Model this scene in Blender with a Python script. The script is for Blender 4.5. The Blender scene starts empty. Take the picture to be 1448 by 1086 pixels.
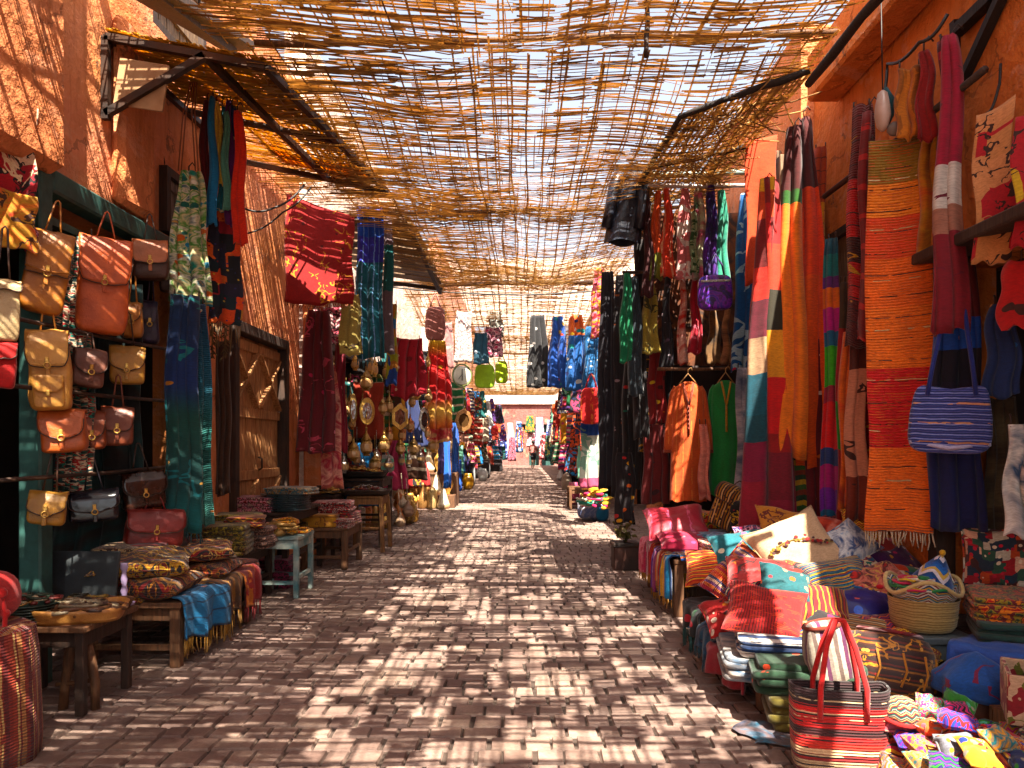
import bpy, math, random
from mathutils import Vector, Matrix, noise
PI = math.pi
R = math.radians
SC = bpy.context.scene
COL = SC.collection
F, VX, VY, H = 1050.0, 737.0, 628.0, 1.5      # focal length in photo pixels, principal point, eye height

def at(px, py, Y):
    """photo pixel at depth Y -> point in the alley"""
    return Vector(((px - VX) * Y / F, Y, H - (py - VY) * Y / F))

def span(px, Y): return px * Y / F

# ------------------------------------------------------------------ mesh builder
class MB:
    def __init__(s):
        s.v = []; s.f = []; s.uv = []; s.sm = []; s.mi = []
    def add(s, verts, faces, uvs=None, smooth=False, mi=0):
        b = len(s.v)
        s.v += [Vector(p) for p in verts]
        for k, fc in enumerate(faces):
            s.f.append([b + i for i in fc]); s.uv.append(uvs[k] if uvs else None)
            s.sm.append(smooth); s.mi.append(mi)
        return s
    def box(s, c, size, M=None, mi=0, bev=0.0):
        x, y, z = size[0] / 2, size[1] / 2, size[2] / 2
        c = Vector(c)
        if bev <= 0:
            vs = [Vector((a * x, b * y, d * z)) for a in (-1, 1) for b in (-1, 1) for d in (-1, 1)]
            fs = [(0, 1, 3, 2), (4, 6, 7, 5), (0, 4, 5, 1), (2, 3, 7, 6), (0, 2, 6, 4), (1, 5, 7, 3)]
        else:
            b_ = min(bev, x * .9, y * .9, z * .9)
            vs = []; idx = {}
            for a in (-1, 1):
                for b in (-1, 1):
                    for d in (-1, 1):
                        for ax in range(3):
                            q = [a * (x - b_), b * (y - b_), d * (z - b_)]
                            q[ax] = (a * x, b * y, d * z)[ax]
                            idx[(a, b, d, ax)] = len(vs); vs.append(Vector(q))
            fs = []
            for ax in range(3):
                o = [i for i in range(3) if i != ax]
                for sg in (-1, 1):
                    loop = []
                    for p, q in ((-1, -1), (1, -1), (1, 1), (-1, 1)):
                        k = [0, 0, 0]; k[ax] = sg; k[o[0]] = p; k[o[1]] = q
                        loop.append(idx[(*k, ax)])
                    fs.append(loop)
            for ax in range(3):
                o = [i for i in range(3) if i != ax]
                for p in (-1, 1):
                    for q in (-1, 1):
                        k0 = [0, 0, 0]; k1 = [0, 0, 0]
                        k0[ax] = -1; k1[ax] = 1; k0[o[0]] = k1[o[0]] = p; k0[o[1]] = k1[o[1]] = q
                        fs.append([idx[(*k0, o[0])], idx[(*k0, o[1])], idx[(*k1, o[1])], idx[(*k1, o[0])]])
            for a in (-1, 1):
                for b in (-1, 1):
                    for d in (-1, 1): fs.append([idx[(a, b, d, i)] for i in range(3)])
        if M is not None: vs = [M @ p for p in vs]
        # consistent outward winding
        out = []
        cc = Vector((0, 0, 0))
        for p in vs: cc += p
        cc /= len(vs)
        for fc in fs:
            n = (vs[fc[1]] - vs[fc[0]]).cross(vs[fc[2]] - vs[fc[0]])
            m = Vector((0, 0, 0))
            for i in fc: m += vs[i]
            out.append(list(fc) if n.dot(m / len(fc) - cc) > 0 else list(fc)[::-1])
        return s.add([c + p for p in vs], out, mi=mi)
    def bar(s, a, b, w, t=None, mi=0, bev=0.0, up=(0, 0, 1)):
        """square bar from a to b"""
        a, b = Vector(a), Vector(b); t = t or w
        d = b - a; L = d.length; d.normalize()
        up = Vector(up)
        if abs(d.dot(up)) > .98: up = Vector((0, 1, 0))
        x = d.cross(up).normalized(); u = x.cross(d)
        M = Matrix((x, u, d)).transposed()
        return s.box((a + b) / 2, (w, t, L), M=M, mi=mi, bev=bev)
    def tube(s, pts, r, n=6, mi=0, smooth=True, flat=1.0, closed=False):
        pts = [Vector(p) for p in pts]; m = len(pts)
        rs = r if isinstance(r, (list, tuple)) else [r] * m
        vs = []; ref = None
        for i, p in enumerate(pts):
            if closed: d = pts[(i + 1) % m] - pts[i - 1]
            else: d = pts[min(i + 1, m - 1)] - pts[max(i - 1, 0)]
            d = d.normalized() if d.length > 1e-9 else Vector((0, 0, 1))
            if ref is None: ref = Vector((0, 1, 0)) if abs(d.y) < .9 else Vector((1, 0, 0))
            x = d.cross(ref)
            x = x.normalized() if x.length > 1e-6 else d.orthogonal().normalized()
            y = x.cross(d).normalized(); ref = y
            for k in range(n):
                a = 2 * PI * k / n
                vs.append(p + x * (math.cos(a) * rs[i]) + y * (math.sin(a) * rs[i] * flat))
        fs = []
        for i in range(m if closed else m - 1):
            j = (i + 1) % m
            for k in range(n):
                l = (k + 1) % n
                fs.append((i * n + k, j * n + k, j * n + l, i * n + l))
        if not closed:
            fs.append(tuple(range(n))); fs.append(tuple(reversed(range((m - 1) * n, m * n))))
        return s.add(vs, fs, smooth=smooth, mi=mi)
    def lathe(s, prof, n=18, c=(0, 0, 0), mi=0, smooth=True, M=None, lobes=0, la=0.0):
        c = Vector(c); vs = []
        for r, z in prof:
            for k in range(n):
                a = 2 * PI * k / n
                q = r * (1 + la * math.cos(lobes * a)) if lobes else r
                p = Vector((q * math.cos(a), q * math.sin(a), z))
                vs.append(c + (M @ p if M is not None else p))
        fs = []
        for i in range(len(prof) - 1):
            for k in range(n):
                l = (k + 1) % n
                fs.append((i * n + k, i * n + l, (i + 1) * n + l, (i + 1) * n + k))
        fs.append(tuple(reversed(range(n)))); fs.append(tuple(range((len(prof) - 1) * n, len(prof) * n)))
        return s.add(vs, fs, smooth=smooth, mi=mi)
    def grid(s, fn, nu, nv, us=1.0, vs_=1.0, mi=0, smooth=True, flip=False):
        vs = [fn(i / nu, j / nv) for j in range(nv + 1) for i in range(nu + 1)]
        fs = []; uv = []
        for j in range(nv):
            for i in range(nu):
                a = j * (nu + 1) + i
                q = [a, a + 1, a + nu + 2, a + nu + 1]
                t = [(i / nu * us, j / nv * vs_), ((i + 1) / nu * us, j / nv * vs_),
                     ((i + 1) / nu * us, (j + 1) / nv * vs_), (i / nu * us, (j + 1) / nv * vs_)]
                if flip: q.reverse(); t.reverse()
                fs.append(q); uv.append(t)
        return s.add(vs, fs, uv, smooth, mi)
    def shell(s, fn, nu, nv, th, us=1.0, vs_=1.0, mi=0):
        """a sheet with real thickness: fn(u, v) is its middle surface"""
        P = [[Vector(fn(i / nu, j / nv)) for i in range(nu + 1)] for j in range(nv + 1)]
        Nn = []
        for j in range(nv + 1):
            row = []
            for i in range(nu + 1):
                du = P[j][min(i + 1, nu)] - P[j][max(i - 1, 0)]
                dv = P[min(j + 1, nv)][i] - P[max(j - 1, 0)][i]
                n = du.cross(dv)
                row.append(n.normalized() if n.length > 1e-12 else Vector((0, -1, 0)))
            Nn.append(row)
        W = nu + 1; K = W * (nv + 1)
        vs = [P[j][i] + Nn[j][i] * (th / 2) for j in range(nv + 1) for i in range(W)]
        vs += [P[j][i] - Nn[j][i] * (th / 2) for j in range(nv + 1) for i in range(W)]
        fs = []; uv = []
        for j in range(nv):
            for i in range(nu):
                a = j * W + i
                t = [(i / nu * us, j / nv * vs_), ((i + 1) / nu * us, j / nv * vs_),
                     ((i + 1) / nu * us, (j + 1) / nv * vs_), (i / nu * us, (j + 1) / nv * vs_)]
                fs.append([a, a + 1, a + W + 1, a + W]); uv.append(t)
                fs.append([K + a, K + a + W, K + a + W + 1, K + a + 1]); uv.append([t[0], t[3], t[2], t[1]])
        rim = [i for i in range(W)] + [j * W + nu for j in range(1, nv + 1)] + \
              [nv * W + i for i in range(nu - 1, -1, -1)] + [j * W for j in range(nv - 1, 0, -1)]
        def tc(a): return ((a % W) / nu * us, (a // W) / nv * vs_)
        for k in range(len(rim)):
            a, b = rim[k], rim[(k + 1) % len(rim)]
            fs.append([a, K + a, K + b, b]); uv.append([tc(a), tc(a), tc(b), tc(b)])
        return s.add(vs, fs, uv, True, mi)
    def superbox(s, sx, sy, sz, e=.45, c=(0, 0, 0), n=20, m=12, M=None, mi=0, bulge=None):
        """rounded cushion-like box"""
        c = Vector(c)
        def sp(x, p): return math.copysign(abs(x) ** p, x)
        vs = []
        for j in range(m + 1):
            ph = -PI / 2 + PI * j / m
            for i in range(n):
                a = 2 * PI * i / n
                p = Vector((sx / 2 * sp(math.cos(ph), e) * sp(math.cos(a), e),
                            sy / 2 * sp(math.cos(ph), e) * sp(math.sin(a), e), sz / 2 * sp(math.sin(ph), e)))
                if bulge: p = bulge(p)
                vs.append(c + (M @ p if M is not None else p))
        fs = []
        for j in range(m):
            for i in range(n):
                l = (i + 1) % n
                fs.append((j * n + i, j * n + l, (j + 1) * n + l, (j + 1) * n + i))
        return s.add(vs, fs, smooth=True, mi=mi)
    def ball(s, c, r, n=8, m=5, sc=(1, 1, 1), mi=0):
        vs = []; c = Vector(c)
        for j in range(m + 1):
            ph = -PI / 2 + PI * j / m
            for i in range(n):
                a = 2 * PI * i / n
                vs.append(c + Vector((r * sc[0] * math.cos(ph) * math.cos(a), r * sc[1] * math.cos(ph) * math.sin(a), r * sc[2] * math.sin(ph))))
        fs = [(j * n + i, j * n + (i + 1) % n, (j + 1) * n + (i + 1) % n, (j + 1) * n + i) for j in range(m) for i in range(n)]
        return s.add(vs, fs, smooth=True, mi=mi)
    def build(s, name, mats, parent=None, loc=None, rot=None, jit=0.0, seed=0):
        me = bpy.data.meshes.new(name)
        if jit:
            for p in s.v:
                q = p * 9 + Vector((seed * 3.1, 0, 0))
                p += Vector((noise.noise(q), noise.noise(q + Vector((9, 0, 0))), noise.noise(q + Vector((0, 9, 0))))) * jit
        me.from_pydata([p[:] for p in s.v], [], s.f)
        lay = me.uv_layers.new(name='UVMap')
        data = []
        for k, fc in enumerate(s.f):
            u = s.uv[k]
            if u is None:
                a, b, c = s.v[fc[0]], s.v[fc[1]], s.v[fc[2]]
                n = (b - a).cross(c - a); ax = max(range(3), key=lambda i: abs(n[i]))
                o = ((1, 2), (0, 2), (0, 1))[ax]
                u = [(s.v[i][o[0]], s.v[i][o[1]]) for i in fc]
            for t in u: data += t
        lay.data.foreach_set('uv', data)
        me.polygons.foreach_set('use_smooth', s.sm)
        me.polygons.foreach_set('material_index', s.mi)
        for m in (mats if isinstance(mats, (list, tuple)) else [mats]): me.materials.append(m)
        me.update()
        o = bpy.data.objects.new(name, me); COL.objects.link(o)
        if parent is not None: o.parent = parent
        if loc is not None: o.location = loc
        if rot is not None: o.rotation_euler = rot
        return o

LABELS = {}
def tag(o, label, cat, group=None, kind=None):
    o['label'] = label; o['category'] = cat
    if group: o['group'] = group
    if kind: o['kind'] = kind
    LABELS.setdefault(label, []).append(o)
    return o
def struct(o):
    o['kind'] = 'structure'; return o
def thing(name, label, cat, loc=(0, 0, 0), rot=(0, 0, 0), group=None):
    o = bpy.data.objects.new(name, None); COL.objects.link(o)
    o.empty_display_size = .1
    o.location = loc; o.rotation_euler = rot
    return tag(o, label, cat, group)

# ------------------------------------------------------------------ materials
CK = 1.001        # marks the dyed goods, whose colours are strong
def lin(h, k=1.0):
    if not isinstance(h, str): return tuple(x * k for x in h[:3]) + (1,)
    c = [int(h[i:i + 2], 16) / 255 for i in (0, 2, 4)]
    c = [(x / 12.92 if x <= .04045 else ((x + .055) / 1.055) ** 2.4) * k for x in c]
    if k == CK: g = .3 * c[0] + .5 * c[1] + .2 * c[2]; c = [max(0.0, g + (x - g) * 1.25) for x in c]
    return (min(c[0], .9), min(c[1], .9), min(c[2], .9), 1)

class NT:
    def __init__(s, name):
        s.mat = bpy.data.materials.new(name); s.mat.use_nodes = True
        s.t = s.mat.node_tree; s.t.nodes.clear()
        s.out = s.n('ShaderNodeOutputMaterial'); s.b = s.n('ShaderNodeBsdfPrincipled')
        s.t.links.new(s.b.outputs[0], s.out.inputs['Surface'])
    def n(s, ty, **kw):
        o = s.t.nodes.new(ty)
        for k, v in kw.items(): setattr(o, k, v)
        return o
    def put(s, sock, v):
        if v is None: return
        if hasattr(v, 'is_output'): s.t.links.new(v, sock)
        else: sock.default_value = v
    def m(s, op, a, b=None, c=None):
        o = s.n('ShaderNodeMath', operation=op)
        for i, v in enumerate((a, b, c)): s.put(o.inputs[i], v)
        return o.outputs[0]
    def mix(s, f, a, b, mode='MIX'):
        o = s.n('ShaderNodeMix', data_type='RGBA', blend_type=mode)
        s.put(o.inputs[0], f); s.put(o.inputs[6], a); s.put(o.inputs[7], b)
        return o.outputs[2]
    def ramp(s, f, stops, mode='LINEAR'):
        o = s.n('ShaderNodeValToRGB'); r = o.color_ramp; r.interpolation = mode
        while len(r.elements) > 1: r.elements.remove(r.elements[-1])
        r.elements[0].position = stops[0][0]; r.elements[0].color = stops[0][1]
        for p, c in stops[1:]:
            e = r.elements.new(p); e.color = c
        s.put(o.inputs[0], f)
        return o.outputs[0]
    def noise(s, vec, scale, det=3, rough=.55, col=False, dist=0.0):
        o = s.n('ShaderNodeTexNoise'); s.put(o.inputs['Vector'], vec)
        o.inputs['Scale'].default_value = scale; o.inputs['Detail'].default_value = det
        o.inputs['Roughness'].default_value = rough; o.inputs['Distortion'].default_value = dist
        return o.outputs[1 if col else 0]
    def vor(s, vec, scale, feat='F1', metric='EUCLIDEAN', rnd=1.0):
        o = s.n('ShaderNodeTexVoronoi', feature=feat, distance=metric); s.put(o.inputs['Vector'], vec)
        o.inputs['Scale'].default_value = scale; o.inputs['Randomness'].default_value = rnd
        return o
    def comb(s, x, y, z=0.0):
        o = s.n('ShaderNodeCombineXYZ')
        for i, v in enumerate((x, y, z)): s.put(o.inputs[i], v)
        return o.outputs[0]
    def bump(s, h, st=.5, d=.01, prev=None):
        o = s.n('ShaderNodeBump'); o.inputs['Strength'].default_value = st; o.inputs['Distance'].default_value = d
        s.put(o.inputs['Height'], h)
        if prev is not None: s.put(o.inputs['Normal'], prev)
        return o.outputs[0]
    def vadd(s, a, b):
        o = s.n('ShaderNodeVectorMath', operation='ADD'); s.put(o.inputs[0], a); s.put(o.inputs[1], b); return o.outputs[0]
    def vscale(s, a, k):
        o = s.n('ShaderNodeVectorMath', operation='MULTIPLY'); s.put(o.inputs[0], a); o.inputs[1].default_value = k if isinstance(k, tuple) else (k, k, k); return o.outputs[0]

MATS = {}
def cst(cols):
    n = len(cols)
    return [(i / n, lin(c, CK)) for i, c in enumerate(cols)]

def fab(base, over=(), rough=.9, L=1.0, var=.35, rib=0.0, sheen=.15, trans=0.0, seed=None, wob=.012):
    """procedural cloth. base: ('plain', c) ('bands', [(v, c)..]) ('stripes', axis, per_metre, [c..]) ('patch', scale, [c..])
    ('tie', scale, [c..]) ('speck', scale, [c..]) ('zig', per_metre, across, [c..]) ('cols', [(u_limit, [(v, c)..])..])"""
    key = repr((base, tuple(over), rough, L, rib, trans, seed))
    if key in MATS: return MATS[key]
    N = NT('cloth_' + base[0]); h = (sum(ord(c) for c in key) * 7919) % 997
    uv0 = N.n('ShaderNodeUVMap').outputs[0]
    off = (h * .37 % 13, h * .73 % 17, 0) if base[0] not in ('bands', 'cols') else (0, 0, 0)
    wn = N.noise(uv0, 7, 2, col=True)
    w = N.vscale(N.vadd(wn, (-.5, -.5, -.5)), wob * 2)
    uv = N.vadd(uv0, w)
    uvo = N.vadd(uv, off)
    sp = N.n('ShaderNodeSeparateXYZ'); N.put(sp.inputs[0], uv); U, V = sp.outputs[0], sp.outputs[1]
    k = base[0]
    if k == 'plain': col = lin(base[1], CK)
    elif k == 'bands':
        col = N.ramp(N.m('DIVIDE', V, L), [(p, lin(c, CK)) for p, c in base[1]], 'CONSTANT')
    elif k == 'grad':
        col = N.ramp(N.m('DIVIDE', V, L), [(p, lin(c, CK)) for p, c in base[1]], 'EASE')
    elif k == 'cols':
        col = None
        for lim, bands in reversed(base[1]):
            c = N.ramp(N.m('DIVIDE', V, L), [(p, lin(q, CK)) for p, q in bands], 'CONSTANT')
            col = c if col is None else N.mix(N.m('GREATER_THAN', U, lim), c, col)
    elif k == 'stripes':
        x = U if base[1] == 'u' else V
        col = N.ramp(N.m('FRACT', N.m('MULTIPLY', x, base[2])), cst(base[3]), 'CONSTANT')
    elif k == 'patch':
        vo = N.vor(uvo, base[1], metric='CHEBYCHEV', rnd=.7)
        s3 = N.n('ShaderNodeSeparateColor'); N.put(s3.inputs[0], vo.outputs['Color'])
        col = N.ramp(s3.outputs[0], cst(base[2]), 'CONSTANT')
    elif k == 'tie':
        x = N.noise(uvo, base[1], 3, .5, dist=1.2)
        x = N.m('MULTIPLY_ADD', x, 2.2, -.6); n_ = len(base[2])
        col = N.ramp(x, [(i / max(1, n_ - 1), lin(c, CK)) for i, c in enumerate(base[2])])
    elif k == 'speck':
        x = N.noise(uvo, base[1], 2, .5)
        x = N.m('MULTIPLY_ADD', x, 2.6, -.8)
        col = N.ramp(x, cst(base[2]), 'CONSTANT')
    elif k == 'zig':
        tri = N.m('ABSOLUTE', N.m('SUBTRACT', N.m('FRACT', N.m('MULTIPLY', U, base[2])), .5))
        x = N.m('FRACT', N.m('ADD', N.m('MULTIPLY', V, base[1]), tri))
        col = N.ramp(x, cst(base[3]), 'CONSTANT')
    for ov in over:
        if ov[0] == 'curl':      # thin curling embroidery lines: colour, scale, width
            f = N.m('LESS_THAN', N.m('ABSOLUTE', N.m('SUBTRACT', N.noise(uvo, ov[2], 2, .5, dist=.6), .5)), ov[3])
            f = N.m('MULTIPLY', f, N.m('GREATER_THAN', N.noise(uvo, ov[2] * .45, 1), ov[4] if len(ov) > 4 else .45))
            col = N.mix(f, col, lin(ov[1], CK))
        elif ov[0] == 'dots':    # flowers or dots: colours, scale, radius
            vo = N.vor(uvo, ov[2])
            f = N.m('LESS_THAN', vo.outputs['Distance'], ov[3])
            s3 = N.n('ShaderNodeSeparateColor'); N.put(s3.inputs[0], vo.outputs['Color'])
            c2 = N.ramp(s3.outputs[1], cst(ov[1]), 'CONSTANT')
            col = N.mix(f, col, c2)
            if len(ov) > 4:
                col = N.mix(N.m('LESS_THAN', vo.outputs['Distance'], ov[3] * .4), col, lin(ov[4], CK))
        elif ov[0] == 'lines':   # thin woven lines: colour, axis, per metre, share
            x = U if ov[2] == 'u' else V
            jig = N.m('ADD', x, N.m('MULTIPLY', N.noise(N.comb(0.0, V if ov[2] == 'v' else U, 0.0), 3, 1), .0))
            f = N.m('LESS_THAN', N.m('FRACT', N.m('MULTIPLY', jig, ov[3])), ov[4])
            br = N.m('GREATER_THAN', N.noise(N.vscale(uvo, (3, 9, 1) if ov[2] == 'v' else (9, 3, 1)), 3, 2), ov[5] if len(ov) > 5 else .42)
            col = N.mix(N.m('MULTIPLY', f, br), col, lin(ov[1], CK))
    # dye variation and rubbed dust
    nv = N.noise(uvo, 5, 4)
    col = N.mix(var, col, N.ramp(nv, [(.25, (.25, .25, .25, 1)), (.75, (1.3, 1.3, 1.3, 1))]), 'MULTIPLY')
    fv = N.noise(N.vscale(uvo, (1, 2.2, 1)), 48, 3, .7)
    col = N.mix(.5, col, N.ramp(fv, [(.36, (.42, .4, .38, 1)), (.62, (1, 1, 1, 1))]), 'MULTIPLY')
    N.put(N.b.inputs['Base Color'], col)
    N.b.inputs['Roughness'].default_value = rough
    N.b.inputs['Sheen Weight'].default_value = sheen
    fine = N.noise(N.vscale(uv0, (1, 1, 1)), 160, 2)
    bp = N.bump(fine, .35, .004)
    bp = N.bump(N.noise(uvo, 14, 3), .4, .012, bp)
    if rib:
        bp = N.bump(N.m('SINE', N.m('MULTIPLY', V, rib * 2 * PI)), .6, .006, bp)
    N.put(N.b.inputs['Normal'], bp)
    if trans:
        tr = N.n('ShaderNodeBsdfTranslucent'); N.put(tr.inputs[0], col)
        mx = N.n('ShaderNodeMixShader'); mx.inputs[0].default_value = trans
        N.t.links.new(N.b.outputs[0], mx.inputs[1]); N.t.links.new(tr.outputs[0], mx.inputs[2])
        N.t.links.new(mx.outputs[0], N.out.inputs['Surface'])
    MATS[key] = N.mat
    return N.mat

def plain(name, c, rough=.6, metal=0.0, bumpS=20, bumpD=.004, var=.35, c2=None, vs=4.0, spec=.5):
    key = (name, c, rough, metal)
    if key in MATS: return MATS[key]
    N = NT(name); tc = N.n('ShaderNodeTexCoord').outputs['Object']
    nv = N.noise(tc, vs, 5, .6)
    col = N.mix(N.ramp(nv, [(.35, (0, 0, 0, 1)), (.65, (1, 1, 1, 1))]), lin(c), lin(c2) if c2 else lin(c, 1 - var))
    N.put(N.b.inputs['Base Color'], col)
    rr = N.m('MULTIPLY_ADD', N.noise(tc, vs * 3, 3), .35, rough - .17)
    N.put(N.b.inputs['Roughness'], rr); N.b.inputs['Metallic'].default_value = metal
    N.b.inputs['Specular IOR Level'].default_value = spec
    N.put(N.b.inputs['Normal'], N.bump(N.noise(tc, bumpS, 4), .6, bumpD))
    MATS[key] = N.mat
    return N.mat

def leather(c, c2=None):
    key = ('leather', c, c2)
    if key in MATS: return MATS[key]
    N = NT('leather_' + c); tc = N.n('ShaderNodeTexCoord').outputs['Object']
    nv = N.noise(tc, 6, 6, .65); sc = N.noise(N.vscale(tc, (1, 1, 3)), 14, 5, .7)
    col = N.mix(N.ramp(nv, [(.36, (0, 0, 0, 1)), (.66, (1, 1, 1, 1))]), lin(c), lin(c2) if c2 else lin(c, .55))
    col = N.mix(N.ramp(sc, [(.6, (0, 0, 0, 1)), (.72, (.6, .6, .6, 1))]), col, lin(c, .3))
    N.put(N.b.inputs['Base Color'], col)
    N.put(N.b.inputs['Roughness'], N.m('MULTIPLY_ADD', sc, .5, .22))
    b = N.bump(N.vor(tc, 150).outputs['Distance'], .35, .003); b = N.bump(N.noise(tc, 17, 4), .55, .012, b)
    N.put(N.b.inputs['Normal'], b)
    MATS[key] = N.mat
    return N.mat
def brass(c='b98a3a'): return plain('brass_' + c, c, rough=.3, metal=.55, bumpS=55, bumpD=.006, vs=14)
def wood(c='5a3a22', c2=None):
    key = ('wood', c)
    if key in MATS: return MATS[key]
    N = NT('wood_' + c); tc = N.n('ShaderNodeTexCoord').outputs['Object']
    st = N.vscale(tc, (9, 9, 1.2)); nv = N.noise(st, 5, 5, .6, dist=.4)
    st2 = N.noise(tc, 2.2, 3)
    col = N.ramp(nv, [(.3, lin(c, .45)), (.5, lin(c)), (.7, lin(c2) if c2 else lin(c, 1.5))])
    col = N.mix(N.m('MULTIPLY', st2, .6), col, lin('2a1c12'), 'MULTIPLY')
    N.put(N.b.inputs['Base Color'], col); N.b.inputs['Roughness'].default_value = .75
    N.put(N.b.inputs['Normal'], N.bump(nv, .7, .006))
    MATS[key] = N.mat
    return N.mat
# ------------------------------------------------------------------ setting: ground and paving
def mat_paving():
    N = NT('paving_stone'); g = N.n('ShaderNodeNewGeometry')
    tc = N.n('ShaderNodeTexCoord').outputs['Object']
    base = N.ramp(g.outputs['Random Per Island'], [(0, lin('7a625a')), (.35, lin('8a7268')), (.7, lin('967f74')), (1, lin('80695f'))])
    nv = N.noise(tc, 3, 5, .6)
    col = N.mix(.5, base, N.ramp(nv, [(.3, (.4, .38, .37, 1)), (.7, (1, 1, 1, 1))]), 'MULTIPLY')
    st = N.ramp(N.noise(tc, .9, 6, .7, dist=.6), [(.44, (1, 1, 1, 1)), (.58, (.55, .5, .48, 1))]); col = N.mix(.8, col, st, 'MULTIPLY')
    dst = N.ramp(N.noise(tc, 1.7, 5, .65), [(.5, (0, 0, 0, 1)), (.7, (.45, .45, .45, 1))]); col = N.mix(dst, col, lin('a8907c'))
    fn = N.noise(tc, 55, 4, .65)
    col = N.mix(.4, col, N.ramp(fn, [(.35, (.45, .43, .42, 1)), (.6, (1, 1, 1, 1))]), 'MULTIPLY')
    N.put(N.b.inputs['Base Color'], col)
    N.put(N.b.inputs['Roughness'], N.m('MULTIPLY_ADD', nv, .35, .5))
    N.put(N.b.inputs['Normal'], N.bump(fn, .45, .004, N.bump(N.noise(tc, 12, 3), .4, .006)))
    return N.mat

def paving():
    rnd = random.Random(4); mb = MB(); y = -2.0
    while y < 52:
        d = rnd.uniform(.14, .185) if y < 22 else rnd.uniform(.17, .22)
        x = -3.6 + rnd.uniform(0, .15)
        while x < 3.4:
            w = rnd.uniform(.11, .2) if y < 22 else rnd.uniform(.2, .3)
            g = .006; bv = .006; z = rnd.uniform(-.0018, .0018) - (.004 if rnd.random() < .05 else 0)
            wob = .06 * noise.noise(Vector((x * .5, y * .5, 3)))
            x0, x1 = x + g, x + w - g; y0, y1 = y + g + wob, y + d - g + wob
            j = lambda: rnd.uniform(-.007, .007)
            B = [(x0 + j(), y0 + j(), -.018), (x1 + j(), y0 + j(), -.018), (x1 + j(), y1 + j(), -.018), (x0 + j(), y1 + j(), -.018)]
            T = [(B[0][0] + bv, B[0][1] + bv, z + j() * .12), (B[1][0] - bv, B[1][1] + bv, z + j() * .12), (B[2][0] - bv, B[2][1] - bv, z + j() * .12), (B[3][0] + bv, B[3][1] - bv, z + j() * .12)]
            mb.add(B + T, [(4, 5, 6, 7), (0, 1, 5, 4), (1, 2, 6, 5), (2, 3, 7, 6), (3, 0, 4, 7)], smooth=False)
            x += w
        y += d
    struct(mb.build('alley_paving', mat_paving()))
    g = MB(); g.add([(-90, -60, -.0155), (90, -60, -.0155), (90, 140, -.0155), (-90, 140, -.0155)], [(0, 1, 2, 3)])
    struct(g.build('ground', plain('dusty_earth', '46382f', rough=.95, bumpS=30, c2='2e221c')))
paving()

# ------------------------------------------------------------------ plaster
def plaster(c, patch, stain, seed=0.0, bright=1.0):
    N = NT('plaster'); tc0 = N.n('ShaderNodeTexCoord').outputs['Object']
    tc = N.vadd(tc0, (seed, seed * .7, 0))
    big = N.noise(tc, .9, 4, .6); mid = N.noise(tc, 3.2, 6, .65); fine = N.noise(tc, 26, 5, .65)
    col = N.mix(N.ramp(big, [(.35, (0, 0, 0, 1)), (.62, (1, 1, 1, 1))]), lin(c), lin(patch))
    streak = N.noise(N.vscale(tc, (3.2, 3.2, .5)), 2.2, 5, .7)
    col = N.mix(N.ramp(streak, [(.5, (0, 0, 0, 1)), (.72, (.75, .75, .75, 1))]), col, lin(stain))
    lime = N.ramp(N.noise(tc, 1.5, 6, .7, dist=.5), [(.56, (0, 0, 0, 1)), (.6, (1, 1, 1, 1))]); col = N.mix(N.m('MULTIPLY', lime, .35), col, lin('d8a080'))  # pale pinkish patches put sun-speckled brightness into the wall colour
    grime = N.ramp(N.noise(N.vscale(tc, (1, 1, .8)), 5.5, 6, .75), [(.6, (0, 0, 0, 1)), (.7, (1, 1, 1, 1))]); col = N.mix(N.m('MULTIPLY', grime, .5), col, lin('5a3018'))
    # flaked spots that bare the grey render beneath
    fl = N.ramp(N.noise(tc, 2.3, 7, .72), [(.62, (0, 0, 0, 1)), (.64, (1, 1, 1, 1))])
    col = N.mix(N.m('MULTIPLY', fl, .75), col, lin('7d5a44'))
    col = N.mix(.4, col, N.ramp(mid, [(.3, (.55, .52, .5, 1)), (.65, (1, 1, 1, 1))]), 'MULTIPLY')
    # cracks
    vo = N.vor(N.vadd(tc, N.vscale(N.noise(tc, 2.5, 4, col=True), .9)), .9, 'DISTANCE_TO_EDGE')
    cr = N.m('LESS_THAN', vo.outputs['Distance'], .012)
    cr = N.m('MULTIPLY', cr, N.m('GREATER_THAN', N.noise(tc, 1.1, 2), .5))
    col = N.mix(N.m('MULTIPLY', cr, .4), col, lin('33190f'))
    N.put(N.b.inputs['Base Color'], col); N.b.inputs['Roughness'].default_value = .92
    N.b.inputs['Specular IOR Level'].default_value = .2
    b = N.bump(mid, .9, .09); b = N.bump(fine, .7, .018, b)
    b = N.bump(N.m('SUBTRACT', N.m('MULTIPLY', fl, -1.0), cr), .8, .012, b)
    N.put(N.b.inputs['Normal'], b)
    return N.mat

P_OCHRE = plaster('dc8848', 'dc8a62', 'a65c2c', 1.0)
P_SALMON = plaster('d88658', 'd07c4a', 'a05a2c', 5.0)
P_PINK = plaster('c98a74', 'd29a86', 'a5644c', 9.0)
P_PALE = plaster('e2cfc0', 'dcbfae', 'c49a86', 13.0)
P_ORANGE = plaster('d0702c', 'd07a3c', 'a4561e', 21.0)
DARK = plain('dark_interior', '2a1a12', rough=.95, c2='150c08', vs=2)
W_DARK = wood('3a2417'); W_MID = wood('6a4426'); W_OLD = wood('7a5c40', 'a08664'); W_BLACK = wood('22160f'); W_GREY = wood('6e6258', '94887c')
TEAL = plain('teal_paint', '2c5650', rough=.55, c2='1d3a36', vs=6)
IRON = plain('dark_iron', '2a2422', rough=.55, metal=.5, c2='4a3020')
WIRE = plain('wire', '1c1613', rough=.6)
PALEWIRE = plain('pale_cord', 'b8a48c', rough=.8)

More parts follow.
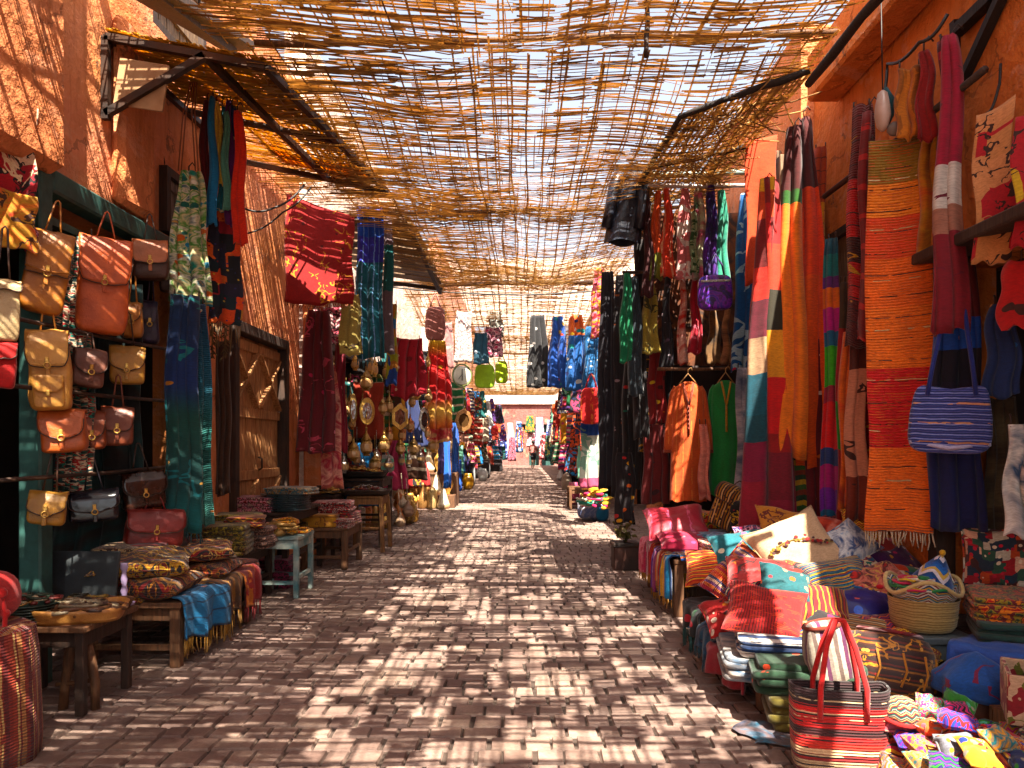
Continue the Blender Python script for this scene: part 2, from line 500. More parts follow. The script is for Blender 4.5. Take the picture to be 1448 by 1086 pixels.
def wall_cells(mb, X, th, side, ys, zs, holes, mi=0):
    """slab wall along the alley; side=+1: face looks towards +x (left wall). holes: (y0,y1,z0,z1)"""
    Y = sorted(set(ys + [h for o in holes for h in o[:2]])); Z = sorted(set(zs + [h for o in holes for h in o[2:]]))
    sol = {}
    for i in range(len(Y) - 1):
        for k in range(len(Z) - 1):
            cy, cz = (Y[i] + Y[i + 1]) / 2, (Z[k] + Z[k + 1]) / 2
            sol[i, k] = not any(o[0] < cy < o[1] and o[2] < cz < o[3] for o in holes)
    xf, xb = X, X - side * th
    for (i, k), s_ in sol.items():
        if not s_: continue
        y0, y1, z0, z1 = Y[i], Y[i + 1], Z[k], Z[k + 1]
        q = lambda a, b, c, d: mb.add([a, b, c, d], [(0, 1, 2, 3)] if side > 0 else [(3, 2, 1, 0)], mi=mi)
        q((xf, y0, z0), (xf, y1, z0), (xf, y1, z1), (xf, y0, z1))
        q((xb, y1, z0), (xb, y0, z0), (xb, y0, z1), (xb, y1, z1))
        if not sol.get((i - 1, k)): q((xb, y0, z0), (xf, y0, z0), (xf, y0, z1), (xb, y0, z1))
        if not sol.get((i + 1, k)): q((xf, y1, z0), (xb, y1, z0), (xb, y1, z1), (xf, y1, z1))
        if not sol.get((i, k - 1)): q((xb, y0, z0), (xb, y1, z0), (xf, y1, z0), (xf, y0, z0))
        if not sol.get((i, k + 1)): q((xf, y0, z1), (xf, y1, z1), (xb, y1, z1), (xb, y0, z1))

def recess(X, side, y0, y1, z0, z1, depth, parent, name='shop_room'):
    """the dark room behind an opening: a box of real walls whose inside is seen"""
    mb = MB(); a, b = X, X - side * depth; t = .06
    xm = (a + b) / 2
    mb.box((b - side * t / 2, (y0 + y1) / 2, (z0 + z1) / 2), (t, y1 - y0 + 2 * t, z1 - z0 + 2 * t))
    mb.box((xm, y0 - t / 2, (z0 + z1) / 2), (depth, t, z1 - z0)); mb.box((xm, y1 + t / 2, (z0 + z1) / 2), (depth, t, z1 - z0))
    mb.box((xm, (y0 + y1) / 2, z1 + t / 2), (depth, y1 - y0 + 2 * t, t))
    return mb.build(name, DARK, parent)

# ------------------------------------------------------------------ left front building
LX = -3.05
lb = thing('plastered_building', 'peeling ochre plaster building with the bag shop, on the near left', 'building', (0, 0, 0))
mb = MB(); wall_cells(mb, LX, .3, 1, [-3.0, 10.2], [0.0, 6.4], [(3.1, 6.75, 0, 3.12), (7.75, 9.55, 0.0, 2.82), (6.15, 7.2, 5.0, 6.1)])
mb.build('wall', P_OCHRE, lb)
mb = MB(); mb.box((LX + .09, 4.15, 4.78), (.18, 1.05, 3.2), bev=.05); mb.box((LX + .05, 5.75, 4.0), (.1, .5, 1.4), bev=.04)
mb.box((LX + .06, 7.0, 1.6), (.12, .42, 3.1), bev=.03)
mb.build('pilaster', P_SALMON, lb, jit=.03)
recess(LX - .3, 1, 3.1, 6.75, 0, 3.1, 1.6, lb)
mb = MB(); mb.bar(at(196, -22, 5.5), at(338, 66, 7.0), .32, .07, bev=.008); mb.bar(at(216, -12, 5.6), at(330, 74, 6.9), .07, .07); mb.build('eave', W_DARK, lb)
mb = MB()
mb.box((LX + .03, 4.62, 1.6), (.14, .13, 3.2), bev=.012); mb.box((LX + .02, 5.75, 3.17), (.16, 2.13, .15), bev=.015)
mb.box((LX + .02, 5.72, 2.93), (.06, 2.06, .05)); mb.box((LX - .02, 6.68, 1.55), (.12, .1, 3.08))
mb.build('shop_frame', TEAL, lb)
def shutter(name, X, side, y0, y1, z0, z1, m, parent, n=5, leaves=2):
    fr = MB(); w = .07; x = X - side * .05
    fr.box((x, y0 + w / 2, (z0 + z1) / 2), (.1, w, z1 - z0)); fr.box((x, y1 - w / 2, (z0 + z1) / 2), (.1, w, z1 - z0))
    fr.box((x, (y0 + y1) / 2, z0 + w / 2), (.1, y1 - y0 - 2 * w, w)); fr.box((x, (y0 + y1) / 2, z1 - w / 2), (.1, y1 - y0 - 2 * w, w))
    o = fr.build(name, W_DARK, parent)
    p = MB(); a, b = y0 + w, y1 - w
    for i in range(n):
        d = (b - a) / n
        p.box((x - side * .012 + .006 * ((i * 7) % 3 - 1), a + (i + .5) * d, (z0 + z1) / 2), (.03, d - .008, z1 - z0 - 2 * w))
    for zz in (z0 + .25 * (z1 - z0), z0 + .75 * (z1 - z0)):
        p.box((x + side * .02, (a + b) / 2, zz), (.024, b - a, .07))
    p.build('shutter', m, o)
    return o
shutter('window', LX, 1, 6.15, 7.2, 5.0, 6.1, W_OLD, lb, 7)
shutter('window', LX + .07, 1, 6.25, 6.72, 3.3, 3.85, W_GREY, lb, 4)
# plank door with crossed braces
dr = MB(); y0, y1, z1 = 7.75, 9.55, 2.82
for yy in (y0 + .06, y1 - .06): dr.box((LX - .03, yy, z1 / 2), (.2, .12, z1), bev=.01)
dr.box((LX - .03, (y0 + y1) / 2, z1 - .06), (.2, y1 - y0 - .24, .12), bev=.01)
door = dr.build('door', W_DARK, lb)
W_DOOR = wood('b87a44', 'dca468')
for k in range(2):
    a = y0 + .12 + k * (y1 - y0 - .24) / 2; b = a + (y1 - y0 - .24) / 2 - .01
    p = MB(); n = 5
    for i in range(n):
        d = (b - a) / n
        p.box((LX - .06 + .004 * (i % 2), a + (i + .5) * d, 1.35), (.035, d - .006, 2.68))
    for zz in (.25, 1.15, 1.85, 2.6): p.box((LX - .025, (a + b) / 2, zz), (.035, b - a, .11), bev=.006)
    p.bar((LX - .022, a + .05, 1.92), (LX - .022, b - .05, 2.54), .09, .03); p.bar((LX - .019, b - .05, 1.92), (LX - .019, a + .05, 2.54), .09, .03)
    p.bar((LX - .022, a + .05, .3), (LX - .022, b - .05, 1.1), .09, .03)
    p.build('door_leaf', W_DOOR, door)
p = MB(); p.tube([(LX + .0, 8.62, 1.35), (LX + .04, 8.62, 1.33), (LX + .04, 8.62, 1.22), (LX, 8.62, 1.2)], .012); p.build('handle', IRON, door)
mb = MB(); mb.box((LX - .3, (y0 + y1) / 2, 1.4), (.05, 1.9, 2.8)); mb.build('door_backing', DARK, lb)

# ------------------------------------------------------------------ left further building, with open shops
L2 = -2.95
l2 = thing('plastered_building', 'pale pink plaster building behind the brass lanterns on the left', 'building')
mb = MB(); wall_cells(mb, L2, .3, 1, [10.2, 22.0], [0.0, 7.2], [(10.9, 13.6, 0, 2.9), (14.2, 17.2, 0, 2.9), (18.0, 21.4, 0, 2.9), (15.4, 16.2, 4.6, 5.9)])
mb.build('wall', P_PALE, l2)
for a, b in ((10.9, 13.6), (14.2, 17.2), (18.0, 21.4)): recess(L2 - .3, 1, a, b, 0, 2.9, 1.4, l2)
mb = MB(); mb.box((L2 + .1, 10.28, 1.9), (.2, .5, 3.8), bev=.03); mb.build('pilaster', P_SALMON, l2, jit=.02)
shutter('window', L2, 1, 15.4, 16.2, 4.6, 5.9, W_GREY, l2, 4)
for a, b in ((10.9, 13.6), (14.2, 17.2), (18.0, 21.4)):
    p = MB(); p.box((L2 + .04, (a + b) / 2, 2.97), (.16, b - a + .2, .14), bev=.01); p.build('lintel', W_DARK, l2)
L3 = -2.45
l3 = thing('plastered_building', 'rose plaster building lining the far left of the alley', 'building')
holes = [(22.6 + 4.4 * i, 25.8 + 4.4 * i, 0, 2.8) for i in range(6)] + [(23.4 + 4.4 * i, 24.4 + 4.4 * i, 4.4, 5.8) for i in range(6)]
mb = MB(); wall_cells(mb, L3, .3, 1, [22.0, 49.5], [0.0, 7.6], holes); mb.build('wall', P_PINK, l3)
for h in holes[:6]: recess(L3 - .3, 1, h[0], h[1], 0, 2.8, 1.2, l3)
for h in holes[6:]: shutter('window', L3, 1, *h, W_GREY, l3, 4)

# ------------------------------------------------------------------ right front building
RX = 2.72
rb = thing('plastered_building', 'burnt orange plaster building behind the hanging rugs on the near right', 'building')
mb = MB(); wall_cells(mb, RX, .3, -1, [-3.0, 6.9], [0.0, 5.0], [(2.3, 4.72, 0, 2.62), (5.6, 6.55, 1.5, 3.35)])
mb.build('wall', P_ORANGE, rb)
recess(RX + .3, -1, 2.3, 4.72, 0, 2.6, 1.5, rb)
mb = MB(); mb.box((RX - .14, 4.75, 4.62), (.28, 3.2, .4), bev=.02); mb.build('cornice', P_ORANGE, rb, jit=.015)
shutter('window', RX, -1, 5.6, 6.55, 1.5, 3.35, W_OLD, rb, 5)
p = MB(); p.box((RX - .1, 3.7, 2.66), (.32, 2.3, .07), bev=.01); p.box((RX - .03, 4.75, 1.3), (.12, .1, 2.6)); p.build('shop_frame', W_DARK, rb)
# right further building
R2 = 2.6
r2 = thing('plastered_building', 'brown plaster building behind the scarf racks on the right', 'building')
mb = MB(); wall_cells(mb, R2, .3, -1, [6.9, 22.0], [0.0, 5.4], [(7.5, 10.4, 0, 3.2), (11.2, 14.4, 0, 3.0), (15.4, 18.6, 0, 3.0), (19.0, 21.6, 0, 3.0)])
mb.build('wall', P_SALMON, r2)
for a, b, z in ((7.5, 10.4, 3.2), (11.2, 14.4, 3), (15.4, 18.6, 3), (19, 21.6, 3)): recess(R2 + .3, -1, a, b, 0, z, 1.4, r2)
p = MB(); p.box((R2 - .12, 6.72, 1.95), (.2, .22, 3.9), bev=.02); p.build('post', W_BLACK, r2)
p = MB()
for i in range(4): p.box((R2 - .1 - .02 * (i % 2), 6.95 + .16 * i, 2.9), (.05, .14, 2.5 + .2 * (i % 3)), bev=.008)
p.build('shutter', W_OLD, r2)
R3 = 2.5
r3 = thing('plastered_building', 'tall rose building lining the far right of the alley', 'building')
holes = [(22.6 + 4.4 * i, 25.8 + 4.4 * i, 0, 2.8) for i in range(6)]
mb = MB(); wall_cells(mb, R3, .3, -1, [22.0, 49.5], [0.0, 6.2], holes); mb.build('wall', P_PINK, r3)
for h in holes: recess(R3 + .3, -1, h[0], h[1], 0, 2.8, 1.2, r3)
# end building: red ground floor, pale wall above
eb = thing('plastered_building', 'pale building with a red ground floor closing the end of the alley', 'building', (0, 52, 0))
def xwall(mb, y, xs, zs, holes, th=.4, mi=0):
    X = sorted(set(xs + [h for o in holes for h in o[:2]])); Z = sorted(set(zs + [h for o in holes for h in o[2:]]))
    sol = {(i, k): not any(o[0] < (X[i] + X[i + 1]) / 2 < o[1] and o[2] < (Z[k] + Z[k + 1]) / 2 < o[3] for o in holes) for i in range(len(X) - 1) for k in range(len(Z) - 1)}
    for (i, k), s_ in sol.items():
        if not s_: continue
        a, b, c, d = X[i], X[i + 1], Z[k], Z[k + 1]
        q = lambda *p: mb.add(p, [(0, 1, 2, 3)], mi=mi)
        q((a, y, c), (b, y, c), (b, y, d), (a, y, d)); q((b, y + th, c), (a, y + th, c), (a, y + th, d), (b, y + th, d))
        if not sol.get((i - 1, k)): q((a, y + th, c), (a, y, c), (a, y, d), (a, y + th, d))
        if not sol.get((i + 1, k)): q((b, y, c), (b, y + th, c), (b, y + th, d), (b, y, d))
        if not sol.get((i, k - 1)): q((a, y + th, c), (b, y + th, c), (b, y, c), (a, y, c))
        if not sol.get((i, k + 1)): q((a, y, d), (b, y, d), (b, y + th, d), (a, y + th, d))
mb = MB(); xwall(mb, 0, [-9.0, 9.0], [4.3, 14.5], [(-3.4, -2.4, 8, 9.8), (2.6, 3.6, 8, 9.8)]); mb.build('upper_wall', P_PALE, eb)
mb = MB(); xwall(mb, .04, [-9.0, 9.0], [0.0, 4.3], [(.55, 1.25, 0, 2.9), (1.45, 2.3, 0, 2.9), (.0, .3, 2.5, 2.9)]); mb.build('ground_wall', plaster('8a5148', '96605a', '723e38', 31.0), eb)
mb = MB(); mb.box((0, -.06, 4.36), (18, .2, .16), bev=.02); mb.build('cornice', P_PALE, eb)
mb = MB(); mb.box((.9, .7, 1.45), (.8, .08, 2.9)); mb.box((1.87, .7, 1.45), (.95, .08, 2.9)); mb.box((.15, .7, 2.7), (.4, .08, .5)); mb.build('door', TEAL, eb)
# ------------------------------------------------------------------ reed mats overhead
def mat_reed(c1, c2, c3, tr=.35):
    N = NT('reed'); g = N.n('ShaderNodeNewGeometry'); tc = N.n('ShaderNodeTexCoord').outputs['Object']
    col = N.ramp(g.outputs['Random Per Island'], [(0, lin(c1)), (.5, lin(c2)), (1, lin(c3))])
    col = N.mix(.6, col, N.ramp(N.noise(tc, 5, 4), [(.3, (.35, .3, .25, 1)), (.7, (1, 1, 1, 1))]), 'MULTIPLY')
    N.put(N.b.inputs['Base Color'], col); N.b.inputs['Roughness'].default_value = .8
    t = N.n('ShaderNodeBsdfTranslucent'); N.put(t.inputs[0], col)
    mx = N.n('ShaderNodeMixShader'); mx.inputs[0].default_value = tr
    N.t.links.new(N.b.outputs[0], mx.inputs[1]); N.t.links.new(t.outputs[0], mx.inputs[2]); N.t.links.new(mx.outputs[0], N.out.inputs['Surface'])
    return N.mat
REED = mat_reed('b98f50', 'd6b070', '966c3a', .44)
REED_Y = mat_reed('c9962e', 'e0b040', 'a87a28', .6)

def ribbon(mb, pts, w, up, th=.004):
    """flat reed: a thin four-sided strip along pts"""
    n = len(pts); vs = []
    for i, p in enumerate(pts):
        d = (pts[min(i + 1, n - 1)] - pts[max(0, i - 1)]).normalized()
        s = d.cross(up).normalized() * (w / 2); t = up * (th / 2)
        vs += [p - s, p + t, p + s, p - t]
    fs = []
    for i in range(n - 1):
        for k in range(4):
            l = (k + 1) % 4; fs.append((i * 4 + k, i * 4 + l, i * 4 + 4 + l, i * 4 + 4 + k))
    mb.add(vs, fs)

def reed_mat(label, x0, x1, y0, y1, zf, dens, seed, m, cs=.185, ls=.14, group='reed mats roofing the alley', fine=1.0, edge=.25):
    """woven mat. zf(x,y): height; dens(x,y) 0..1: how closely packed"""
    rnd = random.Random(seed); root = thing('reed_mat', label, 'reed mat', ((x0 + x1) / 2, (y0 + y1) / 2, zf((x0 + x1) / 2, (y0 + y1) / 2)), group=group)
    O = root.location.copy(); up = Vector((0, 0, 1)); mb = MB()
    SD = Vector((-.165, .50, -.86)) * (.2 if fine >= 1 else .08)
    def piece(ax, t, a, b, w, z, deep=0.0):
        step = .16; n = max(2, int((b - a) / step)); ph = rnd.uniform(0, 9); run = []
        for i in range(n + 1):
            s_ = a + (b - a) * i / n; o = (.009 if ax == 0 else .05) * noise.noise(Vector((s_ * (1.3 if ax == 0 else .55), ph, t)))
            x, y = (s_, t + o) if ax == 0 else (t + o, s_)
            p = Vector((x, y, zf(x, y) + z + .008 * math.sin(s_ * 40 + ph))) - O
            # a reed breaks off where the mat is worn thin
            p += SD * deep
            keep = rnd.random() < .985
            if keep: run.append(p)
            else:
                if len(run) > 1: ribbon(mb, run, w, up)
                run = []
        if len(run) > 1: ribbon(mb, run, w, up)
    # the weave is a grid of cells; a closed cell is filled by reeds, an open one lets the sun through
    nx, ny = max(2, int((x1 - x0) / ls)), max(2, int((y1 - y0) / cs)); dx, dy = (x1 - x0) / nx, (y1 - y0) / ny
    shut = [[False] * nx for _ in range(ny)]
    XS = [x0 + (i + rnd.uniform(-.16, .16)) * dx for i in range(nx + 1)]; YS = [y0 + (j + rnd.uniform(-.16, .16)) * dy for j in range(ny + 1)]
    for j in range(ny):
        for i in range(nx):
            x, y = x0 + (i + .5) * dx, y0 + (j + .5) * dy
            r_ = .5 + .24 * noise.noise(Vector((x * 1.7, y * 1.1, seed))) + .2 * noise.noise(Vector((x * 8.5, y * 6.5, seed + 5))) + rnd.uniform(-.42, .42)
            shut[j][i] = r_ < dens(x, y)
    pit = .017 if fine >= 1 else .03
    for j in range(ny):
        i = 0; hh = YS[j + 1] - YS[j]
        while i < nx:
            op = not shut[j][i]; k = i
            while k < nx and shut[j][k] and not op and (k - i < 3 or rnd.random() < .45): k += 1
            if k == i: k = i + 1
            dl = dens((XS[i] + XS[k]) / 2, YS[j])
            if op:                                  # open cell: only thin stems cross it
                for q in range(rnd.choice((1, 2, 3)) if fine >= 1 else 0):
                    piece(0, YS[j] + rnd.uniform(.0, 1.0) * hh, XS[i] - rnd.uniform(0, .05), XS[i + 1] + rnd.uniform(0, .05), rnd.uniform(.004, .008), rnd.uniform(-.02, .02), rnd.uniform(-1, 1))
                i += 1; continue
            n = max(2, round(hh / pit))
            for q in range(n):
                if rnd.random() < .10 and dl < 1: continue
                piece(0, YS[j] + (q + .5) / n * hh + rnd.uniform(-.004, .004), XS[i] - rnd.uniform(0, .07), XS[k] + rnd.uniform(0, .07), hh / n * rnd.uniform(.9, 1.7), rnd.uniform(-.01, .01), rnd.uniform(-1, 1))
            i = k
    for j in range(ny):                             # the binding reeds that run right across, in bundles
        for q in range(rnd.choice((2, 2, 3))):
            piece(0, YS[j] + q * .016 + rnd.uniform(-.006, .006), x0 + rnd.uniform(-edge, edge) * .6, x1 + rnd.uniform(-edge, edge) * .6, rnd.uniform(.012, .02), rnd.uniform(-.012, .0), rnd.uniform(-.6, .6))
    for i in range(nx + 1):                         # and those along the alley
        for q in range(rnd.choice((1, 2, 2))):
            piece(1, XS[i] + q * .015 + rnd.uniform(-.008, .008), y0 + rnd.uniform(-edge, edge) * .5, y1 + rnd.uniform(-edge, edge) * .5, rnd.uniform(.01, .018), .014 + rnd.uniform(-.006, .006), rnd.uniform(-.5, .5))
    for _ in range(int((x1 - x0) * (y1 - y0) * 10 * fine)):
        x, y = rnd.uniform(x0, x1), rnd.uniform(y0, y1); L = rnd.uniform(.25, .9); t = rnd.random()
        if t < .5: piece(0, y, max(x0, x - L / 2), min(x1, x + L / 2), rnd.uniform(.004, .011), -.018)
        else: piece(1, x, max(y0, y - L / 2), min(y1, y + L / 2), rnd.uniform(.004, .012), .024)
    for _ in range(int((x1 - x0) * (y1 - y0) * 14 * fine)):   # fine stems worked into the mat
        x, y = rnd.uniform(x0, x1), rnd.uniform(y0, y1); L = rnd.uniform(.35, 1.0)
        if rnd.random() < .7: piece(0, y, max(x0, x - L / 2), min(x1, x + L / 2), rnd.uniform(.004, .008), rnd.uniform(-.03, .0))
        else: piece(1, x, max(y0, y - L / 2), min(y1, y + L / 2), rnd.uniform(.004, .008), rnd.uniform(-.03, .03))
    for _ in range(int((x1 - x0) * (y1 - y0) * 2.2)):   # broken stems hanging out of the weave
        x, y = rnd.uniform(x0, x1), rnd.uniform(y0, y1); p = Vector((x, y, zf(x, y))) - O
        q = p + Vector((rnd.uniform(-.2, .2), rnd.uniform(-.2, .2), -rnd.uniform(.03, .14)))
        mb.tube([p, (p + q) / 2 + Vector((0, 0, .02)), q], .004, 4, smooth=False)
    mb.build('reeds', m, root)
    return root

def sm(a, b, x):
    t = max(0.0, min(1.0, (x - a) / (b - a))); return t * t * (3 - 2 * t)
def nz(x, y, s, k=0): return noise.noise(Vector((x * s, y * s, k)))
def canopy_dens(x, y):
    d = .42 + .92 * (1 - sm(-.72, -.3, x)) + .10 * nz(x, y, .55, 4) + .14 * max(0, nz(x * .25, y, 1.0, 8))
    return d
def zA(x, y): return 4.42 - .10 * math.cos((x - .1) / 2.1 * 1.5) + .10 * nz(x, y, .9) + .02 * y - .16 * math.sin(max(0, min(1, (y + 1) / 6.6)) * PI)
def zB(x, y): return 4.47 - .20 * math.cos(x / 2.2 * 1.5) * math.sin(max(0, min(1, (y - 5.2) / 4.0)) * PI) - .12 + .11 * nz(x, y, 1.0, 2)
def zC(x, y): return 4.38 + .045 * (y - 9) - .26 * math.sin(max(0, min(1, (y - 8.8) / 5.4)) * PI) * math.cos(x / 2 * 1.5) + .11 * nz(x, y, 1.0, 5)
reed_mat('nearest woven reed mat overhead, at the top of the photo', -2.15, 2.15, -4.5, 5.5, zA, canopy_dens, 11, REED)
reed_mat('added reed mat strip above view, shading the shawl and dappling the wall', -3.04, -1.95, 3.9, 5.38, lambda x, y: 4.95, lambda x, y:   .3 if x < -2.6 else 1.1, 17, REED)  # added out of view: shades the shawl, lets speckled sun onto the wall
reed_mat('short reed mat added to shade the red cloth behind the left awning', -3.0, -1.9, 8.05, 9.75, lambda x, y: 4.72, lambda x, y: .86, 18, REED)  # added to keep direct sun off the red cloth
reed_mat('sagging middle reed mat between the left awning and the scarf rack', -1.95, 2.2, 5.35, 9.3, zB, canopy_dens, 12, REED)
reed_mat('far end reed mat whose ragged edge hangs before the bright gap', -1.9, 1.75, 8.9, 14.3, zC, canopy_dens, 13, REED)
reed_mat('narrow reed mat added above view to shade the left shop bags', -3.0, -2.0, -1.6, 4.25, lambda x, y: 4.55, lambda x, y: .2 if x < -2.62 else .95, 14, REED)  # unseen mat added over the roof slit to keep sun off the bags
def zD(x, y): return 5.0 - .06 * (y - 16) - .2 * math.sin(max(0, min(1, (y - 16) / 7)) * PI) + .05 * nz(x, y, .7, 7)
reed_mat('bleached distant reed mat beyond the sunlit gap', -2.6, 2.4, 15.9, 24.5, zD, lambda x, y: .74 + .3 * nz(x, y, .8, 1), 15, REED, cs=.12, ls=.16, fine=.4)
def zE(x, y): return 4.55 - .45 * math.sin((y - 25) / 20 * PI)
reed_mat('farthest small reed mat near the end of the alley', -2.3, 1.9, 25.0, 45.0, zE, lambda x, y: .7 + .3 * nz(x, y, .6, 1), 16, REED, cs=.2, ls=.25, fine=.15)
def pole(label, a, b, r, m=W_MID, name='roof_pole'):
    rnd = random.Random(len(LABELS)); a, b = Vector(a), Vector(b); pts = []; n = 10
    for i in range(n + 1):
        pts.append(a.lerp(b, i / n) - a + Vector((rnd.uniform(-1, 1), rnd.uniform(-1, 1), rnd.uniform(-1, 1))) * r * .35)
    mb = MB(); mb.tube(pts, [r * rnd.uniform(.85, 1.1) for _ in pts], 8)
    return tag(mb.build(name, m, loc=a), label, 'pole', 'poles carrying the reed roof')
pole('thin pole across the alley where the nearest mat ends', (-1.95, 5.42, 4.42), (2.3, 5.42, 4.5), .024)
pole('pole across the middle of the reed roof', (-1.9, 9.05, 4.3), (2.45, 9.05, 4.4), .026)
pole('pole under the ragged far edge of the first roof', (-2.5, 14.25, 4.55), (2.4, 14.25, 4.62), .035, W_DARK)
pole('bleached pole at the start of the distant roof', (-2.9, 15.9, 4.97), (2.5, 15.9, 4.93), .028, W_MID)
pole('dark beam along the right edge of the reed roof', (2.12, 1.0, 4.06), (2.1, 5.45, 4.14), .034, W_BLACK, 'roof_beam')
pole('short upright stick hanging from the near reed mat', (.85, 5.0, 4.75), (.85, 5.02, 4.12), .018, W_DARK, 'hanging_stick')
pole('pole under the nearest mat, close to the photo top', (-2.4, 3.0, 4.36), (2.4, 3.0, 4.42), .03)
pole('pole carrying the farthest reed mat', (-2.4, 25.1, 4.55), (2.4, 25.1, 4.57), .03, W_MID)

# ------------------------------------------------------------------ awnings
def reed_sheet(mb, a, b, c, d, n, rnd, w=.022, th=.006):
    """reeds laid from edge a-b to edge d-c"""
    a, b, c, d = map(Vector, (a, b, c, d)); up = (b - a).cross(d - a).normalized()
    if up.z < 0: up = -up
    for i in range(n):
        t = (i + rnd.uniform(-.4, .4)) / n
        p, q = a.lerp(b, t), d.lerp(c, t)
        pts = [p.lerp(q, k / 8 * rnd.uniform(.97, 1.03)) + up * rnd.uniform(-.012, .012) for k in range(9)]
        ribbon(mb, pts, w * rnd.uniform(.6, 1.5), up, th)

aw = thing('reed_awning', 'reed awning on a dark iron frame above the bag shop, upper left', 'awning', (LX, 5.4, 4.2))
O = Vector(aw.location); rnd = random.Random(5)
A0, A1 = Vector((LX + .03, 5.4, 4.46)), Vector((-1.86, 5.4, 4.24)); A2 = Vector((LX + .03, 5.4, 3.86))
B0, B1 = Vector((LX + .03, 8.0, 4.55)), Vector((-1.45, 8.0, 4.22))
fr = MB()
for p, q in ((A0, A1), (A0, A2), (A2 + Vector((0, .0, .04)), A0.lerp(A1, .62)), (B0, B1), (A1, B1), (A0.lerp(A1, .62), B0.lerp(B1, .6)), (A0, B0)):
    fr.bar(p - O, q - O, .05, .05)
M0, M1 = A0.lerp(B0, .5), A1.lerp(B1, .5); fr.bar(M0 - O, M1 - O, .045, .045)
fr.build('frame', IRON, aw)
mb = MB(); up = Vector((0, 0, .045))
Hm0, Hm1 = A0.lerp(B0, .45), A1.lerp(B1, .45)
reed_sheet(mb, A0 - O + up, Hm0 - O + up, Hm1 - O + up, A1 - O + up, 85, rnd, .028); reed_sheet(mb, Hm0 - O + up, B0 - O + up, B1 - O + up, Hm1 - O + up, 34, rnd, .026)
reed_sheet(mb, A0 - O + up * 1.5, A1 - O + up * 1.5, Hm1 - O + up * 1.5, Hm0 - O + up * 1.5, 60, rnd, .026); reed_sheet(mb, Hm0.lerp(Hm1, .3) - O + up * 1.5, Hm1 - O + up * 1.5, B1 - O + up * 1.5, B0.lerp(B1, .3) - O + up * 1.5, 26, rnd, .03)
mb.build('reeds', REED_Y, aw)
YS_ = fab(('stripes', 'u', 9, ['d8a010', 'c88a08', 'e0b020', 'd09408']), [('lines', '5a3008', 'v', 2.2, .03)], trans=.65, rough=.5)
mb = MB(); Y0, Y1, Y2, Y3 = A0.lerp(B0, .82) - O, A1.lerp(B1, .82) - O, B1 - O, B0 - O
mb.shell(lambda u, v: (Y0.lerp(Y1, .3 + .7 * u)).lerp(Y3.lerp(Y2, .3 + .7 * u), v) + Vector((0, 0, .09 - .03 * math.sin(u * PI) + .01 * math.sin(u * 17))), 16, 6, .006, 1.2, .5); mb.build('yellow_sheet', YS_, aw)
mb = MB(); mb.box((.28, .02, -.08), (.36, .02, .34), M=Matrix.Rotation(.15, 3, 'Y')); mb.build('board', plain('pale_board', 'a8835c', c2='8a6440'), aw)
aw2 = thing('plank_awning', 'weathered plank awning over the blue shawl, left of the gap', 'awning', (L2, 9.9, 4.25))
O = Vector(aw2.location); mb = MB()
for i in range(8):
    y = .1 + i * .42
    mb.box((.78 + .02 * (i % 3), y, .28 - .012 * i), (1.5, .38, .03), M=Matrix.Rotation(.14, 3, 'Y'))
mb.build('planks', W_OLD, aw2)
fr = MB(); fr.bar((0, 0.0, .28), (1.55, 0, .1), .06); fr.bar((0, 3.3, .2), (1.55, 3.3, .0), .06); fr.bar((1.5, -.05, .07), (1.5, 3.4, -.04), .06); fr.bar((0.05, 0, -.5), (1.1, 0, .12), .045)
fr.build('frame', W_DARK, aw2)
aw3 = thing('brushwood_awning', 'brushwood awning over the scarf rack on the right', 'awning', (R2, 5.6, 4.1))
O = Vector(aw3.location); rnd = random.Random(9); mb = MB()
C0, C1, D0, D1 = Vector((2.12, 5.45, 4.24)), Vector((1.28, 5.95, 4.13)), Vector((2.2, 8.8, 4.46)), Vector((1.25, 8.8, 4.35))
reed_sheet(mb, C0 - O, C1 - O, D1 - O, D0 - O, 26, rnd, .024); reed_sheet(mb, C0 - O, D0 - O, D1 - O, C1 - O, 34, rnd, .024)
for _ in range(90):
    p = C0.lerp(C1, rnd.random()).lerp(D0.lerp(D1, rnd.random()), rnd.random()) - O; q = p + Vector((rnd.uniform(-.5, .5), rnd.uniform(-.4, .4), -rnd.uniform(-.02, .22)))
    mb.tube([p, p.lerp(q, .5) + Vector((0, 0, -.03)), q], .006, 4)
mb.build('brushwood', REED, aw3)
fr = MB()
for p, q in ((C0, C1), (D0, D1), (C1, D1), (C0.lerp(D0, .5), C1.lerp(D1, .5))): fr.tube([p.lerp(q, k_ / 9) - O + Vector((rnd.uniform(-.012, .012), rnd.uniform(-.012, .012), rnd.uniform(-.014, .014))) for k_ in range(10)], [rnd.uniform(.02, .03) for _ in range(10)], 7)
fr.build('frame', W_BLACK, aw3)
br = MB(); bo = at(1356, 120, 4.55); bq = lambda *p: at(*p) - bo
br.bar(bq(1352, 45, 4.55), bq(1440, -40, 4.05), .07, .06); br.bar(bq(1360, 118, 4.55), bq(1428, -30, 4.07), .055, .05); br.bar(bq(1352, 30, 4.62), bq(1358, 135, 4.62), .06, .05)
tag(br.build('awning_bracket', W_BLACK, loc=bo), 'dark wooden awning bracket on the orange wall, upper right', 'bracket')
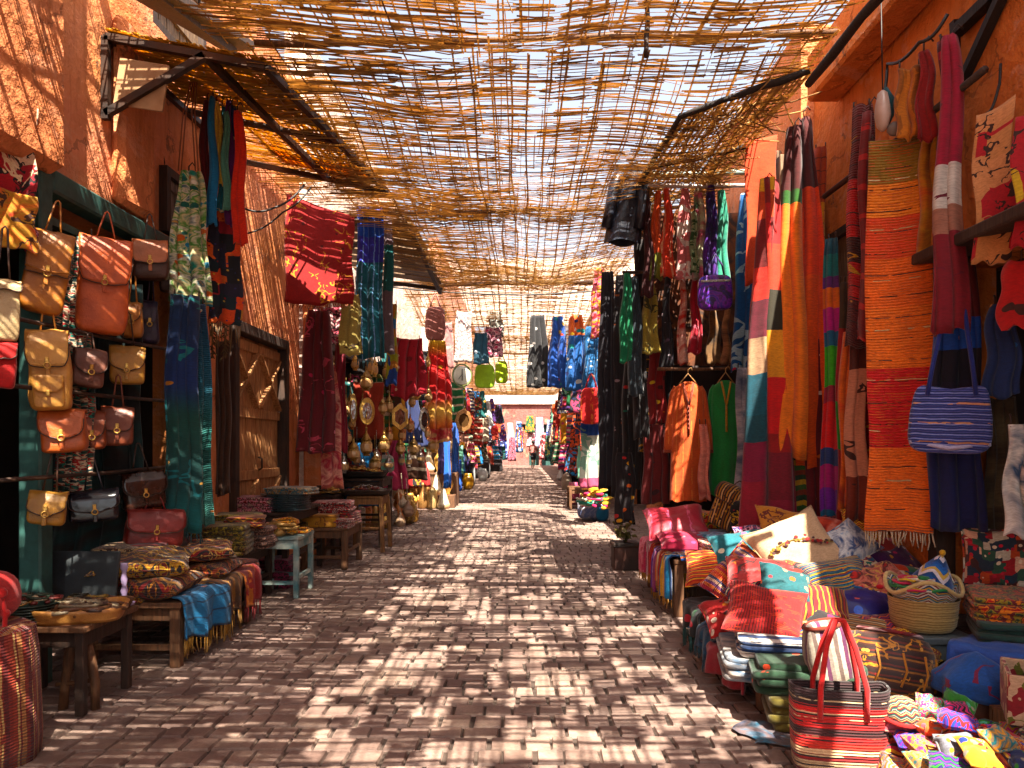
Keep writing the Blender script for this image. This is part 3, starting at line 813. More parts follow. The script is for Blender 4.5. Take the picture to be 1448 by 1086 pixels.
# loose wires and dead vines on the walls
def wire(label, pts, r=.007, m=WIRE, name='wire'):
    a = Vector(pts[0]); P = []
    for i in range(len(pts) - 1):
        p, q = Vector(pts[i]), Vector(pts[i + 1])
        for k in range(6): P.append(p.lerp(q, k / 6) - a + Vector((0, 0, -.04 * math.sin(k / 6 * PI))))
    P.append(Vector(pts[-1]) - a); mb = MB(); mb.tube(P, r, 5)
    return tag(mb.build(name, m, loc=a), label, 'wire')
wire('thin dark wire looping over the streaked wall left of the red cloth', [at(345, 295, 8.0), at(390, 293, 8.1), at(430, 262, 8.3)], .012)
wire('second thin wire hanging below the first on the streaked wall', [at(350, 330, 8.0), at(400, 300, 8.1), at(440, 265, 8.3)], .01)
wire('dark wire running down the ochre wall beside the long patterned dress', [at(222, 150, 6.3), at(232, 230, 6.35), at(215, 300, 6.3)], .01)
wire('crooked wire sagging along the orange wall beneath its cornice', [at(1250, 130, 4.9), at(1255, 90, 4.95), at(1300, 60, 4.4), at(1340, 20, 4.3)], .011)
wire('cord with an iron hook hanging above the cream painted hide', [at(1415, 90, 4.05), at(1413, 120, 4.05), at(1395, 160, 4.05)], .008)
wire('electric cable sagging across the sunlit gap', [(-2.9, 15.0, 4.7), (0, 15.2, 4.55), (2.5, 15.4, 4.8)], .016)
wire('electric cable crossing just in front of the distant roof', [(-2.9, 15.5, 5.1), (0, 15.5, 4.9), (2.5, 15.6, 5.1)], .016)
wire('bent cord on the near left plaster', [at(40, 10, 4.6), at(65, 60, 4.7), at(60, 100, 4.7)], .01)
# ------------------------------------------------------------------ goods: builders
GOLD = brass('d8a850'); GOLD2 = brass('a88448'); SILVER = plain('tarnished_metal', 'a8a098', rough=.3, metal=.85, c2='6a6258', vs=9)
def facing(px, Y, w_px, phi):
    """real width of a sheet turned by phi that covers w_px pixels"""
    X = (px - VX) * Y / F
    return w_px * Y / F / max(.25, abs(math.cos(phi) - X / Y * math.sin(phi)))

def cloth_fn(W, L, top, bot, pw, nf, amp, seed, hem, mid=0.0, sway=0.0, skew=0.0, topz=0.0):
    rnd = random.Random(seed); ph = [rnd.uniform(0, 6.28) for _ in range(6)]; dr = rnd.uniform(-.6, .6)
    def fn(u, v):
        t = 1 - v                                    # t: 0 at the top, 1 at the hem
        k = top + (bot - top) * t ** pw + mid * math.sin(t * PI)
        x = (u - .5) * W * k; x += sway * math.sin(t * 2.6) * W + .012 * math.sin(t * 9 + ph[3])
        x += skew * W * t
        a = amp * (1 + .9 * max(0, 1 - k)) * (.45 + .75 * t if top > .8 else 1.0)
        s_ = u + dr * .12 * t + .02 * math.sin(t * 6 + ph[4])
        y = a * (.62 * math.sin(nf * 2 * PI * s_ + ph[0]) + .3 * math.sin(nf * 3.7 * PI * s_ + ph[1] + t * 1.5) + .2 * math.sin(nf * 1.1 * PI * s_ + ph[2] - t * 2))
        x += .35 * a * math.cos(nf * 2 * PI * s_ + ph[0])
        q3 = Vector((x * 3.2 + ph[0] * 7, t * L * 1.7, ph[1])); y += (.014 + .6 * amp) * noise.noise(q3) * (.35 + .65 * t) + .006 * noise.noise(q3 * 3.1); x += .03 * min(W, .8) * noise.noise(Vector((ph[2] * 5, t * L * 2.2, u * 1.2))) * (.3 + t)
        z = -L * t + hem * t * (math.sin(u * 7 + ph[5]) + .5 * math.sin(u * 17 + ph[1])) - topz * (u - .5) * W * (1 - t)
        z -= .02 * math.sin(u * PI) * (1 - t) if top > .7 else 0
        return Vector((x, y, z))
    return fn

def hang(name, label, cat, px, Y, mat, phi=0.0, top=1.0, bot=1.0, pw=.8, nf=3.0, amp=.03, th=.012, seed=None, hem=.015, mid=0.0, sway=0.0, skew=0.0, fringe=None, fl=.09, hook=True, group=None, tilt=0.0, topz=0.0, nu=26, nv=24, rail=None):
    """cloth hanging in the photo's pixel box px=(x0,y0,x1,y1) at depth Y, turned by phi about the vertical"""
    x0, y0, x1, y1 = px; c = at((x0 + x1) / 2, y0, Y); L = (y1 - y0) * Y / F
    W = facing((x0 + x1) / 2, Y, x1 - x0, phi) / max(top, bot, 1e-3)
    seed = seed if seed is not None else sum(map(ord, label)) % 9973
    root = thing(name, label, cat, c, (0, tilt, phi), group)
    fn = cloth_fn(W, L, top, bot, pw, nf, amp, seed, hem, mid, sway, skew, topz)
    mb = MB(); mb.shell(fn, nu, nv, th, W, L); mb.build('cloth', mat, root)
    if hook:
        if top < .5:
            h = MB(); h.tube([fn(.5, 1) + Vector((0, 0, -.01)), fn(.5, 1) + Vector((0, 0, .05)), fn(.5, 1) + Vector((.025, 0, .085)), fn(.5, 1) + Vector((.05, 0, .05))], .006, 5); h.build('hook', IRON, root)
        else:
            for u in (.06, .94):
                h = MB(); h.tube([fn(u, 1) + Vector((0, 0, -.015)), fn(u, 1) + Vector((0, .01, .04)), fn(u, 1) + Vector((0, .05, .055))], .006, 5); h.build('hook', IRON, root)
    if fringe:
        f = MB(); rnd = random.Random(seed + 1); n = max(6, int(W * bot / .016))
        for i in range(n):
            p = fn((i + .5) / n, 0); q = p + Vector((rnd.uniform(-.02, .02), rnd.uniform(-.015, .015), -fl * rnd.uniform(.6, 1.15)))
            f.tube([p + Vector((0, 0, .01)), p.lerp(q, .5) + Vector((rnd.uniform(-.008, .008), 0, 0)), q], [.004, .005, .0035], 4)
        f.build('fringe', fringe, root)
    return root

def pillow_mb(w, h, t, seed=0, pinch=.09, lump=.02, n=24, e=.42):
    mb = MB(); rnd = random.Random(seed); o = Vector((rnd.uniform(0, 50), rnd.uniform(0, 50), 0))
    def fn(sg):
        def f(u, v):
            a, b = 2 * u - 1, 2 * v - 1
            x = a * w / 2 * (1 - pinch * (1 - b * b)); y = b * h / 2 * (1 - pinch * (1 - a * a))
            dx = .022 * noise.noise(Vector((a * 1.3, b * 1.3, 7)) + o); y += dx; x += .6 * dx
            z = .78 * t / 2 * (max(0, 1 - a ** 4) * max(0, 1 - b ** 4)) ** e * (1 + .45 * noise.noise(Vector((a * 1.1, b * 1.1, sg * 2)) + o))
            nz_ = noise.noise(Vector((x * 6, y * 6, sg * 3)) + o) * lump + abs(noise.noise(Vector((x * 13, y * 13, sg)) + o)) * lump * .7
            return Vector((x, y, sg * (z + nz_ * (1 - max(abs(a), abs(b)) ** 6))))
        return f
    mb.grid(fn(1), n, n, w, h); mb.grid(fn(-1), n, n, w, h, flip=True)
    return mb

def pose(o, roll=0, tilt=0, yaw=0):
    o.rotation_euler = (Matrix.Rotation(R(yaw), 3, 'Z') @ Matrix.Rotation(R(tilt), 3, 'X') @ Matrix.Rotation(R(roll), 3, 'Z')).to_euler()
    return o

def pillow(label, c, w, h, t, mat, roll=0, tilt=0, yaw=0, piping=None, tassel=None, group='cushions for sale', cat='cushion', name='cushion', seed=None, **kw):
    seed = seed if seed is not None else sum(map(ord, label)) % 977
    root = thing(name, label, cat, c, group=group); pose(root, roll, tilt, yaw)
    pillow_mb(w, h, t, seed, **kw).build('cover', mat, root)
    pin = kw.get('pinch', .09); pts = []
    for k in range(40):
        a = k / 40 * 4; sd = int(a); f = 2 * (a - sd) - 1
        A, B = ((f, -1), (1, f), (-f, 1), (-1, -f))[sd]
        pts.append(Vector((A * w / 2 * (1 - pin * (1 - B * B)), B * h / 2 * (1 - pin * (1 - A * A)), 0)))
    s = MB(); s.tube(pts, .0055, 5, closed=True); s.build('piping', piping or mat, root)
    if tassel:
        for A, B in ((-1, -1), (1, -1), (1, 1), (-1, 1)):
            tm = MB(); p = Vector((A * w / 2, B * h / 2, 0)); tm.ball(p, .012, 7, 4)
            for k in range(5):
                q = p + Vector((A * .05 + (k - 2) * .008, B * .05 + (k % 2) * .01, (k - 2) * .008)); tm.tube([p, q], .004, 4)
            tm.build('tassel', tassel, root)
    return root

def folded(label, c, w, d, h, mat, yaw=0, tilt=0, roll=0, layers=3, mat2=None, group='folded textiles stacked on the stalls', fringe=None, seed=None, name='folded_textile', cat='folded textile'):
    """a folded blanket: soft layers joined by a rounded fold at the front"""
    seed = seed if seed is not None else sum(map(ord, label)) % 977
    root = thing(name, label, cat, c, group=group); root.rotation_euler = (R(tilt), R(roll), R(yaw))
    rnd = random.Random(seed); layers += 2; lh = h / layers
    body = MB(); edge = MB()
    for k in range(layers):
        ox, oy = rnd.uniform(-.015, .015), rnd.uniform(-.02, .012); ww = w * rnd.uniform(.93, 1.0); dd = d * rnd.uniform(.93, 1.0)
        z = (k + .5) * lh; s0 = rnd.uniform(0, 20)
        def blg(p, s0=s0):
            q = Vector(p); q.z += .45 * lh * noise.noise(Vector((p.x * 5 + s0, p.y * 5, 0))) - .25 * lh * (abs(p.x) / (w / 2)) ** 2
            q.y += .02 * noise.noise(Vector((p.x * 4 + s0, 3, 0))); return q
        (edge if (mat2 and k % 2) else body).superbox(ww, dd, lh * 1.12, .2, (ox, oy, z), 32, 10, bulge=blg)
    body.build('cloth', mat, root)
    if mat2: edge.build('inner_fold', mat2, root)
    if fringe:
        f = MB()
        for i in range(int(w / .02)):
            x = -w / 2 + (i + .5) * .02; p = Vector((x, -d / 2, rnd.uniform(.2, .8) * h))
            f.tube([p, p + Vector((rnd.uniform(-.01, .01), -.02, -.02)), p + Vector((rnd.uniform(-.015, .015), -.025, -.09))], .0035, 4)
        f.build('fringe', fringe, root)
    return root

def throw(label, c, w, top, drop, mat, yaw=0, fringe=None, seed=None, group='woven throws spread over the stalls', back=0.0, fl=.09):
    """throw lying over a stall edge: flat part reaching back 'top' metres, hanging part 'drop'"""
    seed = seed if seed is not None else sum(map(ord, label)) % 977
    root = thing('woven_throw', label, 'throw', c, (0, 0, R(yaw)), group); rnd = random.Random(seed); p1 = rnd.uniform(0, 6); p2 = rnd.uniform(0, 6)
    T = top + drop
    def fn(u, v):
        s = (1 - v) * T; x = (u - .5) * w
        lum = .02 * noise.noise(Vector((x * 6 + p1, s * 6, 0))) + .012 * noise.noise(Vector((x * 15 + p1, s * 13, 4)))
        if s < top: y, z = top - s, .008 + lum + .01 * math.sin(u * 9 + p1)
        else:
            k = s - top; r = .035; a = min(k / r, PI / 2)
            y = -r * math.sin(a) ; z = .008 + lum - r * (1 - math.cos(a)) - max(0, k - r * PI / 2)
            y -= .025 * math.sin(u * 14 + p2) * min(1, k / .15) + .012 * math.sin(u * 31 + p1) * min(1, k / .2)
            z += .012 * math.sin(u * 8 + p2) * k / max(.01, drop)
        return Vector((x, y, z))
    mb = MB(); mb.shell(fn, 24, 26, .012, w, T); mb.build('cloth', mat, root)
    if fringe:
        f = MB(); n = int(w / .018)
        for i in range(n):
            p = fn((i + .5) / n, 0); f.tube([p + Vector((0, 0, .01)), p + Vector((rnd.uniform(-.01, .01), 0, -fl * .5)), p + Vector((rnd.uniform(-.02, .02), rnd.uniform(-.01, .01), -fl * rnd.uniform(.7, 1.1)))], [.004, .005, .0035], 4)
        f.build('fringe', fringe, root)
    return root

L_DARKEDGE = leather('3a2012')
def bag(label, px, Y, mat, flap=.5, dpt=.12, phi=.5, tilt=0.0, strap=.25, pocket=False, buckle='one', mat2=None, name='leather_bag', cat='bag', group='leather bags hanging at the left shop', e=.3, fcurve=.5, strap2=True, roundness=0.0, tie=False):
    ex = .05 * (px[2] - px[0]); ey = .04 * (px[3] - px[1]); px = (px[0] - ex, px[1] - ey * .3, px[2] + ex, px[3] + ey)
    x0, y0, x1, y1 = px; Yc = Y; h = (y1 - y0) * Y / F; w = facing((x0 + x1) / 2, Y, x1 - x0, phi)
    rj = random.Random(label); phi += rj.uniform(-.22, .2); tilt += rj.uniform(-.05, .05)
    w = max(.08, w * .97 - dpt * abs(math.sin(phi)) * .25)
    c = at((x0 + x1) / 2, y0, Y); root = thing(name, label, cat, c, (0, tilt, phi), group)
    m2 = mat2 or mat; d = dpt
    def blg(p):
        q = Vector(p); k = (p.z / h + .5)
        q.x *= 1 - .06 * k - roundness * max(0, k - .45); q.y *= 1.06 - .3 * k * k
        q.y += .013 * noise.noise(Vector((p.x * 9, p.z * 9, h * 50))); q.x += .012 * noise.noise(Vector((p.z * 7, h * 90, .5))); q.z += .01 * noise.noise(Vector((p.x * 6, h * 70, 2)))
        return q
    mb = MB(); mb.superbox(w, d, h, e, (0, 0, -h / 2), 28, 16, bulge=blg); mb.build('body', mat, root)
    fl = flap * h
    def ff(u, v):
        s = v * (d * .7 + fl); a = 2 * u - 1; tt = max(0.0, (s - d * .7) / fl)
        wd = w / 2 * (1 - roundness * .55) * (1.0 if tt < .6 else math.sqrt(max(0, 1 - ((tt - .6) / .4) ** 2 * fcurve)))
        wd *= .985
        if s < d * .7: y = d * .35 - s; z = .008 - .018 * abs(2 * s / (d * .7) - 1) ** 2
        else:
            z = -.012 - tt * fl - fl * .12 * tt * (1 - a * a) * fcurve; kz = 1 + z / h
            y = -d / 2 * (1.06 - .3 * max(0, kz) ** 2) * (1 - .35 * max(0, 1 - tt * 4)) - .014
        return Vector((a * wd + .008 * noise.noise(Vector((z * 9, h * 33, a))), y - .006 * abs(noise.noise(Vector((a * 2.5, z * 11, h * 40)))), z + .01 * noise.noise(Vector((a * 1.5, h * 60, 1)))))
    mb = MB(); mb.shell(ff, 14, 18, .007, w, h); fp = mb.build('flap', m2, root)
    eb_ = MB(); eb_.tube([ff(0, .55 + .045 * k) + Vector((0, -.004, 0)) for k in range(11)] + [ff(k / 10, 1) + Vector((0, -.004, 0)) for k in range(1, 10)] + [ff(1, 1 - .045 * k) + Vector((0, -.004, 0)) for k in range(11)], .0035, 5); eb_.build('edge_binding', L_DARKEDGE, fp)
    yf = -d / 2 - .02
    if buckle:
        zz = -fl * (1 + .1 * fcurve); b = MB()
        b.box((0, yf - .004, zz + .03), (.022, .012, .03), bev=.003)
        b.tube([Vector((math.cos(k / 10 * 2 * PI) * .018, yf - .008, zz - .005 + math.sin(k / 10 * 2 * PI) * .018)) for k in range(10)], .0045, 5, closed=True)
        b.build('clasp', GOLD, root)
        t = MB(); t.box((0, yf + .001, zz - .03), (.024, .008, .085), bev=.003)
        t.build('closing_tab', m2, root)
    if pocket:
        ph = h * .42
        p = MB(); p.superbox(w * .74, d * .5, ph, .3, (0, -d * .42, -h + ph * .56), 24, 12); pk = p.build('pocket', mat, root)
        q = MB()
        def pf(u, v):
            a = 2 * u - 1; return Vector((a * w * .36 * (1 if v < .4 else math.sqrt(max(0, 1 - ((v - .4) / .6) ** 2 * .7))), -d * .68 - .012, -h + ph * 1.02 - v * ph * .5))
        q.shell(pf, 10, 10, .007, w, h); q.build('pocket_flap', m2, pk)
        g = MB(); g.box((0, -d * .68 - .022, -h + ph * .5), (.02, .012, .035), bev=.003); g.build('pocket_clasp', GOLD, pk)
    if tie:
        t = MB(); t.tube([(-w / 2 * .96, yf - .012, -fl * .95), (0, yf - .02, -fl), (w / 2 * .96, yf - .012, -fl * .93)], .006, 5, flat=.6); t.build('tie_cord', m2, root)
    if strap:
        s = MB(); pts = []
        for k in range(15):
            a = k / 14; pts.append(Vector(((a - .5) * 2 * w * .36 * (abs(a - .5) * 2) ** .25 * (1 if a < .5 else 1), .012 * math.sin(a * 7), -.03 + strap * (1 - (2 * a - 1) ** 2) ** .8)))
        pts = [Vector((-w * .2, .02, -.03)), Vector((-w * .12, .03, strap * .45)), Vector((-.012, .035, strap * .95)), Vector((0, .035, strap)), Vector((.012, .035, strap * .95)), Vector((w * .12, .03, strap * .45)), Vector((w * .2, .02, -.03))]
        s.tube(pts, .0055, 6, flat=.5); s.build('strap', L_DARKEDGE if len(label) % 3 else m2, root)
    return root

def kaftan(label, px, Y, mat, trim, phi=0.0, group='long robes hanging on the right', sleeve=.55, nf=4, hanger=True, name='robe', belt=False, seed=3):
    x0, y0, x1, y1 = px; h = (y1 - y0) * Y / F; w = facing((x0 + x1) / 2, Y, x1 - x0, phi); c = at((x0 + x1) / 2, y0, Y)
    root = thing(name, label, 'robe', c, (0, 0, phi), group); rnd = random.Random(seed); p0 = rnd.uniform(0, 6)
    sw = w * .7
    def body(u, v):
        t = 1 - v; a = 2 * PI * u
        hw = sw / 2 * (.28 + .72 * min(1, (t / .07)) ** .6) * (1 + .22 * t) ; hd = .05 + .05 * t
        if t < .07: hd *= .5 + .5 * t / .07
        k = 1 + .10 * t * math.sin(nf * a + p0) + .05 * t * math.sin((nf * 2 + 1) * a)
        return Vector((hw * math.cos(a) * (1 + .03 * t * math.sin(3 * a)), hd * math.sin(a) * k - .02 * t * math.sin(7 * math.cos(a) + p0), -h * t * (1 if t < .95 else 1 + .01 * math.sin(5 * a))))
    mb = MB(); mb.grid(body, 48, 26, w * 2, h); mb.build('body', mat, root)
    for sg in (-1, 1):
        s = MB(); L = h * sleeve; pts = []; rs = []
        for k in range(9):
            t = k / 8; pts.append(Vector((sg * (sw * .36 + (w * .5 - sw * .42) * (t ** .5)), .01 * math.sin(t * 5), -h * .045 - L * t ** 1.15))); rs.append(w * (.08 + .04 * t) * (1 + .08 * math.sin(t * 11)))
        s.tube(pts, rs, 14, flat=.6); sl = s.build('sleeve', mat, root)
        q = MB(); q.tube([pts[-1] + Vector((0, 0, .03)), pts[-1] + Vector((0, 0, -.004))], [rs[-1] * 1.03, rs[-1] * 1.04], 14, flat=.6); q.build('cuff_trim', trim, sl)
    t_ = MB()
    for sg in (-1, 1):
        t_.tube([Vector((sg * sw * .17, -.045, -h * .012)), Vector((sg * sw * .1, -.075, -h * .1)), Vector((0, -.083, -h * .22))], .011, 6, flat=.5)
    t_.tube([Vector((0, -.083, -h * .2)), Vector((0, -.09, -h * .45))], .012, 6, flat=.5)
    for k in range(6): t_.ball((0, -.096, -h * (.22 + .035 * k)), .011, 8, 5)
    t_.build('neck_trim', trim, root)
    if hanger:
        hg = MB(); hg.tube([(-sw * .3, 0, -.03), (0, 0, .09), (sw * .3, 0, -.03)], .007, 6); hg.tube([(0, 0, .09), (0, 0, .13), (.03, 0, .155), (.045, 0, .12)], .005, 5)
        hg.build('hanger', plain('cane', 'b08048', rough=.6), root)
    return root

def lantern(label, c, h, r, m=GOLD, hanging=True, group='brass lanterns and vessels', name='brass_lantern', chain=.25, kind=0):
    root = thing(name, label, 'lantern', c, group=group); z0 = -h if hanging else 0.0
    b = MB(); n = (6, 8, 12)[kind % 3]
    prof = [(r * .5, 0), (r * .62, h * .03), (r * .45, h * .07), (r * .9, h * .16), (r, h * .3), (r * .95, h * .46), (r * .7, h * .56)]
    b.lathe(prof, n, (0, 0, z0), smooth=False); b.build('cage', m, root)
    t = MB(); t.lathe([(r * .8, h * .56), (r * .86, h * .59), (r * .5, h * .7), (r * .42, h * .76), (r * .2, h * .84), (r * .22, h * .88), (.01, h * .98)], n * 2, (0, 0, z0)); t.build('cap', m, root)
    w = MB()
    w.lathe([(r * .9, h * .17), (r * 1.0, h * .24), (r * 1.025, h * .31), (r * 1.0, h * .4), (r * .93, h * .47)], n, (0, 0, z0), smooth=False)
    w.build('glass', plain('amber_glass', 'c9a06a', rough=.2), root)
    g = MB()
    g.tube([Vector((math.cos(k / 10 * 2 * PI) * r * .14, 0, z0 + h * 1.02 + math.sin(k / 10 * 2 * PI) * r * .14)) for k in range(10)], .006, 5, closed=True)
    if hanging: g.tube([(0, 0, z0 + h * 1.05), (0, 0, z0 + h * 1.05 + chain)], .005, 5)
    g.build('ring', m, root)
    return root

PROF = {
 'vase': [(.3, 0), (.34, .03), (.26, .08), (.62, .3), (.8, .45), (.66, .62), (.3, .74), (.24, .84), (.36, .97), (.4, 1)],
 'pot': [(.5, 0), (.72, .1), (.95, .4), (1, .6), (.8, .82), (.62, .9), (.7, 1)],
 'teapot': [(.5, 0), (.55, .04), (.5, .08), (.9, .28), (1, .45), (.8, .62), (.45, .72), (.5, .75), (.3, .86), (.1, .92), (.14, .97), (.02, 1)],
 'bottle': [(.6, 0), (.8, .06), (.85, .35), (.5, .55), (.22, .68), (.2, .86), (.34, .9), (.2, .94), (.05, 1)],
 'jar': [(.7, 0), (.85, .05), (.9, .55), (.75, .68), (.8, .7), (.7, .8), (.3, .92), (.12, .94), (.12, 1)],
 'bowl': [(.35, 0), (.4, .1), (.75, .4), (1, .95), (1.03, 1), (.95, .96), (.7, .42), (.1, .2)],
 'tagine': [(.8, 0), (1, .12), (1.02, .2), (.9, .24), (.62, .5), (.3, .8), (.12, .9), (.18, .96), (.03, 1)],
}
def vessel(label, c, h, r, kind, m, group='brass lanterns and vessels', name=None, cat=None, handle=False, yaw=0):
    nm = name or {'pot': 'brass_pot', 'bowl': 'bowl', 'jar': 'lidded_jar'}.get(kind, kind); root = thing(nm, label, cat or kind, c, (0, 0, yaw), group)
    b = MB(); b.lathe([(r * a, h * z) for a, z in PROF[kind]], 20); b.build('body', m, root)
    if kind == 'teapot' or handle:
        s = MB(); s.tube([(r * .8, 0, h * .35), (r * 1.3, 0, h * .45), (r * 1.5, 0, h * .75)], [r * .2, r * .13, r * .08], 8); s.build('spout', m, root)
        g = MB(); g.tube([(-r * .8, 0, h * .3), (-r * 1.4, 0, h * .4), (-r * 1.4, 0, h * .62), (-r * .6, 0, h * .68)], r * .07, 6); g.build('handle', m, root)
    return root

def mirror(label, px, Y, sides=6, m=GOLD, phi=.3, group='framed mirrors hanging by the lanterns', glass=None, inner=.62):
    x0, y0, x1, y1 = px; w = facing((x0 + x1) / 2, Y, x1 - x0, phi); h = (y1 - y0) * Y / F; c = at((x0 + x1) / 2, (y0 + y1) / 2, Y)
    root = thing('framed_mirror', label, 'mirror', c, (0, 0, phi), group)
    def ring(k, y): return [Vector((w / 2 * k * math.sin(2 * PI * i / sides), y, h / 2 * k * math.cos(2 * PI * i / sides))) for i in range(sides)]
    b = MB(); A, B, C, D = ring(1, .0), ring(.96, -.035), ring(inner, -.04), ring(inner, -.012)
    vs = A + B + C + D; fs = []
    for r_ in range(3):
        for i in range(sides): j = (i + 1) % sides; fs.append((r_ * sides + i, r_ * sides + j, r_ * sides + sides + j, r_ * sides + sides + i))
    fs.append(tuple(range(sides)))
    b.add(vs, fs); b.build('frame', m, root)
    g = MB(); g.add(ring(inner * .995, -.0125), [tuple(reversed(range(sides)))]); g.build('glass', glass or plain('mirror_glass', '9a9c9e', rough=.08, metal=.9), root)
    k = MB(); k.tube([(0, -.01, h / 2), (0, 0, h / 2 + .12)], .005, 5); k.build('cord', WIRE, root)
    return root

def table(name, label, cat, x0, x1, y0, y1, h, m, top=.04, leg=.055, inset=.04, stretch=.35, m2=None, splay=0.0, group=None, round_legs=False, board=True):
    root = thing(name, label, cat, ((x0 + x1) / 2, (y0 + y1) / 2, 0), group=group); w, d = x1 - x0, y1 - y0
    if board:
        t = MB(); n = max(2, int(d / .16))
        for i in range(n): t.box((0, -d / 2 + (i + .5) * d / n, h - top / 2), (w, d / n - .005, top), bev=.006)
        t.build('tabletop', m, root)
    for sx in (-1, 1):
        for sy in (-1, 1):
            l = MB(); p = Vector((sx * (w / 2 - inset), sy * (d / 2 - inset), h - top)); q = Vector((sx * (w / 2 - inset + splay), sy * (d / 2 - inset + splay), 0))
            if round_legs: l.tube([p, p.lerp(q, .35) + Vector((.006, .004, 0)), p.lerp(q, .7) - Vector((.006, 0, 0)), q], [leg * .5, leg * .55, leg * .48, leg * .55], 8)
            else: l.bar(p, q, leg, leg, bev=.006)
            l.build('leg', m2 or m, root)
    a = MB(); z = h - top - .045
    for sy in (-1, 1): a.box((0, sy * (d / 2 - inset), z), (w - 2 * inset - leg, .025, .08))
    for sx in (-1, 1): a.box((sx * (w / 2 - inset), 0, z), (.025, d - 2 * inset - leg, .08))
    a.build('apron', m2 or m, root)
    if stretch:
        s = MB(); z = h * stretch
        for sy in (-1, 1): s.box((0, sy * (d / 2 - inset), z), (w - 2 * inset - leg, .03, .035))
        for sx in (-1, 1): s.box((sx * (w / 2 - inset), 0, z + .05), (.03, d - 2 * inset - leg, .035))
        s.build('stretcher', m2 or m, root)
    return root

def heap(label, c, w, d, h, mat, seed=0, bits=60, mats=None, name='trinket_heap', cat='trinkets', r=.018, kind='stuff', loops=0):
    """loose small wares nobody could count: beads, chains, brooches"""
    rnd = random.Random(seed); mb = MB(); mats = mats or [mat]
    for _ in range(bits):
        a, q = rnd.uniform(0, 2 * PI), math.sqrt(rnd.random()); x, y = q * math.cos(a) * w / 2, q * math.sin(a) * d / 2
        z = h * (1 - q * q) * rnd.uniform(.5, 1); s = r * rnd.uniform(.5, 1.3); mi = rnd.randrange(len(mats))
        k = rnd.random()
        if k < .4: mb.ball((x, y, z + s * .5), s, 7, 4, (1, 1, .6), mi)
        elif k < .7: mb.box((x, y, z + s * .4), (s * 2.4, s * 1.2, s * .7), M=Matrix.Rotation(rnd.uniform(0, 3), 3, 'Z') @ Matrix.Rotation(rnd.uniform(-.5, .5), 3, 'X'), mi=mi, bev=s * .2)
        else: mb.tube([Vector((x + s * 2 * math.cos(t / 8 * 2 * PI), y + s * 2 * math.sin(t / 8 * 2 * PI), z + s * .6 + rnd.uniform(0, s * .5))) for t in range(8)], s * .3, 5, mi=mi, closed=True)
    o = mb.build(name, mats, loc=c)
    return tag(o, label, cat, kind=kind)

def tray(label, c, w, d, h, m, yaw=0, group='trays of wares on the stalls', name='wooden_tray'):
    root = thing(name, label, 'tray', c, (0, 0, R(yaw)), group)
    b = MB()
    def f(u, v):
        a = 2 * PI * u; e = .5; cs, sn = math.cos(a), math.sin(a); x = math.copysign(abs(cs) ** e, cs); y = math.copysign(abs(sn) ** e, sn)
        k = .86 + .14 * v; return Vector((x * w / 2 * k, y * d / 2 * k, h * v * (1 + .06 * math.sin(2 * a))))
    b.shell(f, 40, 4, .018, w * 2, h); b.build('rim', m, root)
    q = MB(); q.superbox(w * .88, d * .88, .02, .25, (0, 0, .014), 24, 6); q.build('base', m, root)
    return root

def plates(label, c, n, r, mats, group='stacks of plates', h=.016):
    root = thing('plate_stack', label, 'plates', c, group=group); rnd = random.Random(n)
    for k in range(n):
        b = MB(); b.lathe([(r * .5, 0), (r * .55, .002), (r * .8, .008), (r, .022), (r * .99, .026), (r * .78, .014), (r * .02, .008)], 28, (rnd.uniform(-.008, .008), rnd.uniform(-.008, .008), k * h))
        b.build('plate', mats[k % len(mats)], root)
    return root
# ================================================================== LEFT SIDE
def Yb(px, x=2.85): return x * F / (VX - px)
P = 0.55
G_BAG = 'leather bags hanging at the left shop'
L_MUST = leather('a8640f', '7a440c'); L_ORNG = leather('c4561a', '9a3c10'); L_TAN = leather('c8903e', 'a8702a'); L_TAN2 = leather('a87630'); L_MAUVE = leather('6e4030'); L_RUST = leather('8a3c14'); L_RED = leather('7a1c14'); L_BROWN = leather('4a2616')
L_DARK = leather('2a1c1c'); L_BLACK = plain('patent_leather', '141218', rough=.18, c2='1c1a22'); L_PURP = leather('34203a')
bag('mustard brown leather rucksack hanging from the teal shop frame', (42, 332, 108, 441), Yb(75), L_MUST, .52, .13, P + .1, .14, .22, tie=True, fcurve=.12)
bag('tall burnt orange leather rucksack, largest of the hanging bags', (112, 340, 188, 468), Yb(148), L_ORNG, .46, .17, P, .06, .2, fcurve=.35)
bag('small satchel with shiny tan flap beside the tall orange rucksack', (187, 342, 238, 394), Yb(212), L_BROWN, .55, .12, P, .0, .22, mat2=leather('b8683a'), fcurve=.3)
bag('dark brown square bag behind the patterned dress', (228, 342, 262, 412), Yb(246, 2.95), L_BROWN, .6, .1, P, .0, .18, fcurve=.2)
bag('pale tan leather backpack with a front pocket', (36, 470, 99, 577), Yb(68), L_TAN, .42, .16, P, -.03, .26, pocket=True, fcurve=.4)
bag('mauve brown bag between the pale backpack and the yellow tan bag', (103, 496, 152, 546), Yb(128), L_MAUVE, .55, .12, P, .03, .12, fcurve=.7)
bag('yellow tan bag hanging by two long straps', (155, 492, 206, 541), Yb(181), leather('b8822e'), .58, .14, P, 0, .26, fcurve=.9)
bag('rounded amber bag half hidden by the tall orange rucksack', (172, 430, 203, 476), Yb(188, 2.92), leather('b8701c'), .5, .12, P, 0, .3, roundness=.25, fcurve=1)
bag('rounded dark plum bag beside the amber one', (200, 428, 226, 484), Yb(213, 2.95), L_PURP, .5, .12, P, 0, .25, roundness=.35, fcurve=1)
bag('wide rust orange satchel below the pale backpack', (56, 582, 122, 638), Yb(88, 2.8), leather('b4541a'), .58, .14, P, 0, .1, fcurve=.8)
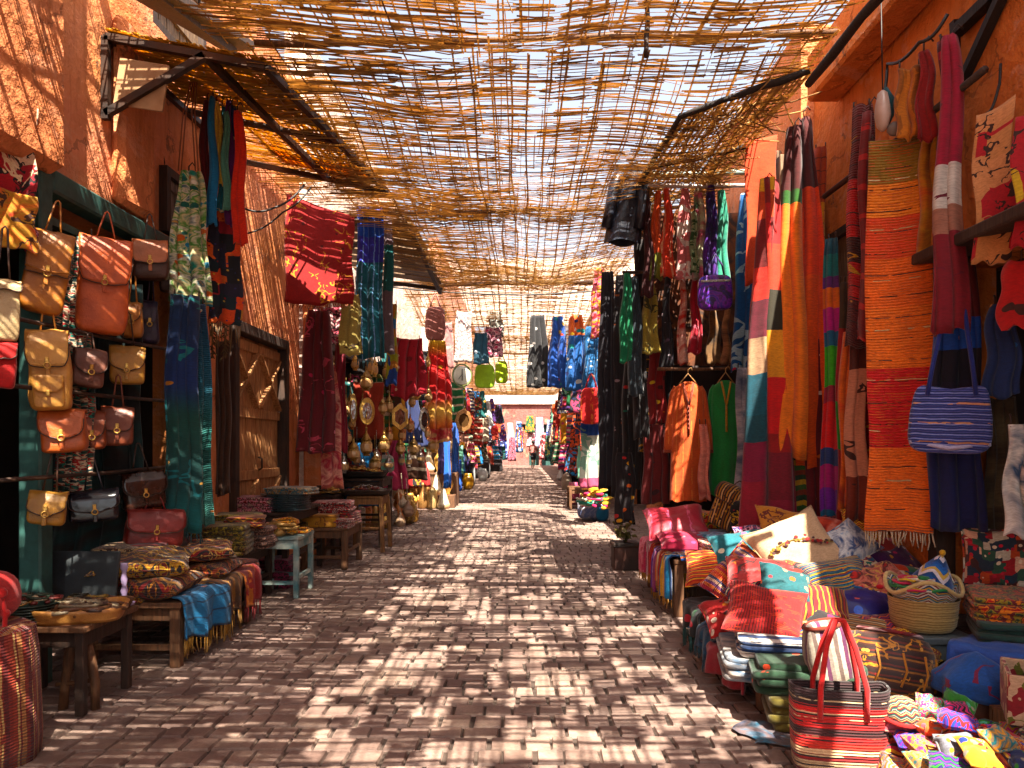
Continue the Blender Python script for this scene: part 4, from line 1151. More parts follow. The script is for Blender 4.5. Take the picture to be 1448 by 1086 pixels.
bag('rust satchel tucked behind the wide one', (110, 584, 150, 634), Yb(130, 2.92), L_RUST, .6, .14, P, 0, .1, fcurve=.9)
bag('small red brown satchel below the yellow tan bag', (143, 578, 190, 628), Yb(166), leather('7e3c22'), .55, .14, P, 0, .24, fcurve=.6)
bag('small mustard clutch hanging lowest on the left', (42, 697, 97, 740), Yb(69), leather('a8741c'), .58, .1, P, .06, .3, fcurve=.8)
bag('glossy black handbag with white highlights', (97, 695, 168, 736), Yb(134), L_BLACK, .58, .13, P, -.05, .24, fcurve=.8)
bag('dark chocolate bag with brass clasp beside the blue shawl', (168, 668, 232, 718), Yb(200), plain('glossy_brown', '34190e', rough=.25, c2='241008'), .55, .16, P, -.1, .22, fcurve=.6)
bag('large oxblood bag slumped beneath the chocolate one', (178, 722, 262, 772), Yb(215, 2.75), L_RED, .5, .2, P, .05, .14, fcurve=.5)
bag('cream hide tote cut off by the left photo edge', (-22, 398, 31, 480), 3.95, leather('b09a72', '94794e'), .12, .08, P, .02, .3, buckle=None, fcurve=.05)
bag('scarlet cloth pouch under the cream tote', (-22, 485, 26, 546), 3.95, fab(('plain', 'a01420')), .3, .08, P, 0, .08, buckle=None, fcurve=.6, name='cloth_pouch', group=None)
# rods and cords that carry the bags
def rod(label, a, b, r=.014, m=IRON, name='hanging_rod', cat='rod', group='rods the goods hang from'):
    a, b = Vector(a), Vector(b); mb = MB(); mb.tube([(0, 0, 0), (b - a) * .5 + Vector((0, 0, -.01)), b - a], r, 7)
    return tag(mb.build(name, m, loc=a), label, cat, group)
rod('iron rod in the bag shop above the pale backpack', (-2.9, 4.2, 2.22), (-2.9, 6.6, 2.3))
rod('lower iron rod above the wide rust satchel', (-2.88, 4.1, 1.83), (-2.88, 6.5, 1.86))
rod('lowest iron rod above the mustard clutch', (-2.88, 4.0, 1.3), (-2.88, 6.3, 1.32))
SPARK = fab(('speck', 30, ['0e2a2a', '1c6a5a', '8a2020', 'c8b8a0', '123c3a', '0c1a20']))
hang('beaded_curtain', 'glittering beaded curtain between the mustard and orange rucksacks', 'curtain', (78, 330, 130, 700), 4.95, SPARK, P, nf=5, amp=.03)
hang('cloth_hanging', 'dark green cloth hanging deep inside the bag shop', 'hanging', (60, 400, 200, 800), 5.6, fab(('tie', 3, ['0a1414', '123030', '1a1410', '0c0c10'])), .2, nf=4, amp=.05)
hang('painted_hide', 'crimson painted hide with cream patchwork panels, upper left edge', 'painted hide', (-40, 128, 52, 285), 4.28, fab(('patch', 3.2, ['a01030', '8c0e28', 'a01030', 'c8a890', '900c2c']), [('curl', '1a0e0e', 16, .05, .5), ('curl', 'e0c8a8', 9, .03, .5)], wob=.004), .8, nf=1, amp=.012, th=.008, topz=.35, hook=False)
hang('painted_hide', 'orange and yellow painted hide below the crimson one', 'painted hide', (-40, 262, 52, 352), 4.24, fab(('tie', 5, ['b8321a', 'c8781c', 'a8801c', 'c04c1a', '8c2030']), [('curl', '40200c', 14, .04, .5)]), .8, nf=1, amp=.012, th=.008, topz=.2, hook=False)
hang('beaded_purse', 'magenta trimmed scrap hanging at the corner of the orange hide', 'scrap', (33, 320, 52, 358), 4.4, fab(('speck', 40, ['8a1040', 'd8a0b0', '401020', 'b03060'])), .6, nf=2, amp=.01)
# dress, scarves, patchwork at the pillar
TEALPRINT = fab(('tie', 7, ['0c6a5a', '1a8a78', 'd8c8a0', '4a8a3a', 'e0d8c0', '0a5a6a', 'c89858']), [('dots', ['e8e0d0', '0a5a50', 'c86a3a', '1a7a9a'], 14, .32)], trans=.15)
hang('printed_dress', 'teal and cream printed dress hanging from long thin straps', 'dress', (238, 243, 299, 432), 6.05, TEALPRINT, .35, .45, 1.0, .55, 3, .035)
mb = MB(); O = at(268, 245, 6.05)
for dx in (-.08, .06):
    for k in (-.012, .012): mb.tube([Vector((dx + k, 0, .02)), Vector((dx * .5 + k, .0, .5)), Vector((.07 + k * .5, 0, .95))], .006, 5)
tag(mb.build('strap_cord', plain('copper_cord', '8a4a24', rough=.5), loc=O), 'copper coloured straps rising from the teal printed dress to the awning', 'cord')
hang('printed_cloth', 'narrow green printed cloth below the teal dress', 'cloth', (263, 345, 292, 432), 6.12, fab(('tie', 6, ['3a7a5a', 'd0d0a8', '6a9a5a', 'b89a60']), [('dots', ['d8c8b8', '7a4a9a', 'c07a3a'], 16, .3)]), .35, nf=2, amp=.02)
TUFT = [('lightblue', 'steel blue silk scarf, widest of the bunch under the awning', '3a7aa8', 292, 305), ('y', 'buttercup scarf between two blue ones under the awning', 'd8b060', 300, 309), ('t', 'deep teal scarf in the bunch under the awning', '12606a', 307, 318), ('g', 'sage scarf in the bunch under the awning', '5a8a7a', 314, 322), ('p', 'purple scarf in the bunch under the awning', '5a2058', 319, 328), ('b', 'navy scarf in the bunch under the awning', '1a2a5a', 325, 332), ('o', 'coral scarf at the right of the bunch under the awning', 'd84a20', 329, 343), ('m', 'maroon scarf at the left of the bunch under the awning', '5a1418', 282, 294)]
for i, (k, lb_, c, a, b) in enumerate(TUFT):
    hang('silk_scarf', lb_, 'scarf', (a, 138 + (i * 7) % 22, b + 4, (318, 262, 300, 296, 318, 310, 345, 300)[i]), 6.2 + .05 * (i % 3), fab(('plain', c), [('lines', 'd8c0a0', 'v', 3, .06)] if i % 3 == 2 else (), trans=.2), .3, .35, 1, .5, 1.5, .02, group='scarves bunched under the left awning', nu=12)
PATCHD = fab(('patch', 9, ['14101c', '1a1428', 'c8641a', '0e0c14', '8a1a2c', 'b8861c', '1a1a2c', '102028', 'd0581c']), [('dots', ['8a1020', 'c0a050', '2a2a5a'], 24, .2)], wob=.002)
hang('patchwork_hanging', 'dark patchwork hanging with orange squares and frayed hem', 'hanging', (294, 292, 342, 458), 6.4, PATCHD, .3, nf=1.5, amp=.02, fringe=fab(('plain', '6a4a1a')), fl=.22)
SHAWL = fab(('grad', [(0, '1c6a6a'), (.2, '0c3a3a'), (.45, '0a4038'), (.6, '082a5c'), (.85, '08264a'), (1, '081c30')]), [('dots', ['c89a5a', 'b87a3a', '0c4a5a'], 7, .13), ('curl', '0e6a70', 6, .03, .55)], L=1.95, trans=.12)
hang('long_shawl', 'long deep blue shawl fading to green, with gold flecks', 'shawl', (226, 418, 290, 752), 5.75, SHAWL, .45, .62, 1.0, .8, 3.5, .05, fringe=fab(('plain', '1c4a50')), fl=.08)
hang('woven_shawl', 'teal grey woven shawl with flecked edge beside the deep blue one', 'shawl', (262, 430, 301, 742), 5.95, fab(('grad', [(0, '4a8078'), (.4, '24605a'), (.7, '12546a'), (1, '0a3050')]), [('dots', ['d08a5a', 'b84a2a', 'd8c8a8'], 9, .14)], L=1.75, rib=60), .4, .5, 1.0, .7, 2, .03)
# front stalls ------------------------------------------------------
table('rustic_table', 'dark rustic table holding the tan tray, on log legs', 'table', -3.0, -2.38, 4.05, 4.62, .5, W_MID, .035, .05, .05, 0, W_DARK)
tr = thing('log_trestle', 'log trestle of two bent branches under the dark rustic table', 'trestle', (-2.5, 4.2, 0))
for s_ in (-1, 1):
    m_ = MB(); m_.tube([(s_ * .09, 0, 0), (s_ * .085, .01, .15), (s_ * .06, .0, .3), (s_ * .03, 0, .44)], [.026, .024, .028, .022], 9); m_.build('leg', W_MID, tr, jit=.006)
m_ = MB(); m_.tube([(-.13, 0, .14), (0, .01, .15), (.1, 0, .17)], .013, 7); m_.build('stretcher', W_MID, tr)
tray('tan leather lined tray on the dark rustic table', (-2.52, 4.26, .502), .46, .34, .075, leather('b8803c', '98602a'), 20)
heap('dark brown leather scraps and wallets heaped in the tan tray', (-2.52, 4.26, .535), .36, .26, .05, None, 3, 90, [leather('3a2216'), leather('6a4426'), leather('241812'), leather('8a7a60')], 'leather_scrap_heap', 'leather scraps', .032)
plates('stack of dull green plates on the dark rustic table', (-2.78, 4.2, .502), 6, .17, [plain('green_glaze', '34443a', rough=.35, c2='28342c')])
heap('mixed trinkets lying on the green plates', (-2.78, 4.2, .605), .26, .26, .03, None, 5, 60, [leather('7a2a24'), leather('b0a080'), leather('3a4a3a'), GOLD2], 'trinket_heap', 'trinkets', .022)
tray('second dark tray behind the tan one', (-2.62, 4.5, .502), .5, .14, .06, wood('6a4424'), 5)
heap('small ochre wares in the dark tray behind the tan one', (-2.62, 4.5, .53), .4, .1, .05, None, 8, 60, [leather('8a6a24'), leather('5a2a1c'), leather('2a2a1c')], 'trinket_heap', 'trinkets', .02)
sl = thing('slate_board', 'grey slate board leaning behind the left trays', 'board', (-2.88, 4.85, .5))
m_ = MB(); m_.box((0, 0, .15), (.5, .025, .3), M=Matrix.Rotation(-.18, 3, 'X'), bev=.006); m_.build('board', plain('slate', '2c3236', rough=.6, c2='1a1e20'), sl)
stn = thing('candle_stand', 'pale twisted candle stand at the end of the trays', 'candle stand', (-2.47, 4.62, .5))
m_ = MB(); m_.lathe([(.06, 0), (.062, .015), (.02, .03), (.014, .06), (.022, .09), (.012, .12), (.02, .16), (.012, .2), (.024, .235), (.02, .25), (.022, .26)], 14); m_.build('stem', plain('pale_glaze', 'a890b8', rough=.25, c2='787088'), stn)
table('low_bench', 'low wooden bench under the fringed throws', 'bench', -2.95, -2.27, 4.95, 6.3, .44, W_MID, .04, .07, .05, .3)
KIL = lambda s, cs, ov=(): fab(('zig', s, 5.5, cs), ov, rib=110)
k1 = KIL(9, ['2a1010', '6a1c14', '1c1418', '9a6a24', '3a1410', '180e10'], [('curl', 'b08a3a', 20, .035, .4)])
k2 = KIL(8, ['3a0e10', '1a0e10', '7a1c18', '24100e', 'a87a30'], [('curl', 'a8702a', 24, .03, .4)])
k3 = KIL(10, ['5a1412', '140e12', '8a2018', 'c08a4a', '200e10'], [('curl', 'c09a60', 18, .03, .45)])
k4 = KIL(7, ['30100e', '8a3a1a', '1a0c0e', '5a1210'], [('curl', 'b07a40', 22, .03, .4)])
pillow('upper dark kilim cushion, top of the left pile on the low bench', (-2.62, 5.15, .68), .62, .5, .17, k1, 8, 7, 12)
pillow('lower dark kilim cushion with yellow veins on the low bench', (-2.6, 5.17, .53), .62, .52, .18, k2, -4, 3, 6)
pillow('upper red kilim cushion of the right pile on the low bench', (-2.52, 5.85, .66), .48, .46, .15, k3, 14, 5, 10)
pillow('lower striped kilim cushion of the right pile on the low bench', (-2.5, 5.87, .52), .5, .46, .15, k4, 0, 2, 4)
folded('maroon folded rug behind the kilim cushions', (-2.78, 5.6, .44), .35, .7, .34, fab(('zig', 6, 4, ['4a1012', '6a1a16', '2a0e10'])), 0, layers=4)
for lb_, c_, w_, d_, h_, m_, yw in [('wine and gold folded textile at the near end of the low bench', (-2.72, 5.02, .44), .4, .16, .1, fab(('speck', 30, ['5a0c18', '8a6a24', '2a0a10', '7a1c20'])), 4),
 ('brown and cream folded textile under the oxblood bag', (-2.86, 5.3, .62), .3, .4, .16, fab(('speck', 26, ['3a2418', 'a08868', '241610', '6a3a24'])), 8),
 ('black and orange folded blanket between the bench and the painted stool', (-2.5, 6.42, .3), .42, .3, .2, fab(('zig', 14, 8, ['140c0c', 'a8501c', '2a100c', '5a1a10'])), -6),
 ('rust folded kilim on the trestle table beside the gold edged fabric', (-2.6, 7.0, .72), .36, .34, .1, fab(('zig', 16, 10, ['7a2a14', '2a140e', 'a8742a', '5a1810'])), 14),
 ('plum folded shawl in front of the crimson flowered textile', (-2.6, 7.85, .0), .4, .3, .3, fab(('speck', 26, ['3a1424', '7a2a44', '1a0c14'])), 0),
 ('grey and red folded cloth beside the yellow box', (-2.2, 8.98, .5), .34, .22, .1, fab(('speck', 30, ['6a5a54', '8a2024', 'a89a90', '3a1a1a'])), -10)]:
    folded(lb_, c_, w_, d_, h_, m_, yw)
FR_M = fab(('plain', '8a6420')); FR_R = fab(('plain', '7a1c14'))
BLUET = fab(('plain', '1a6f9c'), [('dots', ['d8a060', '7a2030', 'b86a2a', 'c8c0b0'], 8, .17), ('lines', '0a3a5a', 'v', 9, .12)], rib=120)
throw('turquoise blue throw with red flecks and mustard fringe', (-2.25, 5.24, .455), .54, .42, .3, BLUET, 90 - 12, FR_M, fl=.13)
throw('mustard brown throw between the blue and the red one', (-2.25, 5.71, .458), .42, .42, .27, fab(('plain', '8a5c1a'), [('lines', '4a2c10', 'u', 12, .3), ('dots', ['c89a4a', '5a2a10'], 12, .2)], rib=120), 90, FR_M, fl=.15)
throw('red throw at the far end of the low bench', (-2.25, 6.1, .462), .36, .42, .3, fab(('plain', '8a1a14'), [('lines', 'b86a1c', 'u', 8, .25), ('dots', ['c0882a', '3a0c0c'], 9, .18)], rib=120), 90, FR_R, fl=.12)
# second row of stalls
table('painted_stool', 'chipped white and turquoise stool with fruit coloured purses', 'stool', -2.62, -2.16, 7.2, 7.75, .6, plain('chipped_paint', 'a0a498', rough=.7, c2='3a6a70', vs=5), .035, .05, .03, .25)
heap('orange and green beaded purses heaped on the painted stool', (-2.4, 7.4, .6), .4, .4, .1, None, 11, 40, [fab(('speck', 40, ['c05a1a', '3a5a1a', 'c8a030'])), fab(('speck', 40, ['8a2a14', 'd89a3a', '1a3a24'])), GOLD2], 'purse_heap', 'purses', .055)
table('wide_trestle', 'dark trestle table holding the brown folded textiles', 'table', -3.0, -2.5, 6.5, 7.5, .52, W_DARK, .04, .06, .04, .3)
dk = fab(('speck', 26, ['2a2414', '3a2a18', '1a1610', '6a5a2c', '241a18', '8a6a4a']), [('curl', '8a7a3a', 24, .04, .45)])
folded('olive black knotted textile pile beside the blue shawl', (-2.72, 6.75, .52), .5, .5, .26, dk, 10, layers=4)
folded('brown mottled textile with pinkish ends on the trestle table', (-2.62, 7.2, .52), .5, .42, .2, fab(('speck', 30, ['3a2a24', '4a302a', 'a07a6a', '2a1c18', '5a3a30'])), -8, layers=3)
folded('gold edged dark fabric on top of the olive pile', (-2.78, 7.3, .72), .46, .4, .1, dk, 22, layers=2)
table('shelf_table', 'long dark table along the wall below the plank door', 'table', -3.0, -2.45, 7.8, 9.2, .78, W_DARK, .04, .06, .04, .3)
folded('crimson flowered textile at the left of the plate stack', (-2.85, 8.0, .78), .45, .4, .16, fab(('speck', 24, ['7a1820', 'c0808a', '4a1014', 'a89080'])), 5, layers=3)
plates('stack of blue grey plates below the plank door', (-2.55, 8.05, .78), 9, .26, [plain('blue_glaze', '3c5058', rough=.3, c2='2a3a40')], h=.02)
folded('patterned blue and gold cloth lying on the blue grey plates', (-2.5, 8.1, .965), .5, .36, .07, fab(('speck', 22, ['9a7a4a', '3a6a7a', 'b8a080', '6a3a2a'])), -10, layers=2)
table('open_crate_table', 'brown table with a yellow box and red textiles', 'table', -2.62, -2.08, 8.85, 9.7, .5, W_MID, .04, .07, .03, .3)
folded('dark red and white patterned textile on the brown table', (-2.35, 9.3, .66), .5, .5, .13, fab(('speck', 26, ['7a1420', 'c8a8a0', '3a0e14', 'a83a3a', '5a1018'])), 6, layers=3)
folded('maroon quilt beneath the patterned textile on the brown table', (-2.3, 9.35, .5), .48, .55, .16, fab(('speck', 20, ['5a1018', '8a1c20', '2a0c10', '9a6a3a'])), -4, layers=3)
bx = thing('cloth_box', 'mustard yellow cloth covered box at the front of the brown table', 'box', (-2.42, 8.95, .5))
m_ = MB(); m_.superbox(.42, .18, .15, .2, (0, 0, .075), 24, 10); m_.build('box', fab(('plain', 'a8781c'), [('curl', '6a3a10', 14, .04, .5)]), bx)
m_ = MB(); m_.superbox(.43, .19, .035, .2, (0, 0, .14), 24, 6); m_.build('lid', fab(('plain', '8a5c14')), bx)
folded('olive and gold fringed shawl behind the yellow box', (-2.72, 9.1, .5), .4, .5, .24, dk, 0, layers=4)
st = table('wooden_stool', 'tall worn wooden stool with a tray of beads', 'stool', -2.42, -1.93, 10.3, 10.85, .78, wood('8a5a2c', 'a8763c'), .035, .055, .02, .42, None, .035)
tray('dark tray of red beads on the tall wooden stool', (-2.2, 10.5, .8), .72, .5, .06, W_DARK, 4)
heap('rust red beads heaped in the tray on the tall stool', (-2.2, 10.5, .83), .6, .4, .07, None, 13, 130, [plain('red_bead', '7a1c14', rough=.3), plain('plum_bead', '4a1a2a', rough=.3), GOLD2, SILVER], 'bead_heap', 'beads', .026)
tray('wide dark tray raised behind the bead tray', (-2.45, 11.0, 1.02), .95, .5, .08, W_BLACK, -4)
heap('copper trinkets in the raised dark tray', (-2.45, 11.0, 1.06), .8, .4, .1, None, 14, 150, [plain('copper', '9a4a2a', rough=.35, metal=.8), plain('red_bead', '7a1c14', rough=.3), GOLD], 'trinket_heap', 'trinkets', .028)
table('side_table', 'dark table behind the tall stool carrying brass pieces', 'table', -2.95, -2.0, 10.75, 11.6, 1.0, W_DARK, .04, .06, .04, .4)
vessel('brass teapot at the front of the dark brass table', (-2.72, 10.95, 1.0), .3, .12, 'teapot', GOLD, yaw=.5)
vessel('tall engraved brass vase on the dark brass table', (-2.88, 11.2, 1.0), .5, .13, 'vase', GOLD2)
heap('tangle of brass chains and bracelets left of the teapot', (-2.75, 10.2, .82), .6, .5, .12, None, 16, 110, [GOLD, GOLD2, leather('3a3014')], 'chain_heap', 'chains', .035)
table('chain_table', 'small dark table under the tangle of brass chains', 'table', -3.0, -2.5, 9.95, 10.5, .82, W_DARK, .04, .05, .03, .4)
# gourds and net of pots behind the stool
for i, (px, py, Y, r, c, t) in enumerate([(566, 737, 11.0, .085, 'a8896a', 'pale gourd lying lowest in the net beside the tall stool'), (577, 722, 11.2, .095, '8a6a54', 'brown gourd on the right of the net beside the tall stool'), (570, 712, 11.3, .075, 'b09a80', 'cream gourd at the top of the net beside the tall stool')]):
    g = thing('gourd', t, 'gourd', at(px, py, Y), group='gourds hanging beside the tall stool'); m_ = MB(); m_.lathe([(r * .2, -r), (r * .7, -r * .75), (r, -r * .1), (r * .8, r * .5), (r * .35, r * .95), (r * .25, r * 1.4), (r * .1, r * 1.6)], 16); m_.build('body', plain('gourd_' + c, c, rough=.5), g)
    m_ = MB(); m_.tube([(0, 0, r * 1.5), (-.03, 0, r * 1.5 + .35)], .006, 5); m_.build('cord', PALEWIRE, g)
# lower left corner
ps = thing('covered_post', 'round stand draped in a faded red striped cloth, lower left corner', 'stand', (-2.55, 3.52, 0))
m_ = MB(); m_.lathe([(.23, 0), (.235, .1), (.22, .5), (.205, .62), (.17, .645), (.02, .65)], 36, lobes=9, la=.03); m_.build('drape', fab(('stripes', 'u', 9, ['7a2a20', '8a3a2a', '6a1c1c', 'a0704a', '7a2a20', '581818']), [('lines', 'b89a6a', 'u', 14, .12)], rib=70), ps)
hl = thing('cloth_bundle', 'scarlet round bundle with gold motif on the draped stand', 'bundle', (-2.6, 3.52, .65))
m_ = MB(); m_.superbox(.36, .34, .26, .75, (0, 0, .12), 24, 14); m_.build('bundle', fab(('plain', 'a00c14'), [('dots', ['c89a2a'], 7, .18)]), hl, jit=.012)
m_ = MB(); m_.ball((.16, -.04, .15), .03); m_.ball((.17, -.02, .05), .022); m_.tube([(.16, -.04, .15), (.175, -.03, .05), (.185, -.05, -.06)], .012, 6); m_.build('tassel', fab(('plain', 'a81c28')), hl)

# hung textiles at the left of the gap -------------------------------
REDC = fab(('plain', '8c140c'), [('curl', 'c08a34', 7, .022, .52), ('dots', ['a8742a', '5a0c0a'], 6, .12)], trans=.12)
hang('embroidered_cloth', 'large red cloth with gold squiggle embroidery hanging above the stalls', 'cloth', (405, 290, 501, 430), 8.7, REDC, .12, nf=1, amp=.03, topz=.3, fringe=fab(('plain', '8a4a14')), fl=.05, hem=.02)
hang('long_scarf', 'long turquoise scarf with violet upper part beside the red cloth', 'scarf', (503, 292, 543, 506), 9.2, fab(('bands', [(0, '0a5a68'), (.63, '3a3aa0'), (.8, '2a50b0')]), [('lines', '8ab0e0', 'u', 14, .1)], L=1.88, trans=.2), .15, .9, 1.0, 1, 2.5, .035, fringe=fab(('plain', '0a5a68')), fl=.1)
hang('silk_scarf', 'narrow grey and teal scarf just right of the turquoise one', 'scarf', (540, 292, 556, 500), 9.6, fab(('bands', [(0, '6a5a60'), (.4, '0c5a5a'), (.7, '7a6a70')]), L=2, trans=.15), .2, .6, 1, .7, 1, .02, nu=12)
hang('silk_scarf', 'yellow green narrow scarf hanging below the grey and teal one', 'scarf', (545, 430, 562, 545), 9.9, fab(('patch', 8, ['8a8a1c', '1a3a7a', 'a06a2a', '1a5a8a'])), .2, .6, 1, .7, 1, .02, nu=12)
hang('cotton_tunic', 'pale khaki tunic hanging under the corner of the red cloth', 'tunic', (480, 415, 512, 502), 9.0, fab(('plain', '9a8a54'), [('curl', '3a2a14', 5, .02, .55)]), .2, .8, 1, .8, 2, .02)
hang('printed_cloth', 'pink and black printed cloth behind the khaki tunic', 'cloth', (445, 432, 486, 486), 9.5, fab(('speck', 14, ['c8a0a0', '1a1014', 'b05060', 'd8c8c0'])), .2, nf=2, amp=.02)
hang('long_garment', 'long wine red garment with pink motifs under the red cloth', 'garment', (420, 440, 476, 640), 9.3, fab(('plain', '5c0c1c'), [('dots', ['b83a5a', '8a1c34', 'd88a9a'], 6, .16), ('curl', 'b04a5a', 6, .02, .55)]), .25, .5, 1, .6, 3, .05)
hang('silk_scarf', 'pale pink and crimson scarf beside the wine red garment', 'scarf', (452, 520, 484, 690), 9.5, fab(('tie', 4, ['8a1030', 'd8a090', 'a01c40', 'c8806a', '6a0c24'])), .25, .3, 1, .5, 2, .03)
hang('silk_scarf', 'pointed crimson scarf reaching toward the brass table', 'scarf', (468, 470, 492, 640), 9.7, fab(('plain', '7a0c2c'), [('dots', ['c86a7a'], 8, .2)]), .25, .4, 1, .5, 1.5, .03)
hang('silk_scarf', 'dark plum scarf at the left end of the pink pillar', 'scarf', (426, 470, 445, 600), 9.6, fab(('plain', '3a0c1c')), .25, .5, 1, .6, 1.5, .03)
rod('dark beam over the lantern goods on the left', (-2.9, 9.1, 4.2), (-1.9, 9.2, 4.28), .025, W_DARK, 'hanging_pole', 'pole')
# dark doorway curtain beside the plank door
hang('door_curtain', 'brown doorway curtain left of the plank door', 'curtain', (302, 480, 326, 700), 7.2, fab(('plain', '3a2416')), .5, nf=3, amp=.03)
for i, (px, lbx) in enumerate([(300, 'left of two cords of dried herbs under the patchwork hanging'), (318, 'right of two cords of dried herbs under the patchwork hanging')]):
    m_ = MB(); rnd = random.Random(i)
    for k in range(26): a = Vector((0, 0, -.012 * k)); m_.tube([a, a + Vector((rnd.uniform(-.06, .06), rnd.uniform(-.05, .05), -rnd.uniform(.01, .06)))], .006, 4)
    m_.tube([(0, 0, .12), (0, 0, -.32)], .006, 5)
    tag(m_.build('herb_bundle', plain('dry_herb', '5a4020', rough=.9), loc=at(px, 455, 6.5)), lbx, 'herbs')
# ================================================================== RIGHT SIDE
Q = -0.5
RUGF = fab(('plain', 'c8b8a0'))
RUG = fab(('bands', [(0, 'e8780c'), (.21, 'c0140c'), (.41, 'e87c0e'), (.56, 'e8740c'), (.685, 'd4560c'), (.79, 'ec8a0e'), (.875, '8a6a1c')]), [('lines', '2a1a10', 'v', 7.3, .05, .45), ('lines', 'c8b890', 'v', 3.1, .025, .5), ('lines', 'c0600c', 'v', 60, .3, .5)], L=2.55, rib=55, wob=.004)
hang('woven_rug', 'large orange and red banded rug with white fringe', 'rug', (1224, 192, 1322, 752), 4.72, RUG, Q, nf=.5, amp=.012, th=.02, fringe=RUGF, fl=.1, hem=.004, nu=20, nv=40)
hang('woven_rug', 'brown and gold ribbed rug partly behind the large orange rug', 'rug', (1296, 195, 1332, 388), 4.95, fab(('bands', [(0, '7a4a1c'), (.3, '3a2414'), (.42, 'c8841c'), (.62, '54381c')]), [('lines', 'c8a878', 'v', 16, .2, .4)], L=.95, rib=50), Q, nf=.6, amp=.012, th=.016)
hang('woven_rug', 'narrow orange runner peeping out right of the large rug', 'rug', (1304, 390, 1322, 760), 4.98, fab(('bands', [(0, 'c8640c'), (.3, 'a8140c'), (.5, 'd0700c')]), [('lines', '2a1a10', 'v', 8, .06)], L=1.8, rib=55), Q, nf=.5, amp=.01, th=.014, nu=10)
DKRED = fab(('bands', [(0, '4a0c10'), (.2, 'a8200c'), (.36, '38100e'), (.47, 'b0280e'), (.72, '5a0c10')]), [('lines', '2a0a0a', 'v', 12, .1), ('curl', 'b88a3a', 6, .02, .56)], L=1.6, rib=60)
hang('woven_rug', 'dark red striped rug hanging left of the large orange rug', 'rug', (1196, 150, 1240, 490), 5.15, DKRED, Q, .55, 1, .6, 1.5, .03, th=.016)
hang('silk_scarf', 'dark red scarf bunched at the top left of the large rug', 'scarf', (1214, 160, 1236, 480), 5.0, fab(('plain', '6a0c14'), [('lines', 'a8301c', 'v', 5, .2)]), Q, .4, 1, .5, 1.5, .03)
hang('silk_scarf', 'rainbow banded scarf between the orange drapes and the rug', 'scarf', (1160, 338, 1192, 748), 5.6, fab(('bands', [(0, '1a5a7a'), (.06, '6a2a8a'), (.14, 'a02a6a'), (.22, '2a3a6a'), (.28, 'c8301c'), (.44, '8a2a3a'), (.5, '4aa01c'), (.64, '2a5a7a'), (.69, 'a8247a'), (.77, 'd0701c'), (.84, '5a2a6a'), (.88, '0c6a6a'), (.96, '1c4a5a')]), L=2.15, trans=.1), Q, .5, 1, .5, 2, .03)
hang('silk_scarf', 'red and green scarf just right of the rainbow one', 'scarf', (1184, 400, 1200, 740), 5.5, fab(('bands', [(0, '7a1414'), (.3, '2a7a1c'), (.5, '8a1a1a'), (.8, '3a2a1a')]), L=1.8), Q, .5, 1, .6, 1, .02, nu=12)
hang('cotton_shawl', 'dusty pink shawl hanging below the dark red rug', 'shawl', (1196, 485, 1226, 735), 5.25, fab(('bands', [(0, '6a2a1a'), (.25, 'b8806a'), (.85, '4a1c14')]), [('curl', '3a1a14', 7, .02, .56)], L=1.25), Q, .35, 1, .5, 1.5, .03)
hang('silk_scarf', 'orange and red scarf beside the dusty pink shawl', 'scarf', (1188, 470, 1208, 720), 5.4, fab(('tie', 4, ['b8381c', 'c86a1c', '8a1a14'])), Q, .4, 1, .5, 1.5, .03, nu=12)
# upper right
hang('silk_scarf', 'crimson scarf with a white middle at the bracket, upper right', 'scarf', (1312, 55, 1372, 470), 4.25, fab(('bands', [(0, '7a0c28'), (.33, 'a07060'), (.42, 'd8d0c8'), (.56, '98083c')]), [('curl', '6a0c2c', 8, .02, .56)], L=1.7, trans=.15), Q, .2, 1, .55, 2.5, .04)
hang('silk_scarf', 'rust red scarf left of the crimson one under the bracket', 'scarf', (1293, 75, 1322, 200), 4.5, fab(('plain', '8a1c10'), trans=.15), Q, .4, 1, .5, 2, .03)
hang('printed_cloth', 'plain ochre cloth between the rust scarf and the teal ornament', 'cloth', (1268, 95, 1302, 195), 4.62, fab(('plain', 'b8743a'), [('lines', '8a5424', 'u', 10, .2)]), Q, .8, 1, .8, 1.5, .02)
og = thing('hanging_ornament', 'pale ornament with teal ribbon above the large rug', 'ornament', at(1248, 128, 4.75))
m_ = MB(); m_.lathe([(.01, 0), (.03, -.02), (.045, -.1), (.05, -.16), (.035, -.23), (.012, -.26)], 16); m_.build('shell', plain('pale_shell', 'c8a898', rough=.35), og)
m_ = MB(); m_.tube([(.02, 0, .02), (.06, 0, -.06), (.05, 0, -.16), (.03, .0, -.22)], [.012, .025, .022, .012], 7, flat=.4); m_.build('ribbon', fab(('plain', '1c4a54')), og)
m_ = MB(); m_.ball((.07, -.01, -.25), .045, 14, 8); m_.build('ball', plain('grey_ball', '7a706a', rough=.4), og)
m_ = MB(); m_.tube([(0, 0, 0), (-.01, 0, .6)], .004, 5); m_.build('cord', WIRE, og)
HIDE = fab(('patch', 5.0, ['b88058', 'c08a64', 'a01430', 'b07c58', 'b8845c']), [('curl', '30160e', 14, .035, .52), ('dots', ['8c1030', '2a3a24'], 5, .14)], wob=.004)
hang('painted_hide', 'cream and crimson painted hide hanging on the orange wall, upper right', 'painted hide', (1376, 150, 1432, 372), 4.0, HIDE, -.75, nf=.8, amp=.012, th=.008, topz=-.3, hook=False)
hang('painted_hide', 'yellow and crimson painted hide cut by the right photo edge', 'painted hide', (1431, 150, 1500, 350), 3.7, fab(('patch', 2.6, ['b89a3a', 'a01430', 'c0a04a', '7a7a24']), [('curl', '30160e', 12, .035, .52)]), -.75, nf=.8, amp=.012, th=.008, topz=-.3, hook=False)
